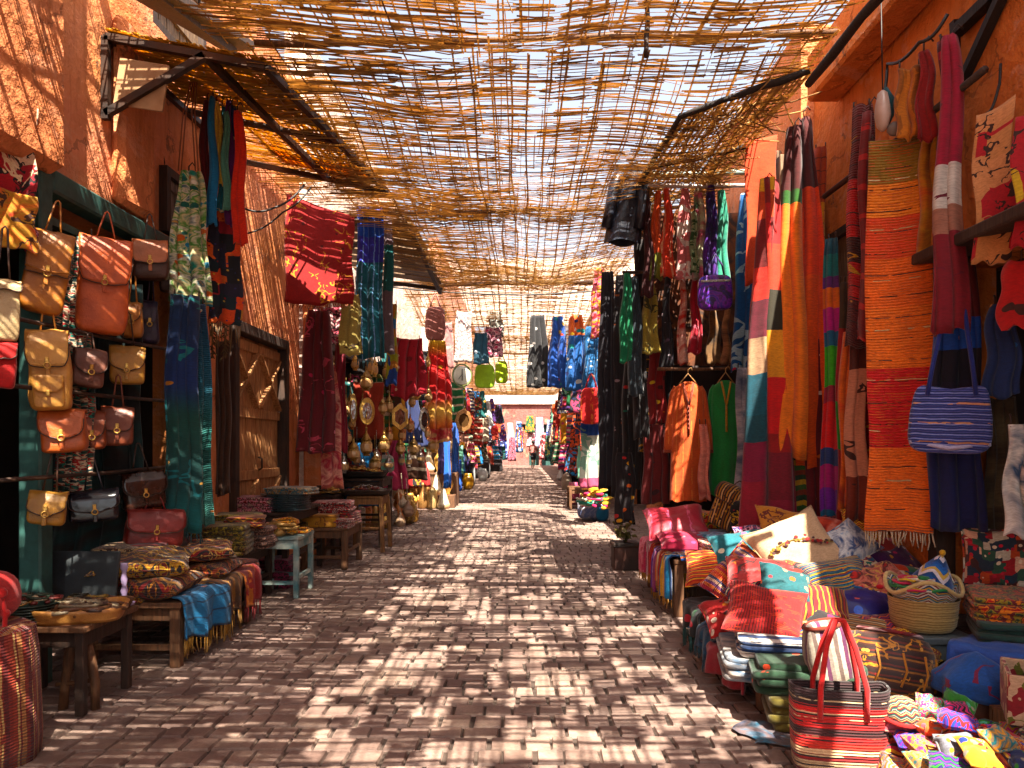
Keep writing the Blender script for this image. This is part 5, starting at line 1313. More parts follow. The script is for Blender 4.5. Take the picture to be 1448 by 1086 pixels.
# blue handbag
BLUEB = fab(('stripes', 'v', 34, ['1a2a6a', '3a4a8a', '8a8ab0', '22307a', '101c4a', '5a5a9a']), [('lines', 'c08a6a', 'v', 9, .1, .5)], rib=34)
hb = thing('woven_handbag', 'blue ribbed woven handbag hanging by long blue straps', 'handbag', at(1345, 545, 4.25), (0, .04, -.45))
W_, H_ = .4, .42
m_ = MB(); m_.superbox(W_, .15, H_, .38, (0, 0, -H_ / 2 + .03), 32, 18, bulge=lambda p: Vector((p.x * (1.06 - .28 * max(0, p.z / H_ + .1)), p.y * (1.15 - .5 * (p.z / H_ + .5)), p.z - .05 * (p.z > 0) * (1 - (p.x / W_ * 2) ** 2)))); m_.build('body', BLUEB, hb)
m_ = MB()
for s_ in (-1, 1): m_.tube([(s_ * .12, -.05 , -.06), (s_ * .1, -.03, .1), (s_ * .045, 0, .45), (s_ * .012, 0, .64)], .013, 7)
m_.build('strap', fab(('plain', '1a2468')), hb)
m_ = MB(); m_.tube([(-.2, -.05, -.33), (0, -.085, -.36), (.2, -.05, -.33)], .012, 6); m_.build('base_trim', fab(('plain', 'a8a0b8')), hb)
hang('layered_dress', 'blue dress with crimson top hanging behind the blue handbag', 'dress', (1312, 375, 1392, 750), 4.5, fab(('bands', [(0, '10184a'), (.3, '1a2470'), (.36, 'c0b098'), (.46, '14102a'), (.56, '0c0c20'), (.68, '104a9a'), (.8, '5a0c18')]), [('dots', ['c8841c'], 5, .12)], L=1.6), Q, .7, 1, .7, 3, .04)
hang('cloth_hanging', 'dark blue cloth with gold spots at the right shop door', 'hanging', (1392, 430, 1446, 560), 4.15, fab(('plain', '0c2450'), [('dots', ['c8841c', '1a5a9a'], 7, .16)]), Q, .7, 1, .7, 2, .03)
hang('printed_cloth', 'white and teal leaf printed cloth at the lower right shop door', 'cloth', (1420, 600, 1475, 760), 3.95, fab(('tie', 3, ['d8d0c8', '0c5a6a', 'd0c8c0', '0a3a5a', 'd8c8c0'])), Q, .6, 1, .7, 1.5, .03)
hang('quilted_pouch', 'red flowered pouch hanging at the right photo edge', 'pouch', (1420, 370, 1470, 465), 3.9, fab(('plain', 'a8240c'), [('dots', ['d88a8a', 'b0401c', '3a1a14'], 12, .35)]), Q, .3, 1, .5, 1, .02, mid=.3, th=.05)
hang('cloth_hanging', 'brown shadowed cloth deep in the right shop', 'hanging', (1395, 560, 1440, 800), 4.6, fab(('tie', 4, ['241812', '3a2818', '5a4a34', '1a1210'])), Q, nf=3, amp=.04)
rod('dark pole that carries the rugs on the right wall', (2.5, 4.0, 3.52), (2.45, 6.0, 3.5), .022, W_DARK, 'hanging_pole', 'pole')
# orange drapes and the patchwork drape
PATCHW = fab(('cols', [(.22, [(0, '8a0c30'), (.2, '7a0c38'), (.3, '1a4450'), (.37, '0e5060'), (.47, 'a88a70'), (.565, '5a1424'), (.66, 'c8400c'), (.74, '6a0c18'), (.86, 'b04a14'), (.93, 'd0a010')]),
                       (9, [(0, '7a0c30'), (.15, '6a0a24'), (.27, '8a0c0c'), (.32, 'c01408'), (.46, 'd8940a'), (.58, '2a2414'), (.68, 'd04a08'), (.8, 'b02408'), (.9, '7a0c14')])]), L=3.15, trans=.12, wob=.02)
hang('patchwork_drape', 'long patchwork drape of teal, cream, yellow and red blocks', 'drape', (1040, 255, 1132, 792), 5.95, PATCHW, -.25, .12, 1.0, .8, 2.2, .07, th=.016, nu=34, nv=40)
hang('silk_drape', 'left amber silk drape behind the patchwork one', 'drape', (1096, 182, 1140, 650), 5.9, fab(('bands', [(0, 'ea840c'), (.78, '2a5a1c'), (.82, '4a100c')]), L=2.6, trans=.2), -.25, .25, 1, .5, 2, .04)
hang('silk_drape', 'right orange silk drape ending in a point', 'drape', (1116, 170, 1168, 660), 6.0, fab(('bands', [(0, 'ea6a0c'), (.55, 'e65c0c'), (.8, '4a0e0c')]), L=2.8, trans=.2), -.3, .2, 1, .5, 2, .05, skew=.15)
hang('cotton_sheet', 'flat orange sheet with white sun streaks above the scarves', 'sheet', (1054, 192, 1098, 402), 7.1, fab(('plain', 'c8520e'), trans=.15), -.15, nf=.8, amp=.02, hook=False)
hang('silk_scarf', 'brown and green scarf between the two orange drapes', 'scarf', (1118, 560, 1142, 750), 6.4, fab(('tie', 3, ['3a2a1a', '5a4a1a', '6a3a2a', '2a1a14'])), -.2, .5, 1, .6, 2, .03)
hang('cloth_hanging', 'tall brown cloth hanging by the wooden shutter on the right', 'hanging', (1138, 300, 1165, 760), 6.6, fab(('tie', 2, ['3a2214', '5a3a24', '2a1a12'])), -.3, nf=2, amp=.03)
for lb_, px_, Y_, b_, o_ in [('flame red scarf between the robes and the patchwork drape', (1060, 400, 1082, 640), 6.9, ('tie', 3, ['a81c10', 'd0601c', '7a0c14', 'c8401c']), ()),
 ('turquoise and white cloth behind the patchwork drape', (1040, 520, 1062, 730), 7.3, ('tie', 3, ['0c5a7a', 'b8b8c0', '0a3a5a']), ()),
 ('saffron shawl hanging right of the orange drapes', (1146, 210, 1168, 520), 6.35, ('bands', [(0, 'c8781c'), (.4, 'd89a2a'), (.75, 'a8481c')]), [('lines', '5a2a10', 'v', 9, .08)]),
 ('burgundy cloth with cream specks left of the rainbow scarf', (1140, 480, 1164, 740), 6.0, ('plain', '5a0c1c'), [('dots', ['c8b0a0', 'a85a2a'], 10, .18)]),
 ('green and gold striped cloth below the saffron shawl', (1122, 600, 1146, 780), 6.05, ('stripes', 'v', 6, ['2a4a1c', 'a8841c', '16301a', '6a2a14']), ()),
 ('scarlet cloth with gold lines behind the large rug', (1206, 240, 1232, 700), 5.35, ('plain', '8a1210'), [('lines', 'b8862a', 'v', 6, .1)]),
 ('maroon striped scarf above the painted hide by the bracket', (1326, 60, 1346, 300), 4.45, ('stripes', 'v', 7, ['6a0c1c', 'a81c3a', '4a0a14']), ()),
 ('coral and gold shawl at the top right of the large rug', (1300, 190, 1336, 360), 4.6, ('tie', 4, ['c8481c', 'b8862a', '8a1c14']), ()),
 ('indigo cloth with white dots right of the large rug', (1318, 360, 1348, 560), 4.7, ('plain', '10205a'), [('dots', ['b8b8c8', 'c8841c'], 13, .15)])]:
    hang('cloth_hanging', lb_, 'hanging', px_, Y_, fab(b_, o_, L=(px_[3] - px_[1]) * Y_ / F, trans=.1), -.35, .55, 1, .6, 2, .035, group='cloths filling the right wall', nu=18)
# scarf rack -----------------------------------------------------------
rod('pale green painted rail above the scarf rack', at(905, 247, 8.0), at(1056, 243, 8.0), .03, plain('mint_paint', '9ab0a8', rough=.5, c2='6a7a74'), 'rack_rail', 'rail')
rod('white rail carrying the upper row of scarves', at(908, 262, 7.9), at(1056, 262, 7.9), .022, plain('white_paint', 'c8b8b0', rough=.5), 'rack_rail', 'rail')
rod('lower rail carrying the robes', at(930, 522, 8.15), at(1062, 520, 8.15), .02, W_MID, 'rack_rail', 'rail')
rod('middle rail carrying the second row of scarves', at(880, 385, 8.2), at(1000, 383, 8.2), .018, IRON, 'rack_rail', 'rail')
G_SC = 'scarves hanging on the right rack'
row = [('dark maroon scarf beside the black jacket on the rack', (906, 285, 926, 420), ('plain', '3a0c10'), ()),
 ('amber scarf with olive tip on the rack', (920, 272, 938, 395), ('bands', [(0, '6a6a1c'), (.3, 'c85a1c')]), ()),
 ('salmon orange scarf on the rack', (932, 266, 956, 392), ('plain', 'c84a2a'), [('lines', 'd8a080', 'u', 9, .2)]),
 ('long pink and white scarf with arabesques on the rack', (955, 268, 980, 396), ('plain', 'c87a7a'), [('curl', 'e0d0c8', 5, .06, .4)]),
 ('magenta and mint scarf on the rack', (978, 268, 1000, 398), ('tie', 4, ['a02a5a', 'b8c0a0', 'c05a7a', '5a8a6a']), ()),
 ('slim pale green scarf next to the magenta and mint one', (974, 300, 988, 385), ('plain', '8a9a7a'), [('curl', '2a4a2a', 8, .03, .5)]),
 ('violet and navy scarf above the purple bag', (996, 262, 1016, 392), ('tie', 4, ['3a1a7a', '1a1a4a', '5a2a8a', '0c4a6a']), ()),
 ('emerald teal scarf above the purple bag', (1012, 270, 1030, 398), ('tie', 4, ['0c7a6a', '4a9a80', '0a5a5a']), ()),
 ('long bright blue scarf with white marks beside the orange sheet', (1036, 275, 1066, 525), ('plain', '0a5a94'), [('curl', 'a8c8d8', 4, .05, .48), ('dots', ['c8506a'], 5, .1)])]
for lb_, px, b, ov in row:
    hang('silk_scarf', lb_, 'scarf', px, 7.9 + .04 * (len(lb_) % 3), fab(b, ov, trans=.2, L=(px[3] - px[1]) * 7.9 / F), -.15, .16, 1.0, .6, 1.8, .035, group=G_SC, nu=16)
row2 = [('jade green scarf hanging left of the khaki kerchief', (876, 388, 898, 512), ('plain', '0e7a54'), ()),
 ('pointed khaki kerchief in the second row', (903, 386, 933, 500), ('plain', '9a8a4a'), [('curl', '3a3a1a', 6, .02, .5)]),
 ('black scarf with white flecks in the second row', (931, 390, 955, 520), ('plain', '14101a'), [('dots', ['c0b8c0', '4a3a4a'], 11, .2)]),
 ('red and cream scarf in the second row', (956, 385, 974, 515), ('tie', 4, ['a8241a', 'd8b0a0', 'b83a2a', '8a1a14']), ()),
 ('raspberry scarf with pale dots in the second row', (972, 385, 994, 500), ('plain', 'a80c3a'), [('dots', ['d87a8a'], 10, .22)]),
 ('slate grey scarf between the jade and khaki ones', (890, 392, 908, 560), ('plain', '243038'), [('lines', '6a7a84', 'u', 12, .15)]),
 ('brown and gold scarf under the purple bag', (1000, 440, 1020, 515), ('tie', 5, ['3a2a1c', '7a5a3a', '241a14']), ()),
 ('tan scarf to the right under the purple bag', (1018, 438, 1036, 515), ('tie', 5, ['6a4a34', 'a87a5a', '3a2a20']), ())]
for lb_, px, b, ov in row2:
    hang('silk_scarf', lb_, 'scarf', px, 8.15 + .04 * (len(lb_) % 3), fab(b, ov, trans=.15, L=1), -.15, .14, 1.0, .7, 1.6, .035, group=G_SC, nu=16)
pb = thing('beaded_bag', 'purple glittering bag in the middle of the scarf rack', 'bag', at(1011, 388, 7.75), (0, 0, -.15))
m_ = MB(); m_.superbox(.36, .12, .36, .4, (0, 0, -.19), 26, 14, bulge=lambda p: Vector((p.x * (1 - .25 * max(0, p.z * 2)), p.y, p.z))); m_.build('body', fab(('tie', 8, ['3a1090', '1a0a3a', '7a2ab0', '2a2a9a', '9a4ac0']), rough=.5), pb)
m_ = MB()
for s_ in (-1, 1): m_.tube([(s_ * .1, 0, -.05), (s_ * .07, 0, .1), (0, 0, .22)], .01, 6)
m_.build('strap', fab(('plain', '2a1450')), pb)
m_ = MB(); m_.box((0, -.064, -.08), (.3, .01, .025), bev=.003); m_.build('zip_trim', SILVER, pb)
# black jacket and dark cloths at the corner
jk = thing('black_jacket', 'black glossy jacket hanging high at the street corner of the rack', 'jacket', at(893, 236, 8.0), (0, .06, -.1))
JK = plain('black_satin', '10131c', rough=.35, c2='1c2230', bumpS=12, bumpD=.02)
def jf(u, v):
    t = 1 - v; a = 2 * PI * u; hw = .13 + .07 * t ** .8; return Vector((hw * math.cos(a) - .05 * t, (.06 + .04 * t) * math.sin(a) * (1 + .15 * math.sin(4 * a + t * 4)), -.82 * t + .02 * t * math.sin(3 * a)))
m_ = MB(); m_.grid(jf, 32, 16); m_.build('body', JK, jk)
for s_ in (-1, 1):
    m_ = MB(); m_.tube([(s_ * .1, 0, -.02), (s_ * .15 - .01, -.05, -.2), (s_ * .17 - .03, -.06, -.5), (s_ * .17 - .06, -.05, -.68)], [.055, .07, .065, .06], 12); m_.build('sleeve', JK, jk)
m_ = MB(); m_.tube([Vector((.075 * math.cos(k / 14 * 2 * PI), .045 * math.sin(k / 14 * 2 * PI), .0)) for k in range(14)], .02, 7, closed=True); m_.build('collar', JK, jk)
BLK = lambda c, ov=(): fab(('plain', c), ov)
dark = [('long black shawl hanging down from behind the black jacket', (893, 340, 918, 620), 8.3, '12090c', ()),
 ('tall black striped kaftan at the corner of the right rack', (845, 385, 872, 690), 9.6, '16121c', [('lines', '8a8494', 'u', 10, .12, .5)]),
 ('charcoal garment beside the tall black kaftan', (866, 390, 888, 700), 9.4, '1a1418', [('dots', ['8a7a80', '8a4a2a'], 8, .14)]),
 ('black garment with red and gold specks below the jade scarf', (880, 500, 905, 690), 9.0, '120c0e', [('dots', ['a8301c', 'b88a2a', '1a5a4a'], 9, .2)]),
 ('black and gold garment left of the red one', (902, 500, 926, 640), 8.7, '100c10', [('curl', 'a8782a', 9, .03, .45)]),
 ('fiery red and orange garment beneath the khaki kerchief', (912, 498, 945, 600), 8.5, '7a140c', [('dots', ['d87a3a', 'd8b04a', '3a0c0c'], 9, .25)]),
 ('dark red long garment left of the rust robe', (908, 600, 946, 712), 8.4, '5a0c14', [('dots', ['a8243a', '2a0a0c'], 7, .2)]),
 ('black garment behind the rust robe', (930, 500, 956, 700), 8.6, '140e12', ()),
 ('orange flecked dark garment low at the corner', (868, 640, 900, 740), 9.0, '1a1014', [('dots', ['c8641c', 'b83a3a', 'd8a02a'], 10, .24)])]
for lb_, px, Y, c, ov in dark:
    hang('long_garment', lb_, 'garment', px, Y, BLK(c, ov), -.2, .55, 1.0, .6, 2.5, .04, group='dark garments at the corner of the right rack', nu=20)
kaftan('rust orange robe with pale streaks on a cane hanger', (942, 540, 1004, 708), 8.0, fab(('plain', 'b8561a'), [('lines', 'c87a4a', 'u', 14, .12, .45)]), fab(('plain', '7a3414')), -.15)
kaftan('emerald green robe with gold neck trim on a cane hanger', (998, 538, 1054, 700), 8.0, fab(('plain', '0a7a3a'), sheen=.4), fab(('plain', 'a8803a')), -.15, sleeve=.5, seed=8)
hang('silk_scarf', 'pale blue and lilac scarf behind the green robe', 'scarf', (1046, 470, 1068, 690), 8.2, fab(('tie', 3, ['1a5a94', 'b8a8c8', '2a3a7a', 'c89aa0'])), -.15, .5, 1, .6, 2, .03)
hang('silk_scarf', 'rosy scarf between the rust robe and the stall cushions', 'scarf', (988, 600, 1004, 706), 7.85, fab(('tie', 4, ['b84a3a', 'd89080', '8a2a2a'])), -.15, .5, 1, .6, 1.5, .02, nu=12)
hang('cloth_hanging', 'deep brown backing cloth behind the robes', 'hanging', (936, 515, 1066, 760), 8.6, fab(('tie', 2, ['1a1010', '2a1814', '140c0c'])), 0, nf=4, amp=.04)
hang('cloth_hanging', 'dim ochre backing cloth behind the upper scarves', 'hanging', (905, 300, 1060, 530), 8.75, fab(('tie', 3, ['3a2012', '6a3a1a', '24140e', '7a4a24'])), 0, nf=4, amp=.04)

# middle right stall -----------------------------------------------------
table('display_bench', 'wooden bench of the middle right stall under bright throws', 'bench', 1.32, 2.35, 6.42, 7.85, .5, W_MID, .04, .08, .05, .25)
MAG = fab(('plain', 'a01038'), [('lines', 'd06a8a', 'u', 5, .2, .5)], rough=.5)
pillow('large magenta satin cushion on the middle right stall', (1.5, 7.2, .74), .58, .5, .24, MAG, 10, 30, -12)
pillow('smaller pink embroidered cushion in front of the magenta one', (1.5, 6.82, .6), .48, .36, .15, fab(('plain', '9a1440'), [('dots', ['d89aa8', 'c84a6a', '6a0c2a'], 12, .25)]), -6, 14, 4)
folded('orange and red flowered shawl behind the magenta cushion', (1.78, 7.5, .52), .4, .5, .3, fab(('speck', 18, ['c84a1c', 'a81c2a', 'd89a4a', '3a5a2a', 'c87a8a'])), 12, layers=4)
folded('white and blue tie dyed cloth heap on the middle right stall', (1.86, 6.98, .5), .44, .44, .18, fab(('tie', 7, ['c8c8d0', '1a4a8a', 'a0b8d0', '0c6a7a', 'b05a7a'])), -10, layers=3)
folded('multicoloured flowered cloth at the front of the middle right stall', (1.8, 6.58, .5), .4, .32, .15, fab(('speck', 24, ['c8a01c', '1a6a5a', 'c82a2a', 'd8d0c0', 'b04a1c', '1a3a7a'])), 8, layers=3)
folded('teal and green cloth under the tie dyed heap', (2.05, 7.15, .5), .4, .5, .14, fab(('tie', 4, ['0c5a5a', '1a7a4a', '0a3a4a'])), 3, layers=2)
STRB = fab(('stripes', 'u', 12, ['2a1a10', '7a4a24', '14100c', 'a87a3a', '3a1a10', 'c8a878']), [('dots', ['b08a3a', '1a1410'], 20, .25)])
bag('brown striped drum bag leaning at the back of the middle right stall', (1022, 690, 1062, 748), 6.9, STRB, .3, .22, -.9, .35, .06, buckle=None, group=None, name='striped_bag', fcurve=.4)
bag('black embroidered bag in front of the striped drum bag', (1040, 712, 1066, 772), 6.5, fab(('plain', '120e10'), [('curl', 'c8a83a', 16, .03, .4), ('dots', ['a82a3a'], 14, .15)]), .3, .16, -.8, .2, .06, buckle=None, group=None, name='embroidered_bag', fcurve=.4)
for lb_, y, w, c, dr_ in [('rose pink throw hanging at the far end of the middle right stall', 7.7, .3, ('tie', 5, ['c03a5a', 'd88a9a', 'a01c3a']), .36), ('white and pink striped throw next to the rose one', 7.42, .24, ('stripes', 'u', 16, ['c8b0b8', 'b03a5a', 'd8d0d0', '8a2a4a']), .34), ('red and gold throw on the middle right stall', 7.2, .2, ('stripes', 'u', 14, ['a81c1c', 'c8902a', '7a1420']), .28), ('violet and lilac throw on the middle right stall', 6.98, .24, ('stripes', 'u', 14, ['6a2a8a', 'b89ac8', '8a3a6a', '3a1a5a']), .4), ('orange and cream throw on the middle right stall', 6.76, .2, ('stripes', 'u', 15, ['c86a1c', 'd8c09a', 'a83a14']), .3), ('bright blue throw with gold fringe at the corner', 6.54, .24, ('stripes', 'u', 11, ['0a5a94', '0c7aa8', '1a3a6a', 'c89a3a']), .38)]:
    throw(lb_, (1.3, y, .51 + .002 * (y - 6)), w, .45, dr_, fab(c), -90, fab(('plain', 'a8781c')), fl=.08)
throw('deep blue and orange cloth edge over the front of the bench', (1.62, 6.4, .515), .5, .35, .05, fab(('stripes', 'v', 12, ['0a4a8a', 'c86a1c', '0c6a9a', 'c8a03a'])), 0, None)
lt = table('low_stand', 'low stand in the shadow beneath the display bench', 'stand', 1.55, 2.1, 6.75, 7.3, .22, W_DARK, .03, .04, .03, 0)
for i, (x, c, k, t) in enumerate([(1.62, 'b8901c', 'jar', 'yellow glazed jar under the display bench'), (1.78, '8a3a4a', 'pot', 'rose glazed pot under the display bench'), (1.95, 'a8641c', 'jar', 'amber glazed jar under the display bench')]):
    vessel(t, (x, 6.85, .22), .2, .075, k, plain('glaze_' + c, c, rough=.25), 'glazed pots under the display bench', name='glazed_pot', cat='pot')
hang('printed_cloth', 'yellow fringed cloth hanging inside the display bench', 'cloth', (965, 798, 1015, 832), 6.95, fab(('tie', 5, ['b8901c', '8a6a14', 'c8a84a'])), 0, nf=3, amp=.02, fringe=fab(('plain', 'a88a2a')), hook=False)
# planter and floor bundles
pt = thing('planter_box', 'dark metal planter with a small plant beside the middle right stall', 'planter', (1.25, 8.95, 0))
m_ = MB(); m_.box((0, 0, .16), (.3, .3, .32), bev=.01); m_.build('box', plain('rusted_metal', '4a2a20', rough=.5, metal=.3, c2='2a1c1a'), pt)
m_ = MB(); m_.box((0, 0, .3), (.33, .33, .05), bev=.01); m_.build('rim', IRON, pt)
m_ = MB(); rnd = random.Random(2)
for k in range(46):
    a = rnd.uniform(0, 6.28); q = Vector((math.cos(a) * rnd.uniform(.03, .13), math.sin(a) * rnd.uniform(.03, .13), rnd.uniform(.38, .56))); n = Vector((rnd.uniform(-1, 1), rnd.uniform(-1, 1), rnd.uniform(.2, 1))).normalized(); s_ = n.orthogonal().normalized() * .03; t_ = n.cross(s_).normalized() * .045
    m_.add([q - s_, q - t_, q + s_, q + t_], [(0, 1, 2, 3)])
    if k % 4 == 0: m_.tube([(0, 0, .3), (q.x * .5, q.y * .5, .4), q], .005, 4)
m_.build('plant', plain('leaf', '4a4a1c', rough=.6, c2='6a5a20'), pt)
# the big cushion pile -----------------------------------------------------
table('display_platform', 'low wooden platform buried under the big cushion pile', 'platform', 1.32, 2.5, 4.15, 5.7, .2, W_MID, .04, .07, .05, 0)
G_F = 'folded textiles stacked on the stalls'
folded('white and navy striped blanket under the corduroy cushion', (1.55, 4.3, .34), .62, .55, .09, fab(('stripes', 'v', 9, ['c0b8b0', '14305a', '0c2040', 'c8c0b8'])), -14, 4, layers=2)
folded('deep blue and white folded blanket at the street side of the pile', (1.48, 4.4, .2), .62, .7, .13, fab(('tie', 3, ['0c2a4a', '0a4a6a', 'b8b0a8', '081c34'])), -10, 3, layers=2)
folded('dark green embroidered blanket low in the pile', (1.53, 4.0, .2), .56, .4, .16, fab(('plain', '12301c'), [('dots', ['b84a1c', 'c8a03a', '0a1a10'], 9, .2)]), -12, layers=2)
folded('olive blanket with red flowers near the ground', (1.56, 3.96, .02), .5, .4, .17, fab(('plain', '5a5014'), [('dots', ['b8301c', '8a7a2a', '2a2a0c'], 8, .2)]), -12, layers=2)
folded('gold and black striped blanket showing behind the corduroy cushion', (1.9, 4.42, .32), .5, .6, .16, fab(('stripes', 'v', 14, ['a87a2a', '1a1410', 'c8b090', '2a2014', '8a5a1c'])), -30, 6, layers=3)
folded('multicoloured embroidered quilt in the middle of the pile', (2.0, 5.0, .22), .9, .8, .26, fab(('speck', 16, ['7a1420', '1a2a5a', 'a86a1c', '3a1014', '1a4a3a'])), 5, 5, layers=4)
folded('dark patterned quilt at the back of the pile', (2.15, 5.4, .36), .8, .5, .22, fab(('speck', 14, ['8a1c24', 'c87a6a', '3a1a2a', 'b84a1c'])), -5, 0, layers=3)
ROLL = plain('white_cotton', 'b8aca0', rough=.9, bumpS=14, bumpD=.012)
rl = thing('cotton_roll', 'white cotton roll sagging near the ground by the striped tote', 'roll', (1.6, 3.72, .0)); m_ = MB(); m_.superbox(.26, .3, .27, .7, (0, 0, .135), 22, 14); m_.build('roll', ROLL, rl, jit=.03)
m_ = MB(); m_.tube([(-.1, -.08, .24), (0, -.13, .26), (.1, -.08, .24)], .01, 6); m_.build('tie_cord', PALEWIRE, rl)
throw('crimson cloth hanging from the street side of the pile', (1.25, 4.45, .25), .5, .3, .2, fab(('plain', '7a0c28')), -78, None, fl=.05)
throw('navy print cloth hanging beside the crimson one', (1.24, 4.85, .27), .4, .3, .18, fab(('tie', 5, ['10284a', '1a4a6a', '0a1a34', '6a5a6a'])), -90, fab(('plain', '2a4a5a')), fl=.07)
throw('black flowered cloth with tassels at the back corner of the pile', (1.24, 5.3, .34), .5, .3, .2, fab(('plain', '14181c'), [('dots', ['a8243a', '1a5a8a', 'c8a89a', '2a5a3a'], 9, .26)]), -90, fab(('plain', '1a4a4a')), fl=.12)
throw('cream edge of a blanket corner hanging at the front of the pile', (1.38, 4.03, .3), .2, .2, .14, fab(('tie', 6, ['b8a890', 'a88a5a', '4a3a24'])), -25, None)
CREAM = fab(('plain', 'b89c80'), [], rough=.8)
cr = pillow('cream cushion with an embroidered flower branch, top of the pile', (1.87, 5.05, .79), .56, .5, .2, CREAM, 28, 52, -12, piping=fab(('plain', 'a08468')), pinch=.13)
m_ = MB(); rnd = random.Random(6)
def pz(x, y, w=.56, h=.5, t=.17): 
    a, b = 2 * x / w, 2 * y / h; return t / 2 * (max(0, 1 - a ** 4) * max(0, 1 - b ** 4)) ** .42 + .012
for k in range(40):
    s_ = k / 40; x, y = -.2 + .4 * s_, .0 - .06 * s_ + .05 * math.sin(s_ * 4) ; n = .035 * (1 - abs(s_ - .45) * 1.3)
    x += rnd.uniform(-n, n); y += rnd.uniform(-n, n)
    m_.ball((x, y, pz(x, y)), rnd.uniform(.008, .016), 7, 4, (1, 1, .35), mi=rnd.choice((0, 0, 1, 2)))
m_.tube([Vector((-.2 + .4 * k / 12, -.06 * k / 12 + .05 * math.sin(k / 3), pz(-.2 + .4 * k / 12, 0))) for k in range(13)], .004, 5, mi=1)
m_.build('embroidery', [fab(('plain', '3a1418')), fab(('plain', '7a6420')), fab(('plain', '8a1c20'))], cr)
PINKS = fab(('stripes', 'u', 6.5, ['b82a4a', 'c86a3a', '6a3a6a', 'c8a08a', '3a3a5a', 'd0641c', 'c84a2a', 'd87a1c']), [('lines', '2a1a1a', 'v', 9, .06, .5)], rib=80)
pillow('pink and orange striped cushion at the back corner of the pile', (1.50, 5.1, .585), .46, .34, .17, PINKS, 52, 55, -20, tassel=None)
pillow('glossy scarlet silk cushion below the cream one', (1.62, 4.86, .59), .56, .42, .2, fab(('plain', 'a0060c'), [('curl', '3a0a0a', 7, .03, .5), ('curl', 'c8783a', 12, .02, .52)], rough=.4, sheen=.3), -8, 34, -8)
CORD = fab(('stripes', 'u', 60, ['94140e', 'a02010', '4a0808']), [('lines', 'c8501c', 'v', 90, .3, .55)], rib=0)
pillow('red corduroy ribbed cushion at the front of the pile', (1.43, 4.35, .52), .45, .38, .14, CORD, -12, 38, -10, piping=fab(('plain', '8a0c0c')), pinch=.1)
BLUES = fab(('stripes', 'v', 18, ['0c5a7a', '0a3a6a', 'c8962a', '1a6a7a', '0c4a80', '8a3a2a', '0a5a6a']), [('lines', 'd0a83a', 'v', 47, .2, .4), ('dots', ['c86a2a', 'c8b04a'], 9, .12)], rib=90)
pillow('blue and gold striped cushion at the centre of the pile', (2.04, 4.78, .6), .46, .4, .2, BLUES, 12, 42, -5)
pillow('orange and white fish patterned end of a cushion by the blue striped one', (2.26, 4.9, .64), .3, .34, .16, fab(('speck', 16, ['c84a14', '1a6a5a', 'd8c8a8', '7a1c3a', '0c4a6a'])), 25, 40, 5)
pillow('dark indigo satin cushion with orange blossoms', (2.1, 4.55, .47), .52, .36, .22, fab(('plain', '0c1060'), [('dots', ['c85a2a', '2a5ac0', '3a1a6a'], 7, .2)], rough=.4), 4, 30, 4)
pillow('rose and red cushion behind the cream one', (2.32, 5.4, .8), .52, .4, .2, fab(('tie', 4, ['a81c2a', 'd88a7a', 'b84a2a', '7a1020'])), -10, 38, 8)
pillow('gold fringed orange cushion at the far right of the pile', (2.52, 5.3, .8), .34, .3, .13, fab(('tie', 5, ['b8641c', 'c8902a', '8a2a14'])), 15, 35, 14)
pillow('red flowered cushion right of the blue striped one', (2.36, 5.1, .72), .56, .4, .18, fab(('plain', '8a0c1c'), [('dots', ['c87a8a', '1a3a6a', 'c89a3a', 'd8c8c0', '3a1a3a'], 10, .33)]), -4, 36, 6)
pillow('multicoloured patchwork cushion at the right shoulder of the pile', (2.5, 4.82, .58), .5, .38, .17, fab(('patch', 11, ['c8a01c', '1a4a7a', 'a8143a', 'd8c8b0', '1a1a1a', 'b84a1c', '2a6a4a']), [('dots', ['d8b04a', '8a0c2a'], 14, .2)]), -16, 34, 14)
pillow('teal and maroon cushion hidden under the indigo one', (1.85, 4.6, .42), .5, .36, .15, fab(('tie', 4, ['5a1424', '0c3a4a', '8a3a1a'])), 10, 20, 0)
heap('loose pompom trims tucked between the cushions of the pile', (2.28, 4.72, .56), .5, .3, .1, None, 21, 50, [fab(('plain', 'b81c3a')), fab(('plain', 'c8a01c')), fab(('plain', '1a5a8a')), fab(('plain', 'd8d0c8'))], 'pompom_trim', 'trims', .022)
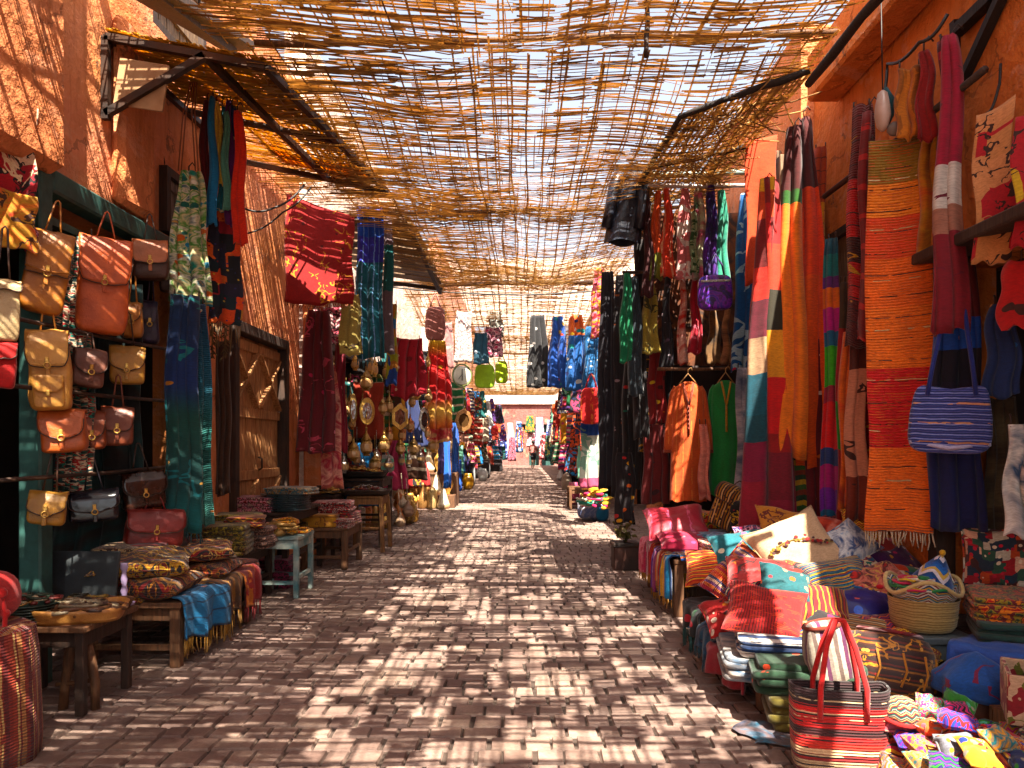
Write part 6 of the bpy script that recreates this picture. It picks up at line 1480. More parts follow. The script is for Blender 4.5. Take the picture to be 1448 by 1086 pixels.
MORE = [('navy cushion with cream zigzags between the scarlet and the corduroy cushion', (1.5, 4.64, .52), .4, .32, .14, ('zig', 18, 16, ['101a44', 'b8a88a', '101a44', '8a1c24']), (), 20, 34, -20),
 ('maroon and gold cushion squeezed behind the corduroy one', (1.78, 4.5, .53), .42, .34, .15, ('stripes', 'u', 26, ['5a0c18', 'a8782a', '3a0a14', '8a1c24']), (), -18, 30, 8),
 ('teal and pink flowered cushion behind the cream one on the left', (1.62, 5.42, .72), .44, .36, .15, ('plain', '0c5a64'), [('dots', ['c85a7a', 'd8c8b0', 'c8902a'], 11, .3)], 12, 40, -10),
 ('ochre embroidered cushion high at the back of the pile', (2.02, 5.62, .86), .46, .38, .16, ('plain', 'b0761c'), [('curl', '5a1c0c', 12, .04, .45)], -14, 44, 10),
 ('dark red diamond cushion at the top right of the pile', (2.5, 5.6, .86), .44, .38, .16, ('zig', 16, 20, ['6a0c14', '1a0e10', 'a83a1c', '3a0c10']), (), 18, 40, 20),
 ('bottle green cushion with red dots behind the basket stack', (2.3, 4.66, .52), .42, .34, .15, ('plain', '0c3a20'), [('dots', ['a81c1c', 'c8a03a'], 13, .26)], -10, 34, 10),
 ('violet and orange cushion left of the basket stack', (2.08, 4.3, .4), .38, .3, .14, ('zig', 20, 18, ['4a1a5a', 'c8601c', '2a1030', '8a2a4a']), (), 14, 30, -6),
 ('small crimson cushion with white flowers at the street edge', (1.33, 4.72, .42), .34, .28, .13, ('plain', '9a0c1c'), [('dots', ['d8c8b8', '3a0c10', 'c87a2a'], 15, .3)], 30, 38, -30),
 ('black and rose embroidered cushion below the indigo one', (1.82, 4.28, .4), .4, .32, .13, ('plain', '160e12'), [('dots', ['b83a5a', 'c8a04a', '1a6a5a'], 14, .3)], -24, 26, 0),
 ('tangerine striped cushion at the far street corner', (1.4, 5.42, .6), .4, .32, .14, ('stripes', 'v', 28, ['c8581c', 'a8241c', 'd8a04a', '5a1c2a']), (), 8, 46, -24),
 ('sky blue and white ikat cushion right of the cream one', (2.2, 5.02, .82), .4, .3, .13, ('tie', 8, ['2a6a9a', 'c8c8c8', '123a6a', 'b8a89a']), (), 30, 44, 4),
 ('rust cushion with black grid at the middle of the pile', (1.82, 4.82, .6), .4, .32, .14, ('patch', 14, ['8a2c12', '1a1010', 'a8461c', '2a120c']), (), -30, 36, -4),
 ('purple mirrored cushion at the right edge by the wall', (2.56, 5.0, .66), .36, .34, .14, ('plain', '3a1040'), [('dots', ['c8c8d0', 'c8902a', 'a82a5a'], 16, .26)], 10, 42, 18),
 ('yellow and red little cushion on top of the flowered one', (2.42, 5.26, .9), .3, .26, .11, ('zig', 24, 24, ['c8981c', 'a81c14', 'd8b85a', '7a1410']), (), -20, 48, 8)]
MORE += [('burnt orange cushion with dark diamonds in front of the red flowered one', (2.26, 4.98, .62), .42, .34, .15, ('zig', 18, 16, ['b0501c', '2a100c', 'c8781c', '6a1c10']), [('curl', 'd8b060', 15, .03, .5)], -8, 30, -4),
 ('crimson ikat cushion filling the gap above the indigo one', (2.3, 4.72, .6), .42, .34, .15, ('tie', 12, ['8a0c1c', 'c87a6a', '3a0c14', 'b0342a']), [('curl', 'c8a060', 14, .03, .5)], 16, 34, 10),
 ('blue and rust kilim cushion low behind the striped pouch', (1.7, 4.14, .36), .44, .32, .14, ('zig', 16, 14, ['123a5a', '8a2c14', '0c1c34', 'a87a3a']), [], -10, 24, -4),
 ('gold and red brocade cushion between pouf and basket', (2.16, 4.12, .36), .36, .3, .14, ('speck', 30, ['a8781c', '7a1418', 'c8a04a', '4a0c10']), [], 26, 30, 12),
 ('small teal cushion with orange flowers above the corduroy one', (1.62, 4.56, .64), .32, .26, .12, ('plain', '0c4a50'), [('dots', ['c8601c', 'c8a878', '8a1c2a'], 16, .3)], -26, 40, 14),
 ('raspberry and navy patterned cushion at the back beside the drape', (1.86, 5.6, .74), .46, .36, .15, ('speck', 22, ['8a1440', '142050', 'c88a9a', '3a0c24']), [], 4, 46, -6),
 ('brown and cream kilim cushion under the rose one', (2.42, 5.34, .66), .44, .36, .15, ('zig', 14, 12, ['4a2a18', 'b09a78', '2a1610', '8a3a1c']), [], -20, 36, 10)]
for lb_, c_, w_, h_, t_, b_, o_, r1, r2, r3 in MORE: pillow(lb_, c_, w_, h_, t_, fab(b_, o_), r1, r2, r3)
# pouf, tote, pouch ----------------------------------------------------------
pf = thing('leather_pouf', 'dark brown drum pouf with gold woven bands', 'pouf', (1.93, 3.95, .1), (R(-14), R(8), R(-10)))
m_ = MB(); m_.lathe([(.12, 0), (.19, .02), (.225, .09), (.235, .2), (.225, .31), (.19, .37), (.1, .395), (.01, .4)], 32); m_.build('body', fab(('stripes', 'v', 17, ['2a120c', '3a1a10', '8a5a1c', '1c0e0a', '5a1c14', '24100c']), [('dots', ['c89a5a', '8a2a14'], 13, .13), ('curl', 'b8802a', 14, .03, .5)], rough=.6), pf)
m_ = MB(); m_.lathe([(.02, 0), (.16, -.004), (.17, -.02), (.02, -.03)], 24, (0, 0, .405)); m_.build('lid', fab(('zig', 9, 3, ['7a1420', 'c8a8a0', '8a2a34', 'b89a98', '5a1018'])), pf)
m_ = MB()
for k in range(12): a = k / 12 * 2 * PI; m_.tube([(.235 * math.cos(a), .235 * math.sin(a), .12), (.238 * math.cos(a + .1), .238 * math.sin(a + .1), .2), (.232 * math.cos(a), .232 * math.sin(a), .29)], .006, 5)
m_.build('stitching', fab(('plain', 'a8701c')), pf)
po = thing('striped_pouch', 'grey and cream striped pouch leaning against the pouf', 'pouch', (1.62, 3.83, .26), (R(6), R(-12), R(-8)))
m_ = MB(); m_.superbox(.24, .14, .34, .55, (0, 0, .17), 24, 14); m_.build('body', fab(('stripes', 'u', 10, ['a8a094', '6a5a54', 'b8b0a4', '5a2a4a', '8a8078'])), po, jit=.012)
m_ = MB(); m_.tube([Vector((.1 * math.cos(k / 12 * 2 * PI), .06 * math.sin(k / 12 * 2 * PI), .325)) for k in range(12)], .012, 6, closed=True); m_.build('drawstring', fab(('plain', '6a2a1a')), po)
TOTE = fab(('bands', [(0, '5a1a10'), (.06, 'a89074'), (.16, '7a1a10'), (.24, 'c8a888'), (.3, 'b83a10'), (.38, 'b01410'), (.45, '3a0c10'), (.54, 'b01410'), (.7, 'd0a888'), (.73, 'c8340f'), (.82, '2a1216')]), [('lines', '1a0c0c', 'v', 24, .18), ('lines', 'b8a080', 'v', 11, .08, .5)], L=.42, rib=70, wob=.006)
to = thing('woven_tote', 'red and black striped woven tote bag with red handles', 'tote bag', (1.46, 3.42, 0), (0, 0, R(-8)))
def tf(u, v):
    a = 2 * PI * u; e = .45; cs, sn = math.cos(a), math.sin(a); k = .9 + .12 * v - .03 * math.sin(v * PI)
    return Vector((math.copysign(abs(cs) ** e, cs) * .215 * k * (1 + .03 * math.sin(v * 5 + 2 * a)), math.copysign(abs(sn) ** e, sn) * .085 * (1.1 - .25 * v), .012 + .38 * v * (1 + .02 * math.sin(2 * a + 1) * v)))
m_ = MB(); m_.shell(tf, 48, 18, .01, 1.1, .42); m_.superbox(.34, .16, .03, .3, (0, 0, .02), 20, 6); m_.build('body', TOTE, to)
for s_, yy in ((1, -.075), (2, .07)):
    m_ = MB(); m_.tube([(-.1, yy - .012, .26), (-.098, yy - .012, .4), (-.06, yy * .5, .58), (-.015, yy * .2, .69), (.02, yy * .2, .69), (.065, yy * .5, .57), (.1, yy - .012, .4), (.1, yy - .012, .26)], .013, 7, flat=.7); m_.build('handle', fab(('plain', 'b00c14')), to)
# right foreground: stool with hats, blue bag, box, blanket heap
gs = table('metal_stool', 'grey metal stool carrying the woven baskets', 'stool', 2.1, 2.5, 4.05, 4.5, .44, plain('grey_paint', '6a787e', rough=.35, metal=.3, c2='3c464a'), .04, .05, .03, 0)
for i, (z, r, t) in enumerate([(.44, .175, 'lowest cream woven basket on the grey stool'), (.49, .18, 'second cream woven basket of the stool stack'), (.54, .185, 'third cream basket of the stool stack')]):
    b = thing('woven_basket', t, 'basket', (2.3, 4.25, z), group='baskets nested on the grey stool')
    m_ = MB(); m_.lathe([(r * .6, 0), (r * .86, .012), (r * .96, .04), (r, .085), (r * 1.02, .09), (r * .97, .088), (r * .9, .04), (r * .5, .012)], 30); m_.build('bowl', fab(('stripes', 'v', 70, ['b8a074', '8a7044', 'a89060'])), b)
b = thing('printed_basket', 'flared teal and white patterned basket on top of the stool stack', 'basket', (2.3, 4.25, .6))
def bf(u, v):
    a = 2 * PI * u; r = .14 + .055 * v; return Vector((r * math.cos(a), r * math.sin(a), .1 * v + .04 * v * v * math.sin(3 * a + 1)))
m_ = MB(); m_.shell(bf, 44, 8, .012, 1.2, .2); m_.build('bowl', fab(('zig', 14, 9, ['c8c0b0', '0c6a7a', 'b8902a', '1a3a5a', 'd8d0c0', '7a2a2a'])), b)
m_ = MB(); m_.tube([bf(k / 40, 1) for k in range(40)], .012, 6, closed=True); m_.build('rim', fab(('plain', 'b8a074')), b)
pk = thing('pointed_cap', 'blue pointed cap with white stripes standing in the patterned basket', 'cap', (2.35, 4.28, .63), (R(10), R(12), 0))
m_ = MB(); m_.lathe([(.12, 0), (.125, .02), (.11, .08), (.07, .16), (.03, .22), (.005, .25)], 24, lobes=5, la=.05); m_.build('crown', fab(('zig', 9, 8, ['0c4a8a', '0a3a6a', 'c8c0c8', 'b89a5a', '0c5a9a'])), pk)
m_ = MB(); m_.ball((0, 0, .26), .018); m_.build('bobble', fab(('plain', 'b8902a')), pk)
heap('yellow and pink tassels spilling from the patterned basket', (2.25, 4.2, .67), .2, .22, .07, None, 31, 60, [fab(('plain', 'b8981c')), fab(('plain', 'a81c4a')), fab(('plain', '2a6a3a')), fab(('plain', 'c8c0b0'))], 'tassel_heap', 'tassels', .024)
table('dark_bench', 'dark bench at the right shop door carrying folded textiles', 'bench', 2.5, 3.1, 3.6, 4.6, .45, W_DARK, .04, .06, .04, .3)
pillow('square mosaic patterned cushion standing at the right shop door', (2.82, 4.38, .82), .38, .36, .14, fab(('patch', 16, ['8a1c2a', '1a2a3a', 'c8a08a', '3a1a1a', 'a84a2a', '2a4a3a', 'b8b0a0']), [('dots', ['d8c8b0', 'a8143a'], 22, .25)]), 0, 78, -24, pinch=.05)
folded('orange and red embroidered stack at the right shop door', (2.72, 4.05, .56), .5, .5, .13, fab(('speck', 22, ['a8301c', 'c87a2a', '5a1420', '8a7a3a', '2a3a2a'])), -24, layers=3)
folded('green black quilt under the embroidered stack', (2.72, 4.02, .45), .52, .52, .12, fab(('tie', 4, ['10241c', '1a3a34', '2a2a14'])), -24, layers=2)
BL = fab(('plain', '0a4a94'), [('curl', '6a1c3a', 4, .015, .6)], rough=.6)
throw('bright blue cloth falling over the dark bench corner', (2.42, 3.72, .455), .5, .3, .3, BL, -52, None)
cu = thing('clay_pot', 'brown clay pot below the blue cloth', 'pot', (2.28, 3.72, .0)); m_ = MB(); m_.lathe([(.09, 0), (.12, .02), (.15, .14), (.15, .24), (.12, .3), (.13, .32), (.1, .32)], 24); m_.build('body', plain('clay', '5a3420', rough=.7), cu)
hc = MB(); hc.lathe([(.15 + .045 * (1 - k / 9) ** .5 if k < 5 else .19 * (1 - (k / 9) ** 2.2) + .01, -.06 + .022 * k) for k in range(10)], 60, (0, 0, .32), lobes=7, la=.07); hc.build('cloth_cover', fab(('plain', '0a4a8a'), [('curl', '6a1c3a', 5, .015, .6)]), cu, jit=.012)
bx = thing('fabric_box', 'beige and rose patterned open box at the right photo edge', 'box', (2.38, 3.3, .28), (0, 0, R(-28)))
BXM = fab(('plain', 'b89a80'), [('curl', '7a1c24', 7, .05, .35), ('curl', '5a5a1c', 9, .03, .5)])
m_ = MB(); m_.box((0, -.15, .1), (.4, .02, .22), bev=.004); m_.box((0, .15, .1), (.4, .02, .22), bev=.004); m_.box((-.19, 0, .1), (.02, .278, .22), bev=.004); m_.box((.19, 0, .1), (.02, .278, .22), bev=.004); m_.build('side', BXM, bx)
m_ = MB(); m_.box((0, 0, .0), (.358, .278, .016)); m_.build('base', W_DARK, bx)
heap('dark brooches and bottles inside the patterned box', (2.38, 3.3, .4), .3, .22, .06, None, 33, 40, [plain('dark_glass', '1a1416', rough=.2), SILVER, GOLD], 'trinket_heap', 'trinkets', .03)
bs = thing('wooden_crate', 'plain crate under the patterned box', 'crate', (2.4, 3.34, 0)); m_ = MB()
for k in range(3): 
    for yy in (-.14, .14): m_.box((0, yy, .05 + .09 * k), (.4, .018, .075))
    for xx in (-.19, .19): m_.box((xx, 0, .05 + .09 * k), (.018, .25, .075))
m_.build('slats', W_MID, bs); m_ = MB(); m_.box((0, 0, .268), (.4, .3, .014)); m_.build('top', W_MID, bs)
pm = thing('pompom_blanket', 'heaped blanket of bright pompoms in the lower right corner', 'blanket', (1.98, 3.1, 0))
def hf(u, v):
    x, y = (u - .5) * .86, (v - .5) * .8; r = max(abs(x) / .43, abs(y) / .4); z = .26 * (1 - r ** 5) + .13 * noise.noise(Vector((x * 3.4, y * 3.4, 9))) + .07 * noise.noise(Vector((x * 8, y * 8, 2))) + .03 * noise.noise(Vector((x * 16, y * 16, 5)))
    return Vector((x * (1 - .1 * (1 - r)), y, max(.0, z)))
PMC = [fab(('plain', c)) for c in ('b81420', 'c8a01c', '14644a', '1a3a8a', 'c8bcc0', 'b81c5a', 'c85a14', '14141c', '6a2a7a')]
m_ = MB(); m_.grid(hf, 60, 54, .9, .9); m_.build('blanket', fab(('zig', 11, 8, ['7a1420', 'a8501c', '3a0c14', 'b8862a', '8a1c3a', '1a1014']), [('dots', ['b81c2a', 'c8a83a', '1a5a44', '1a3a7a', 'c8c0c0', 'b82a5a'], 24, .3)], wob=.02), pm)
m_ = MB(); rnd = random.Random(12)
for k in range(160):
    u, v = rnd.random(), rnd.random(); p = hf(u, v)
    if p.z < .02: continue
    s_ = rnd.uniform(.006, .014); m_.ball(p + Vector((0, 0, s_ * .3)), s_, 6, 4, (rnd.uniform(.7, 1.4), rnd.uniform(.7, 1.4), rnd.uniform(.5, .9)), rnd.randrange(9))
o = m_.build('pompoms', PMC, pm, jit=.006); o['kind'] = 'stuff'
PCH = [('scarlet', 'a81018'), ('pink', 'b83a6a'), ('saffron', 'c8901c'), ('turquoise', '0c6a74'), ('cobalt', '143a94'), ('violet', '5a2080'), ('leaf green', '2a6a24'), ('sand', '8a7a60'), ('black', '141012'), ('tangerine', 'c85a1c'), ('maroon', '5a0c18'), ('magenta', 'a01468'), ('silver grey', '6a6a72'), ('brick red', '8a2a18'), ('mint', '5a9a80'), ('navy', '101c48'), ('gold', 'a8802a'), ('rose', 'b05a64')]
rq = random.Random(5)
PK = ('dotted', 'zigzag', 'speckled')
for k in range(36):
    n_, c_ = PCH[k % 18]; pt = (k + k // 18) % 3
    a, q = k * 2.4, .05 + .36 * math.sqrt((k + .5) / 36); x, y = q * math.cos(a), q * math.sin(a) * .9; z = hf(x / .86 + .5, y / .8 + .5).z; o1 = PCH[(k * 5 + 3) % 18][1]; o2 = PCH[(k * 7 + 8) % 18][1]
    b_ = (('plain', c_), ('zig', 30, 26, [c_, o1, c_, o2]), ('speck', 48, [c_, o1, c_, o2]))[pt]
    pillow(f'little {n_} {PK[pt]} pouch on the heaped pompom blanket', (1.98 + x, 3.1 + y, z + .03), rq.uniform(.1, .16), rq.uniform(.09, .13), .065, fab(b_, [('dots', [o1, o2, '8a8070'], 34, .32)] if pt == 0 else [('dots', [o2, o1], 40, .2)]), rq.uniform(0, 180), rq.uniform(8, 45), rq.uniform(-40, 40), group='embroidered pouches on the blanket heap', cat='pouch', name='embroidered_pouch', pinch=.04)
ro = thing('round_hat', 'round beaded hat lying on the pompom blanket', 'hat', (1.72, 3.36, .27)); m_ = MB(); m_.lathe([(.085, 0), (.09, .015), (.08, .05), (.05, .075), (.01, .085)], 26, M=Matrix.Rotation(.25, 3, 'X')); m_.build('crown', fab(('zig', 40, 24, ['8a8a7a', '1a4a4a', '141414', '8a1420', 'a89a6a', '3a1a24'])), ro)
m_ = MB(); m_.tube([Matrix.Rotation(.25, 3, 'X') @ Vector((.092 * math.cos(k / 24 * 2 * PI), .092 * math.sin(k / 24 * 2 * PI), .008)) for k in range(24)], .011, 6, closed=True); m_.build('band', fab(('plain', 'a81428')), ro)
bl = MB(); bl.grid(lambda u, v: Vector(((u - .5) * .36 + .04 * math.sin(v * 7), (v - .5) * .3 + .03 * math.sin(u * 9), .012 + .016 * abs(noise.noise(Vector((u * 4, v * 4, 1)))))), 20, 16, .4, .3)
tag(bl.build('cloth_scrap', fab(('tie', 5, ['0c3a54', '1a5a74', '5a4a4a', '0a2a44'])), loc=(1.32, 3.82, 0)), 'blue printed scrap of cloth lying on the paving', 'cloth scrap')
# ================================================================== FURTHER DOWN THE ALLEY
G_L = 'goods hanging along the far left stalls'; G_R = 'goods hanging along the far right stalls'
hang('printed_cloth', 'crimson hanging with cream flower panel over the lantern stall', 'hanging', (552, 478, 603, 562), 12.2, fab(('plain', 'a01034'), [('dots', ['d8b09a', 'c8506a', '6a0c1c'], 5, .2)]), .25, .75, 1, .8, 3, .05, hem=.05)
hang('printed_dress', 'sunlit red and orange dress hanging right of the crimson hanging', 'dress', (598, 482, 640, 606), 13.5, fab(('grad', [(0, 'c8641c'), (.2, 'd8b06a'), (.35, 'b8141c'), (.8, 'c8381c'), (1, 'c8a03a')], ), [('dots', ['d89a4a', 'a00c1c'], 5, .16)], L=1.6), .25, .5, 1, .7, 3, .05)
hang('printed_dress', 'yellow and pink dress below the sunlit red one', 'dress', (606, 560, 640, 625), 13.9, fab(('tie', 4, ['c8a04a', 'd8b08a', 'b83a4a', 'c87a3a'])), .25, .6, 1, .7, 2, .04)
mirror('oval brass mirror hanging high beside the wine red garment', (508, 562, 530, 601), 11.0, 22, GOLD)
mirror('hexagonal brass mirror, largest by the lanterns', (552, 570, 579, 609), 12.2, 6, GOLD)
mirror('octagonal wooden mirror hanging below the round white clock', (643, 578, 668, 611), 17.0, 8, brass('a87a4a'), glass=plain('amber_mirror', '6a4a2a', rough=.2, metal=.6))
mirror('small narrow mirror near the khaki tunic', (494, 556, 505, 602), 10.8, 18, GOLD2)
mirror('pale framed mirror under the yellow and pink dress', (592, 575, 608, 612), 13.2, 8, SILVER)
ck = thing('wall_clock', 'round white clock face hanging left of the green bag', 'clock', at(653, 531, 16.5), (0, 0, .3))
m_ = MB(); m_.lathe([(.02, 0), (.21, 0), (.215, -.02), (.19, -.03), (.02, -.03)], 28, M=Matrix.Rotation(PI / 2, 3, 'X') @ Matrix.Rotation(PI, 3, 'X')); m_.build('face', plain('white_enamel', 'c8c8b8', rough=.4, c2='a8a898'), ck)
m_ = MB(); m_.box((0, -.04, .07), (.02, .008, .14)); m_.box((0, -.04, -.06), (.02, .008, .11)); m_.box((-.05, -.04, -.04), (.01, .008, .12), M=Matrix.Rotation(.6, 3, 'Y')); m_.build('hand', WIRE, ck)
m_ = MB(); m_.tube([Vector((.21 * math.cos(k / 24 * 2 * PI), -.02, .25 * math.sin(k / 24 * 2 * PI))) for k in range(24)], .02, 6, closed=True); m_.build('rim', plain('green_rim', '6a7a4a', rough=.5), ck)
def soft_bag(label, px, Y, m, phi=.2, group=None, name='cloth_bag'):
    x0, y0, x1, y1 = px; w = facing((x0 + x1) / 2, Y, x1 - x0, phi); h = (y1 - y0) * Y / F
    r_ = thing(name, label, 'bag', at((x0 + x1) / 2, y0, Y), (0, 0, phi), group)
    b = MB(); b.superbox(w, .14, h * .72, .45, (0, 0, -h * .64), 22, 12, bulge=lambda p: Vector((p.x * (1 - .25 * max(0, p.z / h)), p.y, p.z))); b.build('body', m, r_)
    s = MB(); s.tube([(-w * .28, 0, -h * .32), (-w * .1, 0, -h * .08), (0, 0, 0), (w * .1, 0, -h * .08), (w * .28, 0, -h * .32)], .014, 6); s.build('strap', m, r_)
    return r_
soft_bag('lime green cloth bag hanging right of the white clock', (671, 502, 700, 549), 17.5, fab(('plain', '8aa83a'), [('dots', ['3a4a1a'], 5, .12)]))
soft_bag('pale green pouch at the end of the left awnings', (700, 498, 718, 542), 20, fab(('plain', '9ab84a'), [('dots', ['c8d0a0'], 5, .2)]))
soft_bag('mauve canvas sack hanging high over the sunlit red dress', (601, 415, 630, 482), 14.5, fab(('plain', '8a5a54')))
for lb_, px, Y, m in [('blush pink shirt hanging high on the left beyond the gap', (622, 455, 642, 520), 15.5, fab(('tie', 4, ['b08a84', '8a5a5a', 'c8a8a0']))), ('white speckled shirt hanging over the white clock', (642, 440, 668, 512), 16, fab(('speck', 9, ['b8b0a8', '7a6a6a', 'c8c0b8', '9a7a7a']))), ('dark teal shirt hanging over the lime bag', (668, 470, 690, 515), 17, fab(('plain', '0c3a4a'), [('dots', ['a8b0b8'], 5, .2)])), ('pink flecked cloth right of the dark teal shirt', (684, 462, 712, 505), 18.5, fab(('speck', 9, ['a83a5a', 'c8a0a8', '3a1a24', '8a5a6a']))), ('grey white cloth at the top of the left gap', (690, 440, 712, 478), 18.8, fab(('speck', 9, ['a8a8a0', '5a5a54', 'c8c8c0'])))]:
    hang('cotton_shirt', lb_, 'shirt', px, Y, m, .3, .8, 1, .8, 2, .03, group=G_L, nu=14, nv=14)
for lb_, px, Y, c in [('bright blue scarf hanging left of the octagonal mirror', (626, 592, 638, 690), 16.5, '0a5aa8'), ('second blue scarf right of the bright one', (638, 598, 650, 668), 17.5, '0c4a90'), ('violet scarf left of the bright blue one', (618, 560, 628, 670), 16, '3a2a5a'), ('rust red rug rolled upright by the blue scarves', (634, 650, 645, 698), 20, '8a2a24'), ('royal blue roll standing by the rust red rug', (642, 650, 654, 694), 21, '0c5ab0')]:
    hang('long_scarf', lb_, 'scarf', px, Y, fab(('plain', c)), .3, .7, 1, .7, 1.5, .04, group=G_L, nu=12, nv=12)
# lanterns over the left stalls
rnd = random.Random(77)
K_ = ['vase', 'jar', 'pot', 'bottle', 'tagine']
lant = [(478, 585, 10.2, .34, .11, 'brass lantern hanging left of the narrow mirror'), (518, 520, 10.9, .42, .13, 'brass lantern hanging above the oval mirror'), (518, 606, 10.9, .5, .12, 'brass lantern hanging under the oval mirror'), (543, 610, 11.4, .4, .12, 'brass lantern hanging left of the hexagonal mirror, lower'), (541, 560, 11.6, .36, .1, 'slim brass lantern left of the hexagonal mirror, upper'), (566, 618, 12.3, .36, .11, 'brass lantern hanging under the hexagonal mirror'), (588, 540, 13, .4, .12, 'brass lantern under the crimson hanging'), (585, 616, 13.2, .44, .13, 'brass lantern below the pale framed mirror'), (500, 620, 10.5, .4, .12, 'brass lantern hanging over the raised dark tray'), (613, 610, 14, .5, .14, 'brass lantern under the yellow and pink dress'), (462, 600, 9.9, .3, .1, 'dark brass lantern below the pale pink scarf'), (530, 640, 11.2, .34, .12, 'brass lantern hanging lowest behind the bead tray')]
for i, (px, py, Y, h, r, t) in enumerate(lant): lantern(t, at(px, py, Y), h * .8, r * .75, (GOLD, GOLD2, brass('a8803a'))[i % 3], kind=i)
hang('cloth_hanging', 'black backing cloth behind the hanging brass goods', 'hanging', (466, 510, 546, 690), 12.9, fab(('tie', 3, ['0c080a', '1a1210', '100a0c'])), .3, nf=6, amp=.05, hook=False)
rq = random.Random(31); FORM = ['round', 'slim', 'squat', 'star capped', 'fluted', 'pierced', 'domed', 'waisted', 'ribbed']; TON = ['bright', 'dull', 'reddish', 'silvery']
TM = {'bright': GOLD, 'dull': GOLD2, 'reddish': plain('copper_metal', 'c07a44', rough=.3, metal=.6, c2='8a5028'), 'silvery': SILVER}
for i in range(36):
    col_, row_ = i % 9, i // 9; px = 466 + col_ * 17 + rq.uniform(-7, 7); py = 506 + row_ * 44 + rq.uniform(-10, 10); Y_ = 10.3 + col_ * .34 + rq.uniform(-.3, .3)
    lantern(f'{TON[row_]} {FORM[col_]} lantern hanging ' + ('highest', 'upper middle', 'lower middle', 'lowest')[row_] + ' before the black backing cloth', at(px, py, Y_), rq.uniform(.2, .34), rq.uniform(.05, .08), TM[TON[row_]], kind=i, name='hanging_lantern')
for i in range(9):
    t_ = ('left edge of', 'left part of', 'second spot on', 'third spot on', 'middle of', 'right of the middle of', 'right part of', 'far right part of', 'right end of')[i]
    vessel(f'{TON[(i * 3) % 4]} {K_[i % 5]} at the {t_} the wares under the brass lanterns', (-2.85 + .1 * i + rq.uniform(-.03, .03), 12.2 + .25 * i, .02), rq.uniform(.4, .75), rq.uniform(.12, .17), K_[i % 5], TM[TON[(i * 3) % 4]], yaw=rq.uniform(-1, 1))
ss = thing('stepped_stand', 'stepped wooden stand crowded with brass vessels in the sunlit patch', 'stand', (-2.42, 17.9, 0))
m_ = MB(); m_.box((0, -.2, .15), (1.7, .5, .3), bev=.01); m_.box((0, .3, .4), (1.7, .498, .8), bev=.01); m_.box((0, .75, .65), (1.7, .398, 1.3), bev=.01); m_.build('steps', W_MID, ss)
BR = [brass('e0c080'), plain('white_metal', 'd8ccb4', rough=.4, metal=.3, c2='b89a6a'), GOLD, brass('a87a44')]
K = ['vase', 'pot', 'teapot', 'bottle', 'jar', 'tagine']; ADJ = ['pale', 'silvery', 'golden', 'bronze']
RW = [('on the ground before the stepped stand', 17.25, 0), ('on the lowest step of the stand', 17.7, .3), ('on the middle step of the stand', 18.2, .8), ('on the top step of the stand', 18.65, 1.3)]
for r_, (t, y, z) in enumerate(RW):
    for k in range(6):
        i = (r_ * 5 + k) % 4; kk = K[(k + r_) % 6]; x = -3.12 + .27 * k + rnd.uniform(-.04, .04)
        vessel(f'{ADJ[i]} {kk} {t}, ' + ('at its left end' if k == 0 else 'beside the ' + K[(k - 1 + r_) % 6]), (x, y + rnd.uniform(-.06, .06), z), rnd.uniform(.42, .66), rnd.uniform(.13, .175), kk, BR[i], yaw=rnd.uniform(-1, 1))
# right, recognisable pieces
BWH = fab(('plain', '121014'), [('dots', ['c0bcb8', '7a7470'], 6, .2)])
hang('printed_dress', 'black dress with white flecks hanging over the middle of the alley end', 'dress', (743, 446, 776, 548), 15.0, BWH, -.1, .55, 1, .7, 3, .05)
BLF = lambda: fab(('plain', '0c4a94'), [('dots', ['c8d0d8', 'c8502a', '0c7a8a', 'd8b04a', '1a2a6a'], 7, .3)])
for lb_, px, Y, m in [('left blue flowered dress next to the black one', (772, 448, 806, 548), 14.6, BLF()), ('orange topped blue flowered dress in the middle of the right group', (798, 446, 832, 552), 14.2, fab(('bands', [(0, '0c5a9a'), (.75, 'c8642a')]), [('dots', ['c8c8c0', '0c2a6a', 'c8a04a', '2a8a8a'], 7, .3)], L=1.4)), ('right blue dress with white dots beside the pink blossoms', (824, 462, 852, 552), 13.8, fab(('plain', '0c5a8a'), [('dots', ['d0d8d8'], 11, .2)])), ('pink and gold blossom print hanging at the corner post', (836, 380, 858, 478), 13.0, fab(('speck', 10, ['b81c4a', 'c8901c', 'd87a8a', '8a0c2a']))), ('crimson print strip between the blossom print and the post', (846, 470, 858, 560), 12.6, fab(('speck', 12, ['a80c2a', 'c8a0a0', '5a0c1c'])))]:
    hang('printed_dress', lb_, 'dress', px, Y, m, -.15, .5, 1, .7, 2.5, .05, group='printed dresses above the far right stalls', nu=18, nv=18)
soft_bag('bright red bag hanging at the corner of the right stalls', (820, 528, 852, 600), 13.2, fab(('plain', 'b00c24'), [('lines', 'd87a4a', 'u', 5, .2, .5)]), -.2)
hang('cotton_blouse', 'white blouse with blue top and pink hem under the bright red bag', 'blouse', (820, 598, 852, 690), 13.4, fab(('bands', [(0, 'a8506a'), (.15, 'c0c4b8'), (.8, '0c4a94')], ), [('curl', '7a9a8a', 4, .05, .5)], L=1.2), -.2, .8, 1, .7, 2, .04)
wb = thing('cloth_bundle', 'white and blue bundle lying on the ground at the right corner', 'bundle', at(836, 735, 14.7))
m_ = MB(); m_.superbox(.56, .45, .46, .7, (0, 0, .22), 22, 12); m_.build('bundle', fab(('tie', 4, ['a8a8b0', '5a6a9a', 'c0c0c8', '3a4a7a'])), wb, jit=.05)
m_ = MB(); m_.superbox(.26, .3, .3, .7, (.2, -.15, .14), 18, 10); m_.build('tied_end', fab(('plain', '0c6a94')), wb, jit=.03)
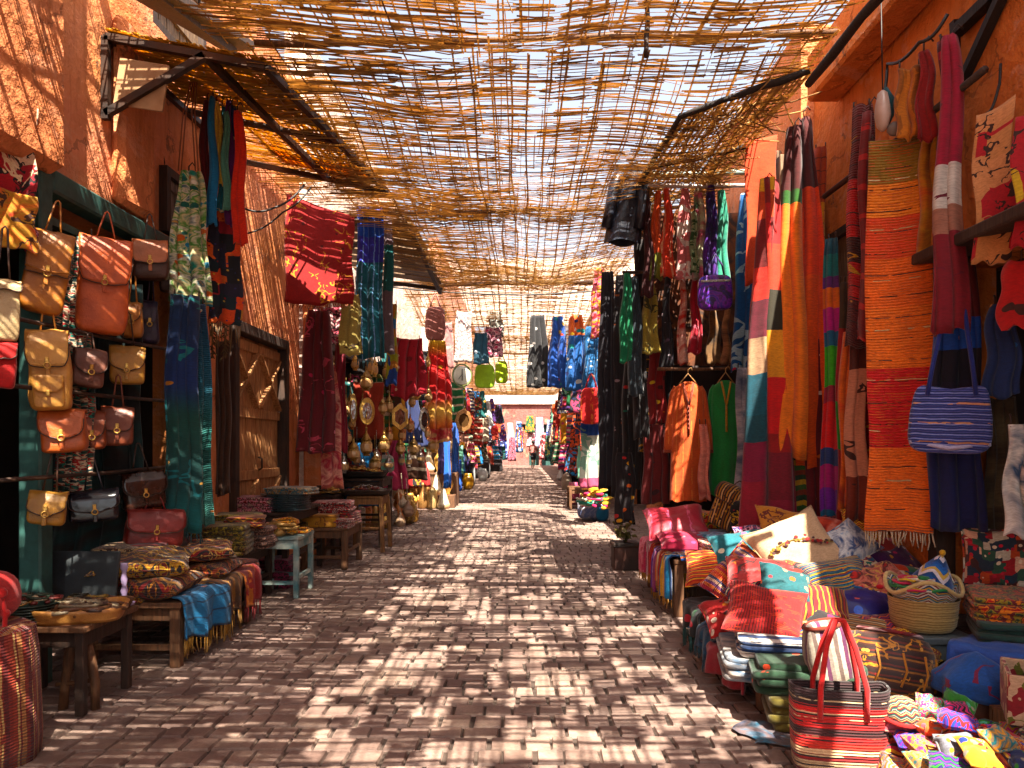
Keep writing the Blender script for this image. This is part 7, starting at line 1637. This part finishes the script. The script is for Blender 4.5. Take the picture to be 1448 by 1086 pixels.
table('small_bench', 'small wooden bench beyond the white and blue bundle', 'bench', 1.1, 1.6, 17.0, 17.8, .5, W_MID, .05, .06, .03, .35)
heap('bright odds and ends piled left of the corner garments', at(842, 712, 14.2) - Vector((0, 0, .1)), .5, .4, .4, None, 41, 60, [fab(('plain', 'c8a01c')), fab(('plain', 'b8305a')), fab(('plain', 'c8c0b0')), fab(('plain', '1a6a5a'))], 'cloth_heap', 'cloths', .07)
# filler goods: real things at their own depth, fewer and smaller with distance
CN = {'crimson': '9a0c24', 'orange': 'c8581c', 'amber': 'c8901c', 'cream': 'b8a894', 'white': 'b8b8b4', 'rose': 'b84a6a', 'teal': '0c5a5a', 'navy': '14204a', 'sky blue': '3a7ab0', 'violet': '4a2a6a', 'olive': '5a5a1c', 'emerald': '0c5a34', 'brown': '4a2c1a', 'black': '141014', 'rust': '8a341a', 'mint': '7ab09a'}
def edge(Y, side):
    T = ((10, -2.35, 1.45), (20, -2.15, 1.35), (30, -1.7, 1.55), (50, -.85, 2.0))
    for a, b in zip(T, T[1:]):
        if Y <= b[0]:
            t = (Y - a[0]) / (b[0] - a[0]); return a[1 if side < 0 else 2] * (1 - t) + b[1 if side < 0 else 2] * t
    return T[-1][1 if side < 0 else 2]
rnd = random.Random(202); used = set()
PAT = ['plain', 'flowered', 'striped', 'spotted', 'mottled']
def pmat(p, c):
    o = rnd.choice(list(CN.values()))
    return {'plain': lambda: fab(('plain', c)), 'flowered': lambda: fab(('plain', c), [('dots', [o, 'c8c0b0', 'c8901c'], 6, .3)]), 'striped': lambda: fab(('stripes', 'v', 4, [c, o, c, 'b8a894'])),
            'spotted': lambda: fab(('plain', c), [('dots', ['c8c0b8', o], 9, .22)]), 'mottled': lambda: fab(('speck', 7, [c, o, '1a1214', c]))}[p]()
Y = 11.5
while Y < 47:
    for side in (-1, 1):
        if side > 0 and Y < 15.2: continue
        e = edge(Y, side); wall = {-1: -2.9 if Y < 22 else -2.4, 1: 2.5 if Y < 22 else 2.4}[side]; sn = 'left' if side < 0 else 'right'
        for row, zt, ln in (('top', rnd.uniform(3.3, 3.9), rnd.uniform(.9, 1.3)), ('middle', rnd.uniform(2.3, 2.7), rnd.uniform(.8, 1.2)), ('low', rnd.uniform(1.35, 1.6), rnd.uniform(.7, 1.0))):
            if Y < 15 and row == 'top': continue
            for kcol in range(3 if Y < 26 else 2):
                x = e + (wall - e) * (kcol * .36 + rnd.uniform(.0, .22))
                for _ in range(60):
                    c, p, kind = rnd.choice(list(CN)), rnd.choice(PAT), rnd.choice(('scarf', 'scarf', 'dress', 'shirt', 'cloth', 'bag'))
                    if (c, p, kind, row, sn) not in used: break
                used.add((c, p, kind, row, sn))
                zone = 'before the gap' if Y < 17 else 'beyond the gap' if Y < 24 else 'under the distant roof' if Y < 34 else 'near the alley end'
                lb_ = f'{p} {c} {kind} in the {row} {sn} row {zone}'
                w = rnd.uniform(.4, .62); px, py = VX + x * F / Y, VY - (zt - H) * F / Y; hw = w * F / Y / 2; ll = ln * F / Y
                m = pmat(p, CN[c])
                if kind == 'bag': soft_bag(lb_, (px - hw * .7, py, px + hw * .7, py + ll * .6), Y, m, .25 * -side, G_L if side < 0 else G_R)
                else:
                    tp = {'scarf': .3, 'dress': .55, 'shirt': .85, 'cloth': 1.0}[kind]
                    hang({'scarf': 'silk_scarf', 'dress': 'printed_dress', 'shirt': 'cotton_shirt', 'cloth': 'printed_cloth'}[kind], lb_, kind, (px - hw, py, px + hw, py + ll), Y + rnd.uniform(-.3, .3), m, .3 * -side, tp, 1, .7, 2, .04, group=G_L if side < 0 else G_R, hook=False, nu=12, nv=12)
    Y += 1.25 + (Y - 11) * .075
# stalls and wares standing along the far edges
FL = [(-2.0, 22.5, 'dark draped stall table beyond the brass stand', .85), (-1.75, 27.0, 'black draped stall table under the distant roof, left', .8), (-1.45, 33.0, 'narrow dark stall table near the left end of the alley', .8), (1.75, 21.5, 'dark stall table beyond the small wooden bench, right', .7), (1.85, 28.5, 'black stall table under the distant roof, right', .75), (1.95, 36.5, 'dark stall table near the right end of the alley', .8), (-1.1, 41.5, 'last dark stall table on the left', .8)]
for i, (x, y, t, h) in enumerate(FL):
    s_ = -1 if x < 0 else 1; cx = x + s_ * .35
    tb = thing('stall_table', t, 'table', (cx, y, 0), group='draped stall tables down the alley')
    m_ = MB(); m_.superbox(.8, 1.3, h, .12, (0, 0, h / 2), 32, 8, bulge=lambda p: p + Vector((.02 * math.sin(p.y * 17), .02 * math.sin(p.x * 19), 0))); m_.build('drape', fab(('plain', ('1a1216', '141014', '241a1a')[i % 3])), tb)
    m_ = MB(); m_.box((0, 0, h + .015), (.86, 1.36, .03), bev=.008); m_.build('tabletop', W_DARK, tb)
    for k in range(5):
        kk = K[(i + k) % 6]; vessel(f'{ADJ[(i + k) % 4]} {kk} on the {t}', (cx - s_ * .1 + rnd.uniform(-.2, .2), y - .5 + .25 * k, h + .03), rnd.uniform(.22, .4), rnd.uniform(.08, .13), kk, BR[(i + k) % 4], group='wares on the far stall tables')
for i, (x, y, c) in enumerate([(-2.05, 20.3, 'cream'), (-1.75, 24.5, 'amber'), (-1.55, 30.0, 'white'), (1.35, 19.5, 'amber'), (1.5, 24.5, 'cream'), (1.65, 31.0, 'white'), (-1.9, 21.4, 'rust'), (1.3, 18.4, 'rose')]):
    zn = ('left', 'right')[x > 0]
    vessel(f'{c} glazed pot standing on the paving at the {zn} edge, ' + ('near the sunlit patch' if y < 22 else 'under the distant roof' if y < 27 else 'far down the alley'), (x, y, 0), rnd.uniform(.4, .6), rnd.uniform(.16, .22), K[i % 6] if K[i % 6] != 'teapot' else 'pot', plain('glaze_' + c, CN[c], rough=.35), 'pots standing along the far edges', name='glazed_pot', cat='pot')
# two passers-by at the end of the alley
def person(label, loc, yaw, shirt, lower, skin='8a5a44', hair='1a120e', long=False, h=1.68):
    root = thing('person', label, 'person', loc, (0, 0, yaw), None); k = h / 1.7
    V = [(0, 0, .95, .13), (0, 0, 1.12, .115), (0, .01, 1.3, .14), (0, .01, 1.42, .1), (0, 0, 1.5, .05), (0, -.02, 1.6, .088), (0, -.01, 1.68, .07),
         (-.17, .01, 1.4, .055), (-.23, .02, 1.13, .043), (-.22, -.06, .9, .034), (-.22, -.09, .8, .034), (.17, .01, 1.4, .055), (.23, .02, 1.13, .043), (.22, -.08, .9, .034), (.22, -.11, .8, .034),
         (-.09, 0, .88, .095), (-.1, -.1, .48, .058), (-.1, -.02, .09, .04), (-.1, -.13, .035, .035), (.09, 0, .88, .095), (.1, .05, .48, .058), (.1, .16, .1, .04), (.1, .06, .035, .035)]
    E = [(0, 1), (1, 2), (2, 3), (3, 4), (4, 5), (5, 6), (3, 7), (7, 8), (8, 9), (9, 10), (3, 11), (11, 12), (12, 13), (13, 14), (0, 15), (15, 16), (16, 17), (17, 18), (0, 19), (19, 20), (20, 21), (21, 22)]
    me = bpy.data.meshes.new('body'); me.from_pydata([(a * k, b * k, c * k) for a, b, c, _ in V], E, [])
    o = bpy.data.objects.new('body', me); COL.objects.link(o); o.parent = root
    md = o.modifiers.new('Skin', 'SKIN'); me.skin_vertices.new() if not me.skin_vertices else None
    for i, v in enumerate(V): me.skin_vertices[0].data[i].radius = (v[3] * k, v[3] * k)
    me.skin_vertices[0].data[0].use_root = True
    o.modifiers.new('Sub', 'SUBSURF').levels = 1; o.modifiers['Sub'].render_levels = 2
    me.materials.append(plain('skin', skin, rough=.6))
    s = MB(); s.lathe([(.17, .86), (.165, .95), (.15, 1.1), (.175, 1.28), (.16, 1.4), (.08, 1.47)], 20, M=Matrix.Diagonal((1, .72, 1)))
    for a in (-1, 1): s.tube([(a * .14, .01, 1.4), (a * .2, .015, 1.26), (a * .235, .02, 1.1)], [.075, .068, .062], 10)
    s.build('shirt', shirt, root)
    p = MB()
    if long: p.lathe([(.26, .08), (.22, .5), (.17, .9), (.15, .98)], 24, M=Matrix.Diagonal((1, .75, 1)), lobes=7, la=.05)
    else:
        p.lathe([(.17, .78), (.18, .88), (.16, .98)], 20, M=Matrix.Diagonal((1, .75, 1)))
        p.tube([(-.09, 0, .9), (-.1, -.08, .58)], [.105, .09], 12); p.tube([(.09, 0, .9), (.1, .04, .58)], [.105, .09], 12)
    p.build('skirt' if long else 'shorts', lower, root)
    hr = MB(); hr.superbox(.2, .23, .2, .8, (0, .02, 1.63), 16, 10); hr.build('hair', plain('hair', hair, rough=.7), root)
    f = MB(); f.ball((0, -.105, 1.585), .018, 8, 5)
    f.build('nose', plain('skin', skin, rough=.6), root)
    return root
person('person in a pale red top and dark shorts with bare legs at the alley end', (.72, 44.5, 0), .4, fab(('plain', 'b87a74')), fab(('plain', '1a1a24')))
# cloths hung in front of the end wall
for i, (px, lb_, m) in enumerate([((690, 596, 702, 650), 'white and red cloth at the left of the end wall', fab(('speck', 3, ['b8a8a8', '9a2a3a', 'c0c0c8']))), ((702, 606, 714, 648), 'blue and white cloth on the end wall', fab(('stripes', 'u', 3, ['1a3a7a', 'b8b8c0', '2a5a94']))), ((716, 598, 728, 640), 'pale shirt on the end wall', fab(('plain', 'b8a8a8'))), ((742, 588, 756, 612), 'orange framed picture cloth on the end wall', fab(('speck', 3, ['c87a1c', '2a5a3a', 'c8a04a']))), ((744, 606, 760, 632), 'rose patterned dress on the end wall', fab(('speck', 4, ['b85a6a', 'c8b0b0', '8a2a3a']))), ((756, 590, 770, 634), 'white lace dress on the end wall', fab(('speck', 4, ['b8b0c0', '8a84a0', 'c8c8d0']))), ((772, 594, 784, 630), 'blue dress with white pattern on the end wall', fab(('speck', 4, ['1a3aa0', 'b0b8d0', '2a4ab0'])))]):
    hang('printed_cloth', lb_, 'cloth', px, 49.0 - .2 * (i % 2), m, 0, .6, 1, .7, 2, .05, group='cloths hanging before the end wall', hook=False, nu=10, nv=10)

for i, (px, c1, c2, t) in enumerate([((692, 622, 706, 654), '9a2a3a', 'b8b0b0', 'red and pale cloth low at the left of the end wall'), ((706, 612, 718, 650), '1a3a8a', 'a8b0c0', 'blue and pale cloth low on the end wall'), ((718, 618, 730, 652), 'b86a7a', '6a2a3a', 'pink cloth low on the end wall'), ((728, 596, 740, 640), '2a5a94', 'c0c0c8', 'sky blue cloth beside the orange framed picture cloth'), ((762, 612, 774, 650), '8a1c2a', 'c0a8a8', 'crimson cloth low at the right of the end wall'), ((770, 616, 784, 652), '1a6a5a', 'b8a05a', 'green cloth low at the right of the end wall'), ((730, 604, 742, 634), '8a2a2a', 'c8901c', 'brick red and gold cloth on the end wall'), ((700, 586, 712, 612), 'c8641c', '7a1c1c', 'orange cloth high at the left of the end wall')]):
    hang('printed_cloth', t, 'cloth', px, 48.4 - .15 * (i % 3), fab(('speck', 3.5, [c1, c2, c1, '1a1418', c1])), 0, .6, 1, .7, 2, .05, group='cloths hanging before the end wall', hook=False, nu=10, nv=10)
# ================================================================== LIGHT, SKY, CAMERA
d = Vector((-.165, .50, -.86)).normalized()
sun = bpy.data.lights.new('sun', 'SUN'); sun.energy = 5.0; sun.angle = R(.4); sun.color = (1.0, .91, .76)
so = bpy.data.objects.new('sun', sun); COL.objects.link(so); so.rotation_euler = d.to_track_quat('-Z', 'Y').to_euler(); so.location = (2, -6, 12)
W = bpy.data.worlds.new('World'); SC.world = W; W.use_nodes = True
t = W.node_tree; bg = t.nodes['Background']; sk = t.nodes.new('ShaderNodeTexSky'); sk.sky_type = 'NISHITA'; sk.sun_disc = False
sk.sun_elevation = math.asin(-d.z); sk.sun_rotation = math.atan2(-d.x, -d.y)
hs = t.nodes.new('ShaderNodeHueSaturation'); hs.inputs['Saturation'].default_value = .5; t.links.new(sk.outputs[0], hs.inputs['Color']); t.links.new(hs.outputs[0], bg.inputs[0]); sk.air_density = 1.0; sk.dust_density = 4.0; sk.ozone_density = .6; bg.inputs[1].default_value = .07
cam = bpy.data.cameras.new('camera'); co = bpy.data.objects.new('camera', cam); COL.objects.link(co)
co.location = (0, 0, H); co.rotation_euler = (PI / 2, 0, 0)
cam.sensor_width = 36; cam.lens = 36 * F / 1448; cam.shift_x = -(VX - 724) / 1448; cam.shift_y = (VY - 543) / 1448
cam.clip_start = .05; cam.clip_end = 500; SC.camera = co
SC.view_settings.view_transform = 'Standard'; SC.view_settings.look = 'None'; SC.view_settings.exposure = 2.55; SC.view_settings.gamma = 1
SC.cycles.max_bounces = 8; SC.cycles.diffuse_bounces = 5; SC.cycles.transparent_max_bounces = 8; SC.cycles.sample_clamp_indirect = 6
for k_, v_ in LABELS.items():
    if len(v_) > 1: print('SAME LABEL', k_, len(v_))
